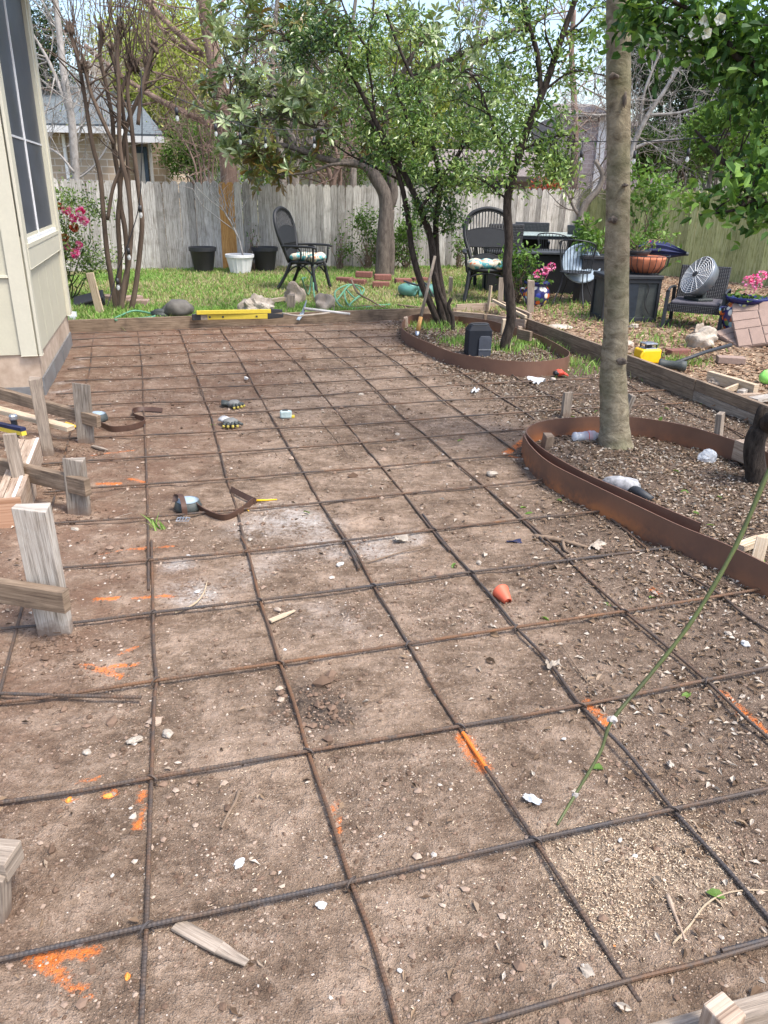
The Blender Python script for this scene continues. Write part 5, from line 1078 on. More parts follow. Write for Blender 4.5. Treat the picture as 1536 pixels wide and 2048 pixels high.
o = MB().ico((0, 0, .045), (.055, .045, .045), 3, .25, 9).build('plastic_jug', M['pet'], smooth=False); p = G(1413, 928); o.location = tuple(p); tag(o, 'crumpled clear plastic jug on the loose rebar of the big tree bed', 'bottle')
def sheet(px, w, h, mat, label, name, seed=1, z=.0):
    p = G(*px, z); n = 19; u, v = np.meshgrid(np.linspace(-1, 1, n), np.linspace(-1, 1, n)); rg = np.random.default_rng(seed)
    zz = .12*min(w, h)*sum(np.sin(u*rg.normal()*3+v*rg.normal()*3+rg.random()*6) for _ in range(4)); zz -= zz.min()
    k = 1+.06*rg.normal(size=u.shape); P = np.stack([u*w/2*k, v*h/2*k, zz+.004], -1).reshape(-1, 3); i = (np.arange(n-1)[:, None]*n+np.arange(n-1)[None, :]).ravel()
    f = np.stack([i, i+1, i+n+1, i+n], -1); o = MB().add(P, f).add(P-[0, 0, .0012], f).build(name, M[mat], smooth=True); o.location = tuple(p); o.rotation_euler = (0, 0, rg.random()*3); return o
tag(sheet((1072, 766), .14, .09, 'whitepaint', '', 'paper', 2), 'scrap of white paper by the foot of the upper bed edging', 'paper')
tag(sheet((1065, 1604), .05, .022, 'whitepaint', '', 'torn_paper', 5), 'torn curled white paper beside the green stem tip', 'paper')
tag(sheet((802, 1082), .06, .05, 'rockpale', '', 'plastic_wrapper', 6), 'pale crinkled wrapper near the lapped rebars', 'wrapper')
tag(sheet((1028, 1086), .07, .025, 'navy', '', 'blue_wrapper', 7), 'small dark blue scrap of plastic left of the fallen branch', 'wrapper')
tag(sheet((1105, 1335), .03, .05, 'rockpale', '', 'plastic_wrapper', 8), 'crumpled white wrapper lying against a dark lengthwise rebar', 'wrapper')
tag(sheet((1172, 1948), .024, .028, 'rockpale', '', 'plastic_wrapper', 10), 'crumpled pale wrapper above the nearest crosswise rebar', 'wrapper')
tag(sheet((950, 786), .09, .05, 'whitepaint', '', 'crumpled_paper', 11), 'crumpled pale paper right of the speaker, beyond the far crosswise bars', 'paper')
tag(sheet((1195, 1095), .1, .05, 'rockpale', '', 'crumpled_paper', 12), 'scrap of dusty paper in the litter below the rusty edging', 'paper')
t = thing('red_glove', 'small red and black glove at the right foot of the upper bed edging', 'glove', tuple(G(1118, 752))); MB().ico((0, 0, .03), (.05, .04, .03), 3, .3, 2).build('palm', M['red'], t, smooth=True); MB().ico((-.03, -.01, .028), (.028, .03, .022), 3, .3, 3).build('grip', M['blackpl'], t, smooth=True); m = MB(); [m.tube([(.03, y*.012, .03), (.075, y*.018, .012)], [.011, .007], 7) for y in (-2, -.7, .7, 2)]; m.build('fingers', M['red'], t, smooth=True)
ST = [((641,1812),.019,'pale lumpy stone just below the second crosswise bar, near the middle'),((480,1728),.02,'elongated white stone chip at the lower left middle'),((255,1955),.013,'small white stone right of the orange arrow mark'),((1270,1713),.011,'round white pebble in the sawdust patch, left one'),((1240,1682),.009,'small white pebble above the sawdust patch'),((1228,1895),.012,'round white pebble beside the lower end of the orange-striped bar'),((800,1942),.009,'tiny white pebble at the bottom middle'),((680,1130),.022,'blue-white chunk left of the lapped rebars'),((958,1127),.022,'flat pale blue-white stone above the dark crosswise bar'),((493,758),.035,'upright white stone in the far part of the grid'),((722,790),.03,'pale stone in the far right of the grid'),((1385,1240),.022,'round grey-white stone at the right, above the white chips'),((1455,1268),.02,'second round grey stone at the right edge of the litter'),((270,1482),.024,'bone-coloured stone beside the left lengthwise bar'),((175,1505),.02,'pale angular stone in the left dirt'),((335,1470),.03,'flat tan stone right of the left lengthwise bar'),((1128,1478),.008,'tiny round white pebble left of the green stem'),((500,1080),.02,'whitish chunk near the middle of the dust patch'),((1490,1290),.03,'white broken chip among the leaves at the right edge'),((220,1594),.018,'orange-painted dirt lump at the lower left'),((137,1602),.016,'smaller orange-painted dirt lump at the lower left'),((795,870),.03,'whitish stone left of the lower bed tip'),((985,950),.04,'pair-like grey stone below the lower bed tip'),((640,845),.012,'grey pebble right of the tape measure'),((1105,762),.05,'pale crushed lump left of the red glove'),((377,1112),.012,'white chip in the left dust patch'),((395,1185),.018,'white chunk in the dust near the left lengthwise bar'),((1340,1530),.02,'whitish stone at the right between two dark bars'),((150,1060),.022,'pale stone at the foot of the short grey stake'),((570,1300),.01,'small white pebble beside the rusty lengthwise bar')]
for k, (px, r_, lb) in enumerate(ST):
    o = MB().ico((0, 0, 0), (r_*(1.0+.4*(k % 3 == 1)), r_*.75, r_*.6), 3, .38, k+100, rz=k).build('stone', M['orange'] if 'orange' in lb else M['whitestone'] if 'white' in lb and k not in (8,) else M['rockpale'], smooth=False) if 'whitestone' in M else None
    if o is None:
        M['whitestone'] = plain('white_stone', (.56, .55, .53), .85, 0, .2, 60, .4); o = MB().ico((0, 0, 0), (r_, r_*.75, r_*.6), 3, .38, k+100, rz=k).build('stone', M['whitestone'], smooth=False)
    p = G(*px); o.scale = (.62,)*3; o.location = (p[0], p[1], r_*.2); tag(o, lb, 'stone', 'stones on the dirt pad')
# leaning green shoot in the foreground
P = [AT(1560, 905, 1.75), AT(1536, 945, 1.74), AT(1470, 1095, 1.70), AT(1385, 1240, 1.65), AT(1300, 1350, 1.60), AT(1225, 1440, 1.54), AT(1200, 1505, 1.50), AT(1150, 1590, 1.44), AT(1114, 1650, 1.38)]
STEM_TOP = P[0]
shoot = thing('drooping_shoot', 'long bare green shoot drooping into the foreground from the upper right', 'branch', tuple(P[0])); C_ = cr([q-P[0] for q in P], 12); n = len(C_)
up_ = cr([P[0]-P[0], V(.25, .1, .4), V(.5, .35, 1.0), V(.75, .7, 1.9)], 8); 
MB().tube(C_, np.linspace(.0062, .0034, n)*(1+.08*np.sin(np.arange(n)*.9)), 8).tube(up_, np.linspace(.0075, .012, len(up_)), 8).build('stem', M['greenstem'], shoot, smooth=True)
nd = MB(); q = P[5]-P[0]; nd.ico(q, (.012, .008, .01), 2, .5, 3); nd.ico(P[7]-P[0], (.008, .006, .008), 2, .4, 4); nd.build('bud', M['bk_pale'], shoot)
# ------------------------------------------------------------------ neighbouring houses beyond the fence
def uvbox(mb, x0, x1, y0, y1, z0, z1, mi=0):
    v = [(x, y, z) for z in (z0, z1) for x, y in ((x0, y0), (x1, y0), (x1, y1), (x0, y1))]
    fs = [(0, 1, 5, 4), (1, 2, 6, 5), (2, 3, 7, 6), (3, 0, 4, 7), (4, 5, 6, 7), (3, 2, 1, 0)]
    uv = [(v[i][0]+v[i][1]*.97, v[i][2]) if n < 4 else (v[i][0], v[i][1]) for n, fc in enumerate(fs) for i in fc]; mb.add(v, fs, uv, .5, mi)
def roofpoly(mb, eave, ridge, th=.12):
    """sloping roof plane(s): quads given by 4 corner points"""
    for q in eave:
        q = [V(*a) for a in q]; n_ = unit(np.cross(q[1]-q[0], q[-1]-q[0])); n_ = n_ if n_[2] > 0 else -n_
        e = unit(q[1]-q[0]); f_ = unit(np.cross(n_, e)); k = len(q)
        top = list(range(k)); v = q+[a-n_*th for a in q]; uv = [((a-q[0])@e, (a-q[0])@f_) for a in q]; n0 = mb.n
        mb.add(v, [(i, (i+1) % k, k+(i+1) % k, k+i) for i in range(k)], None, .5)
        for idx in (top, [k+i for i in top][::-1]): mb.L.append(np.array(idx)+n0); mb.S.append(np.array([k])); mb.U.append(np.array([uv[i % k] for i in idx])); mb.M.append(np.array([0]))
hy = 20.
xa, xb = AT(40, 300, hy)[0]-5, AT(238, 300, hy)[0]; ze = AT(150, 250, hy)[2]; xc = AT(300, 300, hy)[0]
t = thing('neighbour_house', 'tan brick house with a blue-grey shingle roof beyond the fence on the left', 'house', (0, 0, 0))
m = MB(); uvbox(m, xa, xb, hy, hy+7, -.1, ze-.02); uvbox(m, xb, xc, hy+1.2, hy+7, -.1, ze-.14); m.build('wall', M['brick_tan'], t)
zr = AT(150, 148, hy+4.2)[2]; xr = AT(185, 150, hy+4.2)[0]; xe = AT(262, 256, hy)[0]
rm = MB(); roofpoly(rm, [[(xa-2, hy-.45, ze), (xe-.3, hy-.45, ze), (xr, hy+4.2, zr), (xa-2, hy+4.2, zr)], [(xe-.3, hy-.45, ze), (xe-.3, hy+8, ze), (xr, hy+4.2, zr)]], None)
zc = AT(300, 266, hy)[2]; x3 = AT(318, 266, hy)[0]; roofpoly(rm, [[(xb-.3, hy+.4, zc), (x3, hy+.4, zc), (x3-1.2, hy+2.6, zc+.9), (xb-.3, hy+2.6, zc+.9)]], None); rm.build('roof', M['shingle'], t)
g_ = MB(); g_.beam((xa-2, hy-.5, ze-.12), (xe-.3, hy-.5, ze-.12), .1, .14).beam((xb-.3, hy+.35, zc-.12), (x3, hy+.35, zc-.12), .1, .14).beam((xe-.32, hy-.5, ze-.12), (xe-.32, hy+1.5, ze-.12), .06, .14); g_.build('gutter', M['white'], t)
for X, y_ in ((130, hy-.06), (300, hy+1.1)):
    a = AT(X, 300, y_); MB().beam((a[0], y_, 0), (a[0], y_, ze-.2), .07, .06).build('downspout', M['white'], t)
x0, x1 = AT(262, 300, hy+1.1)[0], AT(292, 300, hy+1.1)[0]; z1 = AT(275, 293, hy+1.1)[2]
MB().box(((x0+x1)/2, hy+1.16, z1/2+.1), (x1-x0, .08, z1-.2)).build('door', plain('slate_blue_paint', (.07, .12, .19), .5), t); MB().box(((x0+x1)/2+.02, hy+1.1, z1/2+.05), ((x1-x0)*.45, .05, z1-.4)).build('door_panel', M['whitepaint'], t)
cx = AT(203, 160, hy+4.6)[0]; zt = AT(203, 126, hy+4.6)[2]; m = MB(); uvbox(m, cx-.38, cx+.38, hy+4.4, hy+5.2, zr-1.5, zt); m.build('chimney', M['brick_tan'], t)
t = thing('garden_shed', 'small brick outbuilding with a brown roof right of the tan brick house', 'shed', (0, 0, 0)); y2 = 22.
a, b_ = AT(300, 300, y2)[0], AT(343, 300, y2)[0]; ze2 = AT(330, 298, y2)[2]; m = MB(); uvbox(m, a, b_, y2, y2+3, -.1, ze2); m.build('wall', M['brick_tan'], t)
e0, e1 = AT(296, 300, y2)[0], AT(362, 300, y2)[0]; rm = MB(); zz_ = AT(310, 276, y2+1.6)[2]; roofpoly(rm, [[(e0, y2-.3, ze2-.02), (e1, y2-.3, ze2-.02), (AT(318, 290, y2+1.6)[0], y2+1.6, zz_), (e0, y2+1.6, zz_)]], None); rm.build('roof', M['shingle_b'], t)
w0, w1 = AT(327, 300, y2)[0], AT(341, 300, y2)[0]; f_ = MB(); uvbox(f_, w0, w1, y2-.05, y2, .9, ze2-.1); fo = f_.build('window', M['white'], t); m = MB(); uvbox(m, w0+.05, w1-.05, y2-.07, y2-.05, 1.0, ze2-.2); m.build('pane', M['screen'], fo)
y3 = 24.; t = thing('neighbour_house', 'grey brick house with white trim beyond the fence, seen around the big trunk', 'house', (0, 0, 0))
X = lambda px, y=y3: AT(px, 300, y)[0]
zt = AT(1160, 226, y3)[2]; m = MB(); uvbox(m, X(1118), X(1216), y3, y3+5, -.1, zt); zt2 = AT(1300, 268, y3)[2]; uvbox(m, X(1218), X(1342), y3+.3, y3+5, -.1, zt2); m.build('wall', M['brick_grey'], t)
m = MB(); uvbox(m, X(1192), X(1208), y3-.06, y3, 0, zt-.02); uvbox(m, X(1140), X(1188), y3-.05, y3, AT(1160, 238, y3)[2]-.04, AT(1160, 238, y3)[2]); m.build('trim', M['whitepaint'], t)
rm = MB(); zr3 = AT(1160, 205, y3+2)[2]; roofpoly(rm, [[(X(1108), y3-.3, zt), (X(1216), y3-.3, zt), (X(1216), y3+2.4, zr3), (X(1120), y3+2.4, zr3)], [(X(1214), y3-.1, zt2), (X(1350), y3-.1, zt2), (X(1340), y3+2.4, zt2+.5), (X(1214), y3+2.4, zt2+.5)]], None); rm.build('roof', M['shingle_b'], t)
y4 = 21.; t = thing('neighbour_house', 'low house with a grey-brown shingle roof behind the two-tree bed', 'house', (0, 0, 0)); X = lambda px, y=y4: AT(px, 300, y)[0]
ze4 = AT(980, 352, y4)[2]; m = MB(); uvbox(m, X(860), X(1112), y4, y4+4, -.1, ze4); m.build('wall', M['brick_grey'], t)
rm = MB(); zr4 = AT(980, 300, y4+2.6)[2]; roofpoly(rm, [[(X(850), y4-.4, ze4), (X(1120), y4-.4, ze4), (X(1105), y4+2.6, zr4), (X(880), y4+2.6, zr4)]], None); rm.build('roof', M['shingle_b'], t)
f_ = MB(); uvbox(f_, X(972), X(1012), y4-.05, y4, .9, ze4-.05); fo = f_.build('window', M['white'], t); m = MB(); uvbox(m, X(975), X(991), y4-.07, y4-.05, 1.0, ze4-.1); uvbox(m, X(994), X(1009), y4-.07, y4-.05, 1.0, ze4-.1); m.build('pane', M['screen'], fo)
y5 = 30.; t = thing('neighbour_house', 'white-walled house glimpsed just above the middle of the fence', 'house', (0, 0, 0)); X = lambda px, y=y5: AT(px, 300, y)[0]
z5 = AT(680, 332, y5)[2]; m = MB(); uvbox(m, X(560), X(800), y5, y5+4, -.1, z5); m.build('wall', M['whitepaint'], t); rm = MB(); roofpoly(rm, [[(X(550), y5-.4, z5), (X(810), y5-.4, z5), (X(790), y5+2, z5+.7), (X(570), y5+2, z5+.7)]], None); rm.build('roof', M['shingle_b'], t)
m = MB(); uvbox(m, X(770), X(795), y5-.05, y5, 1.2, z5-.1); m.build('window', M['screen'], t)

# ------------------------------------------------------------------ trees
def plimb(pts, y, r0, r1, n=6):
    """limb through pixels at distance y (or (X,Y,y) per point); radii in metres"""
    P = np.array([AT(q[0], q[1], (q[2] if len(q) > 2 else y)) for q in pts]); C_ = cr(P, n); return C_, np.linspace(r0, r1, len(C_))
def wiggle(p0, p1, sag, n=6, amp=.06):
    L = np.linalg.norm(p1-p0); t = np.linspace(0, 1, n)[:, None]; P = p0+(p1-p0)*t+Z*(sag*L*np.sin(t*math.pi)); P[1:-1] += RNG.normal(size=(n-2, 3))*amp*L*.5; return P
def leaves_at(c, rad3, n, L, W, tmean=.5, tsd=.22, up=.5, shape=4, droop=0, out=.4):
    g = RNG.normal(size=(n, 3)); P = c+g*np.array(rad3)*.5
    D = rdir(n)+out*g*.6+Z*(-droop); Nn = rdir(n)*.8+Z*up*1.6; tn = np.clip(RNG.normal(tmean, tsd, n), 0, 1)
    return cards(P, D, Nn, L*(.7+.6*RNG.random(n)), W*(.7+.6*RNG.random(n)), tn, shape=shape, curl=.1)
def rosette(c, d, k, L, W, tmean, spread=1.):
    d = unit(d); a = unit(np.cross(d, V(.3, .2, 1))); b = np.cross(d, a); th = np.arange(k)*2*math.pi/k+RNG.random()*6; th = th+RNG.normal(size=k)*.2
    D = d*(.35+.3*RNG.random((k, 1)))+(a*np.cos(th)[:, None]+b*np.sin(th)[:, None])*spread-Z*.25*RNG.random((k, 1)); tn = np.clip(tmean+RNG.normal(size=k)*.16, 0, 1)
    return cards(np.repeat([c], k, 0)+D*.01, D, np.repeat([d], k, 0)+rdir(k)*.2, L*(.75+.45*RNG.random(k)), W*(.8+.4*RNG.random(k)), tn, shape=6, curl=.15)
def tree(name, label, cat, base, limbs, clusters, lm, bk, leafL=.035, leafW=.014, sub=10, per=90, ros=False, twr=.006, group=None, shape=4, up=.5, smooth_leaf=False, droop=0, tmean=.5, spreadk=1.):
    base = V(*base); t = thing(name, label, cat, tuple(base), 0, group)
    tk = MB(); LP = []
    for C_, R_ in limbs: tk.tube(C_-base, R_, 10 if R_[0] > .03 else 7); LP.append(C_[2:])
    LP = np.vstack(LP)-base; tk.build('trunk', M[bk], t, smooth=True)
    if not clusters: return t
    tw = MB(); lf = MB(); al = 0
    for cl in clusters:
        X, Y, y, rx, ry, k = cl[:6]; tm = cl[6] if len(cl) > 6 else tmean
        c = AT(X, Y, y); pm = ppm(c); c = c-base; rx, ry = rx/pm, ry/pm; ns = max(3, int(sub*k))
        hub = LP[np.argmin(np.linalg.norm(LP-c, axis=1))]
        for _ in range(ns):
            g_ = RNG.normal(size=3); g_ = g_/max(1., np.linalg.norm(g_)/1.1); s = c+g_*np.array([rx, min(rx, 1.2)*.9, ry])*.75
            q = LP[RNG.choice(np.argsort(np.linalg.norm(LP-s, axis=1))[:14])]
            P = wiggle(q, s, .06); tw.tube(P, np.linspace(twr, twr*.35, len(P)), 4, caps=False)
            if ros:
                for z in range(3):
                    e = s+RNG.normal(size=3)*.13; tw.tube([P[-2], e], twr*.4, 4, caps=False); v, f, tn = rosette(e, (e-hub)*.6+V(0, 0, .5)+RNG.normal(size=3)*.5, RNG.integers(6, 10), leafL, leafW, tm+RNG.normal()*.13); lf.add(v, f, None, tn)
            else:
                rr = (.16+.2*min(rx, ry))*spreadk; u_ = RNG.normal()*.13
                v, f, tn = leaves_at(s, (rr, rr, rr*.75), per, leafL, leafW, tm+u_, up=up, shape=shape, droop=droop); lf.add(v, f, None, tn)
                v, f, tn = leaves_at(P[-2], (rr*.7, rr*.7, rr*.5), per//3, leafL, leafW, tm+u_, up=up, shape=shape, droop=droop); lf.add(v, f, None, tn)
    tw.build('branches', M[bk], t, smooth=True); lf.build('crown', M[lm], t); return t
# multi-stem tree in the upper bed
ye = 9.35; B = GO(888, 652); B = G(888, 650)
L_ = [plimb([(885,660),(862,610),(840,560),(824,500),(815,430),(800,360),(775,300),(740,240)], ye, .045, .02), plimb([(892,658),(878,600),(868,540),(862,480),(845,430),(815,360),(775,290),(735,210),(705,150),(675,90),(660,30)], ye, .05, .014),
 plimb([(895,660),(885,590),(874,520),(872,440),(880,370),(868,300),(850,240),(830,170),(800,100),(770,20)], ye+.1, .045, .012), plimb([(905,668),(893,620),(878,580),(870,545)], ye-.15, .03, .02), plimb([(906,668),(905,635),(897,612),(903,596)], ye-.3, .028, .02),
 plimb([(752,262),(745,180),(735,110),(745,30),(748,-20)], ye, .016, .008), plimb([(745,110),(715,70),(690,20),(678,-15)], ye, .012, .008), plimb([(840,420),(880,360),(930,290),(960,230)], ye-.2, .02, .008), plimb([(800,360),(740,330),(700,310),(670,290)], ye+.2, .015, .007), plimb([(830,300),(815,240),(790,170),(795,110)], ye-.1, .015, .008)]
tree('yaupon_tree', 'dark multi-stem evergreen tree with small dense leaves at the left of the upper steel bed', 'tree', B, L_,
 [(880,400,ye,62,70,1.6,.35),(850,300,ye,90,70,1.4),(905,310,ye-.2,70,80,1.3),(960,235,ye-.2,50,45,.8,.7),(770,240,ye,70,70,1.2),(690,170,ye,60,50,.8,.6),(640,60,ye,70,50,1.2,.25),(600,110,ye,40,35,.5,.25),(740,120,ye,80,70,.8),(820,170,ye,60,70,.8),(710,250,ye+.2,45,45,.5,.75),(800,60,ye,90,60,.6),(750,300,ye,45,30,.45,.4),(930,380,ye-.3,40,40,.6,.6)],
 'lf_dark', 'bk_dark', .058, .026, sub=13, per=42, tmean=.66, spreadk=.75)
yf = 7.85; B = G(1005, 712)
L_ = [plimb([(1003,722),(1012,680),(1022,640),(1020,590),(1014,540),(1018,480),(1015,400),(1035,320),(1058,250),(1085,185),(1105,130),(1125,70),(1150,0),(1165,-60)], yf, .055, .022), plimb([(1082,190),(1075,110),(1058,50),(1040,-30)], yf, .026, .018), plimb([(1028,345),(1000,290),(975,220),(955,165),(930,140)], yf, .018, .007),
 plimb([(1090,180),(1130,150),(1160,142),(1212,152)], yf, .012, .006), plimb([(1125,75),(1165,40),(1205,-10)], yf, .012, .006), plimb([(1045,300),(1100,275),(1150,270)], yf, .012, .005), plimb([(1110,120),(1090,60),(1095,0)], yf, .012, .006), plimb([(1015,400),(980,370),(940,350)], yf, .012, .005)]
tree('yaupon_tree', 'slanting dark-barked tree forking toward the sky at the right of the upper steel bed', 'tree', B, L_,
 [(1050,60,yf,90,60,.8),(1000,120,yf,60,50,.7,.65),(980,200,yf,60,50,.8),(1000,285,yf,55,45,.9,.65),(1080,260,yf,60,50,.8),(1120,310,yf,55,40,.7,.75),(1060,350,yf,70,40,.8),(970,350,yf,50,40,.8,.7),(1150,120,yf,60,70,.7),(1190,40,yf,60,50,.6),(1090,150,yf,70,50,.6),(1000,20,yf,70,40,.5,.3),(900,160,yf+.3,50,50,.5),(1130,350,yf,30,25,.4,.9)],
 'lf_dark', 'bk_dark', .058, .026, sub=10, per=30, tmean=.7, spreadk=.75)
# big trunk
yb = 4.78; B = G(1229, 897)
P = [(1229,905),(1229,880),(1229,850),(1228,800),(1226,745),(1230,690),(1233,620),(1234,500),(1236,400),(1237,300),(1237,200),(1237,100),(1237,0),(1238,-150),(1240,-400),(1250,-800)]
pts = np.array([AT(x, y, yb) for x, y in P]); wpx = [82, 68, 59, 57, 53, 52, 49, 50, 48, 47, 50, 50, 50, 50, 46, 40]
rr = np.array([w_/2/ppm(p) for w_, p in zip(wpx, pts)]); C_ = cr(pts, 8); R_ = np.interp(np.linspace(0, 1, len(C_)), np.linspace(0, 1, len(P)), rr); R_ = R_*(1+.015*np.sin(np.arange(len(R_))*.7)+.02*RNG.normal(size=len(R_))*0)
top = C_[-1]; L_ = [(C_, R_)]
for k in range(5): a = k*1.26; e = top+V(math.cos(a)*1.6, math.sin(a)*1.6+.3, 1.5); L_.append((cr([top-Z*.3*k, (top+e)/2+Z*.3, e], 6), np.linspace(.05, .015, 13)))
def big_tree(limbs):
    t = tree('shade_tree', 'thick smooth tan trunk rising from the lower steel bed to the top edge', 'tree', B, limbs, [], 'lf_mid', 'bk_big'); base = V(*B)
    lf = MB(); tw = MB()
    for C_, R_ in limbs[1:]:
        for _ in range(9):
            q = C_[RNG.integers(3, len(C_))]; s = q+RNG.normal(size=3)*.6; tw.tube(wiggle(q-base, s-base, .05), .006, 4); v, f, tn = leaves_at(s-base, (.5, .5, .4), 45, .07, .04, shape=6); lf.add(v, f, None, tn)
    for (X, Y, k, a, b2) in ((1252,62,0,.02,.012),(1228,152,1,.035,.02),(1250,200,2,.015,.05),(1226,440,3,.03,.02),(1250,370,4,.02,.012),(1245,722,5,.035,.022)):
        c = AT(X, Y, yb-.078)-base; MB().ico(c, (a*.8, .012, b2*.8), 3, .6, k).build('bark_scar', M['bk_mag'], t, smooth=True)
    tw.build('branches', M['bk_big'], t); lf.build('crown', M['lf_mid'], t); return t
big_tree(L_)
# magnolia by the fence
ym = 14.1; B = GO(765, 562)
L_ = [plimb([(764,572),(766,520),(768,470),(772,420),(768,385),(748,350),(742,335)], ym, .135, .10), plimb([(772,430),(786,390),(782,350),(775,300),(770,240),(790,180),(820,120),(860,60)], ym+.1, .095, .03), plimb([(745,350),(725,330),(690,326),(650,318),(600,300),(560,290),(515,296)], ym, .075, .03), plimb([(780,560),(782,500),(780,450),(782,420)], ym+.1, .075, .06),
 plimb([(700,327),(660,330),(620,345),(560,350)], ym-.2, .03, .015), plimb([(780,300),(740,240),(680,180),(620,120),(560,60)], ym, .05, .02), plimb([(770,250),(700,230),(620,210),(520,190),(460,200)], ym+.3, .04, .015), plimb([(800,170),(900,120),(1000,70),(1060,50),(1110,20)], ym, .05, .02), plimb([(742,340),(700,290),(640,260),(580,240),(520,240)], ym, .03, .012)]
tree('magnolia_tree', 'magnolia with big leathery leaves growing from the ring of red stones', 'tree', B, L_,
 [(480,110,ym,70,80,1.,.7),(440,60,ym,50,60,.5,.85),(520,200,ym,70,50,1.,.9),(600,160,ym,70,60,.8,.85),(500,270,ym,60,35,.8,.75),(560,310,ym,60,35,.9,.3),(620,240,ym,80,50,1.,.7),(660,280,ym,60,35,.6,.3),(700,130,ym,80,70,.8,.5),(560,60,ym,70,60,.8,.4),(440,200,ym,30,50,.4,.6),(640,30,ym,80,40,.6,.4),(830,60,ym,90,60,.9,.7),(900,130,ym,70,60,.8,.8),(960,70,ym,70,50,.8,.8),(1010,180,ym,50,60,.5,.7),(860,210,ym,60,60,.6,.5),(780,200,ym,60,60,.6,.5),(450,290,ym,25,20,.3,.9),(520,340,ym,25,12,.2,.2),(740,290,ym,40,30,.3,.2)],
 'lf_mag', 'bk_mag', .19, .062, sub=11, ros=True, twr=.012)
# near right tree with rounded leaves and white blossoms
yr = 4.15; B = G(1515, 965)
L_ = [plimb([(1512,985),(1512,950),(1508,900),(1515,868),(1532,852),(1552,835,4.0)], yr, .06, .05, 8), (cr([AT(1552, 835, 4.0), V(2.55, 4.05, .8), V(2.75, 4.2, 1.6), V(2.7, 4.3, 2.4), V(2.35, 4.4, 3.1)], 8), np.linspace(.05, .03, 33)),
 plimb([(1512,870),(1516,845),(1522,822),(1528,812)], yr, .03, .022), (cr([V(2.75, 4.2, 1.8), AT(1500, 330, 4.3), AT(1430, 300, 4.4), AT(1390, 260, 4.5)], 6), np.linspace(.02, .006, 19)), (cr([V(2.7, 4.3, 2.2), AT(1530, 130, 4.2), AT(1450, 80, 4.2), AT(1380, 20, 4.2), AT(1290, -20, 4.2)], 6), np.linspace(.02, .006, 25)), (cr([V(2.7, 4.2, 1.5), AT(1540, 400, 4.), AT(1470, 420, 4.), AT(1400, 430, 4.)], 6), np.linspace(.015, .004, 19))]
tr_ = tree('flowering_tree', 'near gnarled black tree with rounded leaves and white blossoms at the right edge', 'tree', B, L_,
 [(1300,30,4.3,40,28,.4),(1380,25,4.2,60,35,.6),(1470,50,4.2,60,45,.9),(1540,110,4.1,40,70,.9),(1465,130,4.3,50,30,.6),(1520,200,4.2,40,45,.7),(1465,205,4.4,30,22,.3),(1540,300,4.1,25,60,.6),(1510,365,4.,30,25,.5),(1455,400,4.,35,18,.4),(1530,430,4.,18,18,.3),(1310,85,4.3,25,14,.2),(1270,10,4.3,22,16,.2),(1400,90,4.2,30,18,.3)],
 'lf_near', 'bk_dark', .062, .034, sub=8, per=23, shape=6, twr=.005, up=.4)
base = V(*B)
for (X, Y) in ((1388,68),(1412,66),(1440,38),(1410,42)):
    c = AT(X, Y, 4.05)-base; m = MB(); k = 5; th = np.arange(k)*2*math.pi/k; nrm_ = unit(V(-.2, -1, -.2)); a = unit(np.cross(nrm_, Z)); b_ = np.cross(nrm_, a); D = a*np.cos(th)[:, None]+b_*np.sin(th)[:, None]+nrm_*.25
    v, f, tn = cards(np.repeat([c], k, 0), D, np.repeat([nrm_], k, 0), .028, .03, np.full(k, .8), shape=6); m.add(v, f, None, tn); m.ico(c+nrm_*.004, (.005, .005, .005), 1, .1, 1, tone=.1); m.build('blossom', M['whitefl'], tr_)
# crape myrtle (left, bare, pruned to knuckles)
yc = 9.6; B = GO(240, 622); cl = []
S_ = [[(236,628),(228,590),(215,510),(208,440),(200,350),(185,290),(172,210),(158,130),(140,60)], [(238,628),(236,590),(240,520),(236,440),(240,380),(228,300),(225,240),(212,170),(200,110),(205,60)],
 [(243,630),(246,580),(258,520),(262,440),(255,370),(240,300),(238,200),(235,100),(240,50)], [(262,622),(272,570),(280,500),(284,440),(276,370),(268,300),(262,240),(255,180),(262,120)], [(245,600),(255,540),(250,460),(240,400),(244,330),(252,260),(270,210),(290,170),(300,130)], [(215,440),(225,380),(240,340)], [(228,290),(200,230),(180,180),(168,130)], [(262,430),(256,340),(250,260),(240,180),(222,100)], [(240,190),(255,150),(270,130)], [(276,250),(282,190),(290,150),(308,90)]]
L_ = [plimb(s, yc+.15*math.sin(i*2), .034 if i < 5 else .022, .02) for i, s in enumerate(S_)]
t = tree('crape_myrtle', 'bare brown crape myrtle with several stems pruned to knuckles, by the house', 'tree', B, L_, [], 'lf_mid', 'bk_crape'); base = V(*B); m = MB(); kk = MB()
for i, (C_, R_) in enumerate(L_):
    if i == 5: continue
    e = C_[-1]-base; MB().ico(e, (.032, .032, .06), 3, 1.2, i, fr=3).build('knuckle', M['bk_crape'], t, smooth=True)
    for _ in range(9):
        s = C_[-1-RNG.integers(0, 8)]-base; d = unit(V(RNG.normal()*.35, RNG.normal()*.35, 1)); Ln = .7+RNG.random()*1.1; P = wiggle(s, s+d*Ln, .02, 6, .03); m.tube(P, np.linspace(.0055, .0018, 6), 4, caps=False)
    for _ in range(4):
        s = C_[RNG.integers(len(C_)//2, len(C_))]-base; d = unit(V(RNG.normal()*.8, RNG.normal()*.5, .7)); P = wiggle(s, s+d*(.15+.5*RNG.random()), .02, 5, .05); m.tube(P, np.linspace(.012, .005, 5), 5)
m.build('shoots', M['bk_crape'], t, smooth=True)
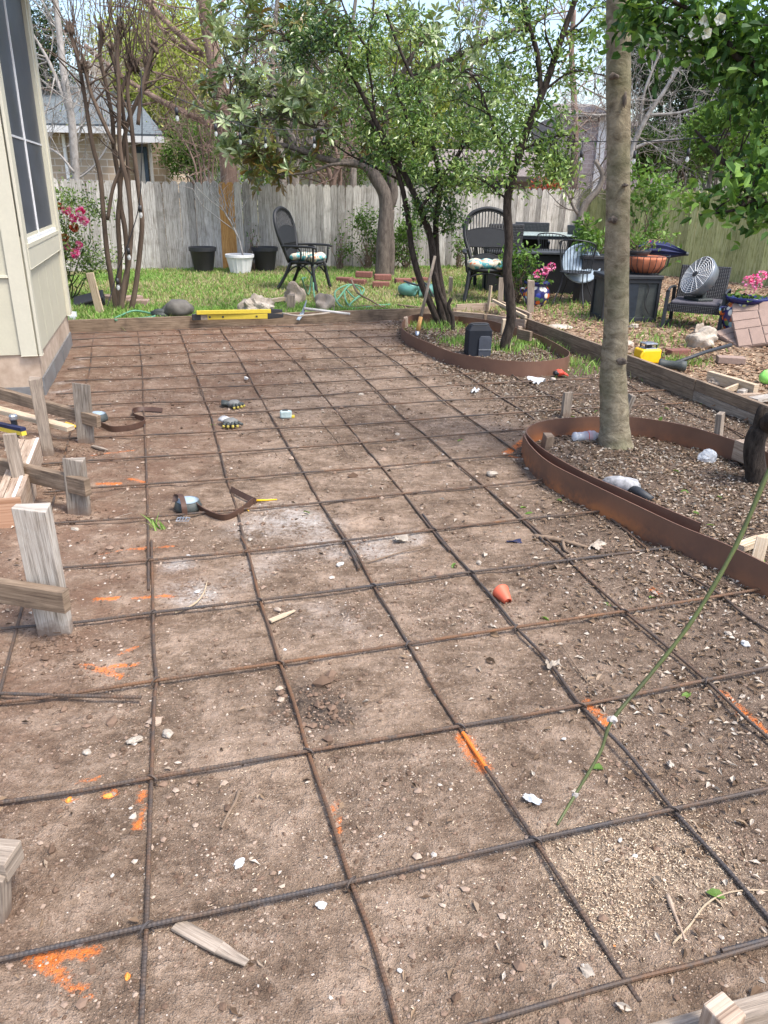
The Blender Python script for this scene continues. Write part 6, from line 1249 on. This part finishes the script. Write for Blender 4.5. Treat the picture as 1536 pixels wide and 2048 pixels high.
# generic recursive bare tree
def bare(name, label, base, limbs, bk, lv=3, kids=5, L0=1.6, r=.02, seed=1, spread=.9, up=.25, leaf=None, rmin=.0035):
    rg = np.random.default_rng(seed); base = V(*base); t = thing(name, label, 'tree', tuple(base)); tk = MB(); tw = MB(); tips = []
    def grow(p, d, L, r, l):
        n = 5; P = [p]; 
        for _ in range(n): d = unit(d+rg.normal(size=3)*.22+Z*up*.2); P.append(P[-1]+d*L/n)
        tw.tube(np.array(P), np.linspace(r, max(rmin*.6, r*.45), n+1), 5 if r > .012 else 3, caps=False); tips.append(P[-1])
        if l > 0:
            for _ in range(kids): i = rg.integers(1, n+1); grow(P[i], unit(d+rg.normal(size=3)*spread), L*(.4+.3*rg.random()), max(rmin, r*.5), l-1)
    for C_, R_ in limbs:
        tk.tube(C_-base, R_, 10); 
        for _ in range(kids*2):
            i = rg.integers(len(C_)//3, len(C_)); d0 = unit(C_[min(i+1, len(C_)-1)]-C_[i-1]); grow(C_[i]-base, unit(d0*.6+rg.normal(size=3)*spread+Z*up), L0*(.6+.6*rg.random()), min(r, R_[i]*.6), lv-1)
    tk.build('trunk', M[bk], t, smooth=True); tw.build('branches', M[bk], t, smooth=True)
    if leaf:
        lf = MB()
        for p in tips: v, f, tn = leaves_at(p, (leaf[3],)*3, leaf[2], leaf[0], leaf[0]*.5, .55); lf.add(v, f, None, tn)
        lf.build('crown', M[leaf[1]], t)
    return t
yp = 17.5
bare('cedar_elm_tree', 'tall tree with a thick pinkish-brown trunk and long rising limbs just beyond the left fence', AT(456, 400, yp)*[1, 1, 0], [plimb([(458,440),(458,360),(452,290),(445,220),(430,130),(415,50),(400,-30)], yp, .19, .13), plimb([(432,255),(380,230),(310,195),(240,150),(170,90)], yp, .07, .04), plimb([(400,105),(350,60),(300,10),(260,-40)], yp, .06, .05), plimb([(408,110),(360,90),(320,50),(290,-10)], yp+.3, .05, .03), plimb([(440,200),(460,180),(480,120)], yp, .04, .02), plimb([(450,240),(500,215),(560,200)], yp, .03, .015), plimb([(430,250),(370,170),(330,150),(285,140)], yp-.3, .03, .015)], 'bk_pine', 3, 4, 1.6, .022, 3, leaf=(.05, 'lf_yel', 2, .3))
bare('pale_tree', 'slim pale-barked bare tree in front of the brick house', AT(152, 400, 15.6)*[1, 1, 0], [plimb([(155,400),(150,330),(143,240),(128,150),(118,60),(108,-20)], 15.6, .085, .05), plimb([(148,345),(120,310),(90,290),(78,262)], 15.4, .025, .01), plimb([(152,360),(185,335),(215,290),(212,250)], 15.6, .02, .01), plimb([(140,230),(110,150),(85,100),(60,60)], 15.6, .04, .02), plimb([(150,300),(170,230),(190,150)], 15.7, .025, .012)], 'bk_pale', 3, 4, 1.2, .015, 5)
bare('bare_twiggy_tree', 'grey leafless twiggy tree beyond the fence, right of the big trunk', AT(1180, 400, 17.6)*[1, 1, 0]+V(1.2, .6, 0), [plimb([(1255,400,17.9),(1262,310,17.9),(1290,240,17.9),(1330,180,17.9),(1370,110,17.9)], 17.9, .07, .03), plimb([(1262,300),(1300,285),(1380,275),(1420,250)], 17.9, .04, .02), plimb([(1268,290),(1230,235),(1190,230),(1130,225)], 17.9, .03, .015), plimb([(1300,230),(1360,225),(1420,205),(1460,190)], 17.9, .03, .02), plimb([(1280,250),(1290,180),(1330,80),(1350,20)], 17.9, .03, .02)], 'bk_pale', 4, 4, 1.5, .014, 8, up=.1, rmin=.004)
bare('spindly_tree', 'thin tan trunk with sky behind it, between the slanting tree and the big trunk', AT(1148, 400, 18.5)*[1, 1, 0], [plimb([(1148,400),(1148,330),(1150,260),(1147,180),(1143,100),(1148,20)], 18.5, .09, .05)], 'bk_pine', 3, 5, 1.8, .018, 11, rmin=.004)
for k, (X0, y_, lb) in enumerate(((560, 24, 'bare tree behind the middle of the fence, left of the magnolia'), (500, 30, 'far leafless tree against the sky above the left houses'), (930, 30, 'far leafless tree against the sky behind the multi-stem tree'), (1220, 28, 'far leafless tree against the sky behind the big trunk'), (700, 26, 'far leafless tree behind the magnolia crown'), (250, 27, 'far leafless tree above the brick house roof'))):
    b0 = AT(X0, 400, y_)*[1, 1, 0]; tp = b0+V(.3, .2, 7.5); bare('leafless_tree', lb, b0, [(cr([b0, b0+V(.1, 0, 2), b0+V(-.1, .1, 4.5), tp], 6), np.linspace(.14, .04, 19))], 'bk_grey', 4, 4, 2.6, .03, 20+k, up=.35, rmin=.006)
bare('branchy_tree', 'short forked trunk behind the fence with a low spreading crown', AT(590, 400, 16.9)*[1, 1, 0], [plimb([(586,420),(588,360),(590,300),(580,270),(560,240)], 16.9, .13, .05), plimb([(588,320),(620,290),(640,270)], 16.9, .05, .02)], 'bk_grey', 3, 4, 1.0, .02, 41)
bare('multi_trunk_tree', 'clump of slanting reddish trunks behind the fence left of the magnolia', AT(670, 400, 18.)*[1, 1, 0], [plimb([(668,420),(668,360),(690,310),(720,270)], 18., .08, .03), plimb([(672,420),(660,350),(640,300),(610,260)], 18., .06, .03), plimb([(676,420),(680,350),(670,290)], 18., .06, .03), plimb([(664,420),(645,360),(620,330)], 18., .04, .02)], 'bk_pine', 3, 4, 1.2, .018, 43)
bare('thicket_shrub', 'thicket of thin bare stems just behind the fence, left of the thick pinkish trunk', AT(400, 400, 16.6)*[1, 1, 0], [plimb([(395+k*8,420),(390+k*9,330),(350+k*24,250)], 16.6+k*.1, .025, .012) for k in range(5)], 'bk_pine', 3, 4, 1.2, .01, 44, up=.3)
bare('gnarled_tree', 'twisted bare trunk leaning against the back fence behind the big trunk', onfence(1175, .5), [plimb([(1168,520),(1160,450),(1170,410),(1195,380),(1205,350),(1190,320)], 16.2, .09, .04), plimb([(1165,440),(1145,410),(1130,370)], 16.2, .04, .02)], 'bk_grey', 3, 4, .9, .015, 46)
# leafy background trees
def far_tree(name, label, X, Y, y, rx, ry, n, L, lm, bk='bk_grey', tm=.5, seed=0, nsub=46, cat='tree', h0=None, grp=None):
    rg = np.random.default_rng(seed+200); c = AT(X, Y, y); pm = ppm(c); rx, ry = rx/pm, ry/pm; base = V(c[0], c[1], 0); t = thing(name, label, cat, tuple(base), 0, grp)
    tk = MB(); r_ = .05+.03*ry; tk.tube(cr([(0, 0, -.1), (rg.normal()*.15, 0, c[2]*.4), (rg.normal()*.2, 0, c[2])], 6), np.linspace(r_, r_*.4, 13), 8); lf = MB(); cz = V(0, 0, c[2])
    for k in range(nsub):
        g_ = rg.normal(size=3); g_ /= np.linalg.norm(g_); g_ *= (.35+.65*rg.random()**.5); s = cz+g_*[rx, min(rx, 2.5), ry]; s[2] = max(s[2], .2)
        q = V(0, 0, c[2]*(.3+.6*rg.random())) if k % 2 else cz; tk.tube(wiggle(q, s, .05, 5), np.linspace(r_*.3, .008, 5), 4, caps=False); rr = (.32+.35*rg.random())*min(rx, ry, 1.8)*.8
        v, f, tn = leaves_at(s, (rr*1.1, rr*1.1, rr*.8), n//nsub, L, L*.5, tm+rg.normal()*.12); lf.add(v, f, None, tn)
    tk.build('trunk', M[bk], t, smooth=True); lf.build('crown', M[lm], t)
FT = [('spring_tree','bright yellow-green spring tree behind the thick pinkish trunk',350,160,25,105,125,16000,.13,'lf_yel',.5),('spring_tree','smaller yellow-green tree to the left above the brick roof ridge',262,130,27,75,80,7000,.13,'lf_yel',.4),
 ('evergreen_tree','dark evergreen above the brick house roof at the far left',85,90,22,62,75,6000,.08,'lf_ever',.5),('bush_tree','green bushy tree right of the small brick outbuilding',385,300,21,55,60,7000,.08,'lf_mid',.6),
 ('spring_tree','yellow-green tree behind the magnolia branches',560,250,30,100,110,10000,.14,'lf_yel',.6),('bush_tree','green tree low behind the magnolia trunk',690,300,28,100,60,5000,.10,'lf_mid',.6),('spring_tree','pale green tree behind the crown of the multi-stem tree',800,200,32,120,130,10000,.15,'lf_yel',.35),
 ('cedar_tree','dark cedar filling the right background behind the mossy fence',1410,210,20,95,140,17000,.10,'lf_ever',.6),('cedar_tree','dark cedar beyond the right edge of the photo',1530,200,17,80,160,13000,.09,'lf_ever',.5),('bush_tree','green bush over the mossy fence below the dark cedar',1300,300,19.5,60,45,5500,.08,'lf_mid',.4),
 ('bush_tree','leafy green tree over the fence at the right, with pinkish flowers',1450,270,15.6,70,60,7500,.07,'lf_mid',.75),('bush_tree','green sapling crown beside the tan thin trunk',1120,330,18.6,32,32,1600,.07,'lf_mid',.8),('bush_tree','dull green tree between the white house and the slanting tree',930,230,33,110,110,8000,.14,'lf_mid',.4),
 ('cedar_tree','dark green tree top right of the big trunk near the sky',1310,120,24,80,90,8000,.11,'lf_ever',.6),('bush_tree','green tree peeking at the top above the magnolia',600,90,26,120,90,4500,.12,'lf_mid',.55),('bush_tree','low dense green bush behind the fence at the left of the multi-stem tree',800,350,19,50,30,2500,.07,'lf_mid',.5)]
for k, (nm, lb, X, Y, y_, rx, ry, n, L, lm, tm) in enumerate(FT): far_tree(nm, lb, X, Y, y_, rx, ry, n, L, lm, tm=tm, seed=k)
# distant wood closing the horizon
wd = MB(); tk = MB()
for k in range(64):
    x = -46+k*1.5+RNG.normal()*.6; y_ = 40+RNG.random()*8; hgt_k = 3.0+RNG.random()*2.6
    tk.tube([(x, y_, 0), (x+.2, y_, hgt_k*.6), (x, y_, hgt_k)], [.18, .12, .05], 6)
    for _ in range(7):
        s = V(x, y_, hgt_k*.6)+RNG.normal(size=3)*[1.1, .8, hgt_k*.25]; v, f, tn = leaves_at(s, (1.3, 1.2, 1.2), 70, .26, .15, .45+RNG.normal()*.15); wd.add(v, f, None, tn)
v0 = wd.build('distant_wood', [M['lf_mid']]); v0['kind'] = 'stuff'
o = tk.build('distant_trunks', M['bk_grey']); o['kind'] = 'stuff'
# ------------------------------------------------------------------ shrubs and small plants
def shrub(name, label, c, r, n, L, lm, stems=7, tm=.5, W=None, shape=4, bk='twig', cat='shrub', flowers=None, h=None, sub=16):
    t = thing(name, label, cat, (c[0], c[1], c[2])); st = MB(); lf = MB(); h = h or r[2]*2; ends = []
    for k in range(sub):
        e = V(RNG.normal()*r[0]*.55, RNG.normal()*r[1]*.55, h*(.25+.7*RNG.random())); st.tube(wiggle(V(RNG.normal()*.03, RNG.normal()*.03, -.02), e, .05, 6, .08), np.linspace(.01, .003, 6), 4, caps=False); ends.append(e)
        v, f, tn = leaves_at(e, (r[0]*.5, r[1]*.5, r[2]*.4), n//sub, L, W or L*.5, tm+RNG.normal()*.12, shape=shape); v[:, 2] = np.maximum(v[:, 2], .0); lf.add(v, f, None, tn)
    st.build('stems', M[bk], t, smooth=True); lf.build('foliage', M[lm], t)
    for (P, rr, mt, k) in (flowers or []):
        m = MB(); D = rdir(k); v, f, tn = cards(P+D*rr*.4, D, rdir(k)+D, rr*.9, rr*.9, RNG.random(k), shape=6, curl=.2); m.add(v, f, None, tn); m.build('blossom', M[mt], t)
    return t
b0 = GO(140, 600); b0[1] -= .1; yb_ = b0[1]; FL = []
for (X, Y, rr, mt) in ((112,412,.055,'redfl'),(125,420,.075,'pinkfl'),(148,425,.08,'pinkfl'),(135,438,.07,'pinkfl'),(153,442,.075,'pinkfl'),(137,455,.07,'redfl'),(122,475,.06,'redfl'),(145,490,.06,'pinkfl'),(125,493,.055,'pinkfl'),(139,507,.075,'pinkfl'),(108,437,.05,'pinkfl')): FL.append((AT(X+4+(X-110)*.25, Y, yb_-.15-.1*RNG.random())-b0, rr*.72, mt, 30))
shrub('rose_bush', 'rose bush with pink and red blooms between the house and the fence', b0+[0, .0, 0], (.42, .3, .5), 5600, .045, 'lf_dark', flowers=FL, h=1.35, tm=.6, shape=4, sub=26, bk='greenstem')
c = AT(190, 400, yb_); t = thing('rose_cane', 'long arching rose cane with small leaves reaching toward the crape myrtle', 'cane', tuple(b0)); P = cr([AT(118, 440, yb_)-b0, AT(140, 405, yb_)-b0, AT(165, 398, yb_)-b0, AT(190, 412, yb_)-b0, AT(205, 440, yb_)-b0], 8); MB().tube(P, .005, 5).tube([V(0, 0, 0), P[0]], .007, 5).build('stem', M['greenstem'], t, smooth=True); lf = MB()
for q in P[::2]: v, f, tn = leaves_at(q, (.12, .1, .1), 12, .04, .025, .5); lf.add(v, f, None, tn)
lf.build('foliage', M['lf_dark'], t)
for X, lb, r_, n, hh, tm in ((722,'grey-green shrub against the fence left of the magnolia trunk',(.35,.25,.4),1100,1.05,.5),(800,'leafy green shrub against the fence right of the magnolia trunk',(.35,.25,.4),1500,1.0,.7),(760,'low weeds at the foot of the magnolia trunk',(.45,.2,.2),600,.4,.6),(498,'thin sprigs behind the black pot by the white pot',(.12,.1,.3),40,.8,.4),(668,'small sprig against the fence right of the fan-back chair',(.1,.08,.3),70,.75,.6),(905,'weedy plant against the fence behind the multi-stem tree',(.2,.15,.25),300,.6,.6)):
    p = onfence(X, .45); shrub('fence_shrub', lb, (p[0], p[1], ZO), r_, n, .06, 'lf_mid', tm=tm, h=hh)
p = AT(1270, 500, 12.2)
shrub('camellia_shrub', 'glossy camellia-like shrub rising behind the mesh bin, right of the big trunk', (AT(1270, 500, 11.6)[0], 11.6, ZO), (.42, .35, .6), 1300, .085, 'lf_mid', tm=.7, W=.045, shape=6, h=1.7, sub=20)
shrub('camellia_shrub', 'small glossy shrub in the black box planter left of the big trunk', (AT(1178, 500, 11.2)[0], 11.2, .62), (.2, .15, .25), 420, .09, 'lf_mid', tm=.7, W=.045, shape=6, h=.55)
o = MB().box((0, 0, .33), (.42, .36, .66)).box((0, 0, .655), (.46, .40, .05)).build('box_planter', M['blackpl'], bevel=.01); q = AT(1185, 500, 11.2); o.location = (q[0]+.05, 11.2, ZO-.04); tag(o, 'tall black box planter beside the round metal lid, left of the big trunk', 'planter')
q = AT(1040, 560, 10.7); shrub('leafy_shrub', 'small glossy green plant between the fan-back chair and the mosaic pot', (q[0], 10.9, ZO), (.26, .2, .3), 700, .06, 'lf_mid', tm=.6, W=.032, shape=6, h=.72)
shrub('trailing_plant', 'bright green trailing plant spilling from the dark bowl right of the big trunk', tuple(bowlc+Z*.05), (.25, .15, .12), 380, .04, 'lf_mid', tm=.85, h=.2, flowers=[(V(.12, -.05, .14), .02, 'pinkfl', 10)])
# bare sapling in the white pot, twigs
t = thing('potted_sapling', 'leafless silvery sapling leaning left out of the white pot', 'sapling', (pw[0], pw[1], ZO+.28)); base = V(pw[0], pw[1], ZO+.28); m = MB(); C_, R_ = plimb([(486,512),(478,480),(462,445),(452,430)], pw[1], .018, .012); m.tube(C_-base, R_, 6)
for k in range(16):
    i = RNG.integers(8, len(C_)); s = C_[i]-base; e = s+V(-.2+.35*RNG.normal(), .2*RNG.normal(), .35+.6*RNG.random()); P = wiggle(s, e, .03, 6, .06); m.tube(P, np.linspace(.008, .002, 6), 4)
    for _ in range(3): q = P[RNG.integers(2, 6)]; m.tube(wiggle(q, q+V(RNG.normal()*.15, RNG.normal()*.1, .2), .02, 4), np.linspace(.003, .0015, 4), 3)
m.build('stem', M['bk_pale'], t, smooth=True)
# red-leaved shrub beyond the fence
p = AT(1095, 352, 18.2); shrub('red_shrub', 'red and yellow tipped shrub just above the back fence', (p[0], p[1], 1.25), (.5, .3, .25), 500, .09, 'redfl', h=.5)
# sprout in the lower bed
t = thing('sprout', 'tiny green sprout with two drooping leaves beside the big trunk', 'sprout', tuple(G(1262, 872))); m = MB(); P = cr([V(0, 0, 0), V(.09, .0, .06), V(.16, .0, .1), V(.17, 0, .09)], 5); m.tube(P, .002, 4); m.build('stem', M['greenstem'], t); v, f, tn = cards(np.array([P[-1], P[-4], P[-1]]), V([.1, 0, -1], [.3, 0, .6], [-.7, 0, .2]).reshape(3, 3), np.array([[0, -1, .2]]*3, float), .05, .025, np.array([.9, .8, .9]), shape=6); MB().add(v, f, None, tn).build('leaf', M['lf_mid'], t)
# ------------------------------------------------------------------ string lights
def lights(pts, label, bulbs, r=.006, hang=.13, y=None):
    C_ = cr([V(*p) for p in pts], 10); t = thing('string_lights', label, 'string lights', tuple(C_[0])); b0 = C_[0]; MB().tube(C_-b0, r, 5).build('cable', M['blackpl'], t, smooth=True)
    for k in bulbs:
        i = int(k*(len(C_)-1)); p = C_[i]-b0; bz = MB(); bz.tube([p, p-Z*hang], .004, 4); bz.tube([p-Z*hang*.8, p-Z*(hang+.06)], [.018, .021], 8); s = bz.build('socket', M['blackpl'], t, smooth=True)
        MB().lathe([(.010, 0), (.019, -.02), (.022, -.038), (.016, -.058), (0, -.068)], 12, c=p-Z*(hang+.06)).build('bulb', M['bulbg'], s, smooth=True)
y0 = 11.5
lights([AT(262, 135, 9.7), AT(330, 185, 10.3), AT(400, 215, 11), AT(460, 242, 11.6), AT(530, 257, 12.3), AT(640, 258, 13), AT(760, 240, 14)], 'string of bulbs sagging from the crape myrtle to the magnolia', [.22, .43, .56, .68, .82])
lights([AT(945, 285, 12.5), AT(1030, 281, 12), AT(1200, 283, 11), AT(1340, 281, 10.4), AT(1475, 265, 9.8), AT(1600, 240, 9.4)], 'string of bulbs stretched across the right side behind the big trunk', [.08, .36, .50, .66, .84])
lights([AT(282, 140, 9.5), AT(284, 240, 9.4), AT(283, 330, 9.4), AT(278, 410, 9.4), AT(262, 470, 9.4), AT(240, 530, 9.4), AT(226, 575, 9.4), AT(215, 612, 9.3)], 'black light cable hanging down through the crape myrtle stems', [.42, .62, .78], hang=.05)

# ------------------------------------------------------------------ ground scatter (uncountable)
def scat(n, x0, x1, y0, y1, wfun):
    x = RNG.uniform(x0, x1, n); y = RNG.uniform(y0, y1, n); w_ = wfun(x, y); k = RNG.random(n) < w_; return x[k], y[k]
def stuff(mb, name, mat, smooth=False): o = mb.build(name, mat, smooth=smooth); o['kind'] = 'stuff'; return o
inb = lambda x, y: inpoly(x, y, bed1) | inpoly(x, y, bed2in)
def humf(x, y):
    e = np.interp(y, [q[1] for q in edge][::-1], [q[0] for q in edge][::-1]); return np.clip(smooth(-.35, .5, x-e+.25*vnoise(x, y, 3, 9)), 0, 1)
# soil crumbs and pebbles
icv, icf = ICO[1]
def pebbles(x, y, r, sq=.65, tone=None, sink=.25, hz_=None):
    n = len(x); z = hgt(x, y); k = (1+.28*RNG.normal(size=(n, 12))) if len(icv) == 12 else 1+.22*RNG.normal(size=(n, len(icv)))
    v = icv[None]*k[:, :, None]*r[:, None, None]*np.stack([np.ones(n), .6+.5*RNG.random(n), np.full(n, sq)], -1)[:, None, :]; a = RNG.random(n)*6.3; ca, sa = np.cos(a)[:, None], np.sin(a)[:, None]
    v = np.stack([v[..., 0]*ca-v[..., 1]*sa, v[..., 0]*sa+v[..., 1]*ca, v[..., 2]], -1)+np.stack([x, y, z+r*sq*(.5-sink)], -1)[:, None, :]
    f = icf[None]+np.arange(n)[:, None, None]*len(icv); tn = RNG.random(n) if tone is None else tone; return MB().add(v.reshape(-1, 3), f.reshape(-1, 3), None, np.repeat(tn, len(icv)))
clumpy = lambda x, y: np.clip(.45+.4*vnoise(x, y, 6, 21)+.25*vnoise(x, y, 17, 22), .08, 1)
b_ = bmesh.new(); bmesh.ops.create_icosphere(b_, subdivisions=0 if False else 1, radius=1); b_.free()
icv = np.array([(0, 0, 1), (.9, 0, .3), (.28, .85, .3), (-.72, .53, .25), (-.72, -.53, .3), (.28, -.85, .25), (.5, .4, -.6), (-.5, .3, -.6), (0, -.6, -.6)], float); icf = np.array([(0, 1, 2), (0, 2, 3), (0, 3, 4), (0, 4, 5), (0, 5, 1), (1, 6, 2), (2, 7, 3), (2, 6, 7), (3, 7, 4), (4, 8, 5), (4, 7, 8), (5, 8, 1), (1, 8, 6), (6, 8, 7)])
x, y = scat(130000, -1.6, 2.2, .8, 3.4, lambda x, y: clumpy(x, y)**1.4*np.clip(1.6-.40*y, .25, 1)); r_ = np.exp(RNG.normal(size=len(x))*.55)*.0024; stuff(pebbles(x, y, r_, tone=np.clip(RNG.random(len(x))**1.3, 0, 1)), 'soil_crumbs', M['pebble'])
x, y = scat(42000, -2.6, 2.6, 2.6, 9.5, lambda x, y: clumpy(x, y)*(1-outside(x, y))*.8); r_ = np.exp(RNG.normal(size=len(x))*.55)*.0042; stuff(pebbles(x, y, r_, tone=np.clip(RNG.random(len(x)), 0, 1)), 'soil_pebbles', M['pebble'])
x, y = scat(480, -2.4, 2.4, .9, 8, lambda x, y: clumpy(x, y)*(1-outside(x, y))); r_ = np.exp(RNG.normal(size=len(x))*.35)*.009; stuff(pebbles(x, y, r_, tone=.5+.42*RNG.random(len(x))), 'pale_gravel', M['pebble'])
# clods at stake feet and round footprints
cx_, cy_ = [], []
for px, s_, n in (((110,1285),.07,70),((170,905),.07,40),((155,1035),.07,40),((640,1410),.10,90),((25,1720),.1,40),((150,1335),.06,20),((1180,870),.3,120),((1400,940),.3,160),((950,700),.3,100),((320,1390),.2,40)):
    p = G(*px); cx_.append(p[0]+RNG.normal(size=n)*s_); cy_.append(p[1]+RNG.normal(size=n)*s_)
x = np.concatenate(cx_); y = np.concatenate(cy_); r_ = np.exp(RNG.normal(size=len(x))*.4)*.008; stuff(pebbles(x, y, r_, tone=.05+.4*RNG.random(len(x)), sq=.8), 'dirt_clods', M['pebble'])
# leaf litter
def litter(x, y, L, tone, z0=.004, tilt=.45, shape=4, ratio=.42):
    n = len(x); z = hgt(x, y)+z0+.006*RNG.random(n); a = RNG.random(n)*6.3; D = np.stack([np.cos(a), np.sin(a), tilt*.4*RNG.normal(size=n)], -1); Nn = np.stack([tilt*RNG.normal(size=n), tilt*RNG.normal(size=n), np.ones(n)], -1)
    return cards(np.stack([x, y, z], -1), D, Nn, L, L*ratio*(.7+.6*RNG.random(n)), tone, fold=.3*1, curl=.15, shape=shape)
W_ = lambda x, y: (.03+.97*humf(x, y))*(1-outside(x, y))*np.clip(.55+.5*vnoise(x, y, 4, 31), .12, 1)+inb(x, y)*np.clip(.35+1.2*(x-1.45)+.5*(y > 6.5), .25, 1.1)
x, y = scat(150000, -2.6, 3.6, .9, 10.2, W_); v, f, tn = litter(x, y, (.013+.024*RNG.random(len(x)))*np.clip(.75+.05*y, .8, 1.3), np.clip(RNG.beta(1.1, .8, len(x)), 0, 1)); stuff(MB().add(v, f, None, tn), 'leaf_litter', M['litter'])
x, y = scat(2600, .3, 2.4, .9, 4.6, lambda x, y: .1+.8*humf(x, y)); v, f, tn = litter(x, y, (.016+.028*RNG.random(len(x))**2), np.clip(RNG.beta(1.8, 1.5, len(x)), 0, 1), shape=6, ratio=.45); stuff(MB().add(v, f, None, tn), 'dry_leaves', M['litter'])
x, y = scat(90, -1.5, 3, 1, 6, lambda x, y: .2+.8*humf(x, y)); v, f, tn = litter(x, y, np.full(len(x), .045), .55+.4*RNG.random(len(x)), shape=6); stuff(MB().add(v, f, None, tn), 'fallen_green_leaves', M['lf_mid'])
# sawdust
x, y = scat(60000, .1, 1.3, .9, 2.1, lambda x, y: np.clip(seg_like(x, y), 0, 1)) if False else (None, None)
sx, sy = [], []
for px, s_, n in (((1300,1730),.12,1700),((1200,1750),.08,900),((1390,1690),.07,800),((1210,1850),.05,500),((1130,1870),.03,200),((640,1620),.3,500),((1200,1450),.4,700),((900,1330),.5,900)):
    p = G(*px); sx.append(p[0]+RNG.normal(size=n)*s_); sy.append(p[1]+RNG.normal(size=n)*s_)
x, y = np.concatenate(sx), np.concatenate(sy); v, f, tn = litter(x, y, .004+.006*RNG.random(len(x)), RNG.random(len(x)), z0=.001, ratio=.3); stuff(MB().add(v, f, None, tn), 'sawdust', M['saw'])
# twigs & straw
m = MB(); x, y = scat(1500, -2, 3, 1, 8.5, lambda x, y: .12+.5*humf(x, y))
for a, b2 in zip(x, y):
    L = .02+.07*RNG.random()**2; th = RNG.random()*6.3; z = float(hgt(np.array([a]), np.array([b2]))[0])+.004; d = V(math.cos(th), math.sin(th), 0)*L; m.tube([V(a, b2, z), V(a, b2, z+.003)+d*.5+RNG.normal(size=3)*.004, V(a, b2, z)+d], [.0016, .0013, .0008], 3, tone=RNG.random())
stuff(m, 'straw_twigs', M['litter'])
# mulch on the right, lawn on the left
def lawnf(x, y): return np.clip(smooth(.9, .1, x-(1.0+.25*vnoise(x, y, 1.2, 5))-np.clip(y-11, 0, 3)*.35), 0, 1)
x, y = scat(60000, 1.0, 8.5, 5, 17, lambda x, y: outside(x, y)*(1-lawnf(x, y)*.8)*np.clip(1.25-.06*y, .2, 1)); v, f, tn = litter(x, y, .04+.05*RNG.random(len(x)), np.clip(RNG.beta(2, 1.6, len(x)), 0, 1), ratio=.32); stuff(MB().add(v, f, None, tn), 'bark_mulch', M['chip'])
dry = lambda x, y: np.clip(.44+.5*vnoise(x, y, 1.8, 41)+smooth(12.2, 13.2, y)*.15-smooth(10.4, 9.4, y)*.6+np.exp(-((x+1.)**2/1.2+(y-12)**2/.6))*.8+np.exp(-((x-1.2)**2/1.+(y-11)**2/2))*.6, 0, 1)
def grass(x, y, h, name, dr=None):
    n = len(x); z = hgt(x, y); a = RNG.random(n)*6.3; lean = .45*RNG.normal(size=(n, 2)); P = np.stack([x, y, z-.005], -1); wv = np.stack([np.cos(a), np.sin(a), 0*a], -1)*(.0035+.002*RNG.random(n))[:, None]*np.clip(y/6, 1, 2)[:, None]
    T_ = P+np.stack([lean[:, 0]*h, lean[:, 1]*h, h], -1); Mi = P+(T_-P)*.55-np.stack([lean[:, 0]*h*.15, lean[:, 1]*h*.15, 0*h], -1)
    v = np.stack([P-wv, P+wv, Mi+wv*.7, T_, Mi-wv*.7], 1).reshape(-1, 3); k = np.arange(n)*5; f = np.concatenate([np.stack([k, k+1, k+2], -1), np.stack([k, k+2, k+4], -1), np.stack([k+4, k+2, k+3], -1)])
    d = dry(x, y) if dr is None else dr; tn = np.clip(np.where(RNG.random(n) < d*.75, .08+.1*RNG.random(n), .35+.6*RNG.random(n)), 0, 1); stuff(MB().add(v, f, None, np.repeat(tn, 5)), name, M['grass'])
x, y = scat(125000, -5.2, 4.2, 8.6, 16.5, lambda x, y: outside(x, y)*(lawnf(x, y)*(1-.65*dry(x, y))*np.clip(1.7-.07*y, .3, 1)+.06)); grass(x, y, .025+.04*RNG.random(len(x)), 'lawn_grass')
gx_, gy_ = [], []
for px, s_, n in (((870,660),.14,300),((920,690),.12,350),((1010,705),.12,300),((1060,690),.12,500),((1100,700),.1,200),((1165,735),.2,260),((900,655),.12,200),((318,1060),.02,14),((1310,700),.3,200),((1255,640),.5,300),((1300,650),.4,300),((1140,630),.5,500),((1360,745),.12,250),((1500,655),.3,200),((250,640),.3,500),((160,640),.1,200)):
    p = G(*px); gx_.append(p[0]+RNG.normal(size=n)*s_); gy_.append(p[1]+RNG.normal(size=n)*s_)
x, y = np.concatenate(gx_), np.concatenate(gy_); grass(x, y, .03+.07*RNG.random(len(x)), 'grass_tufts', dr=np.full(len(x), .25))
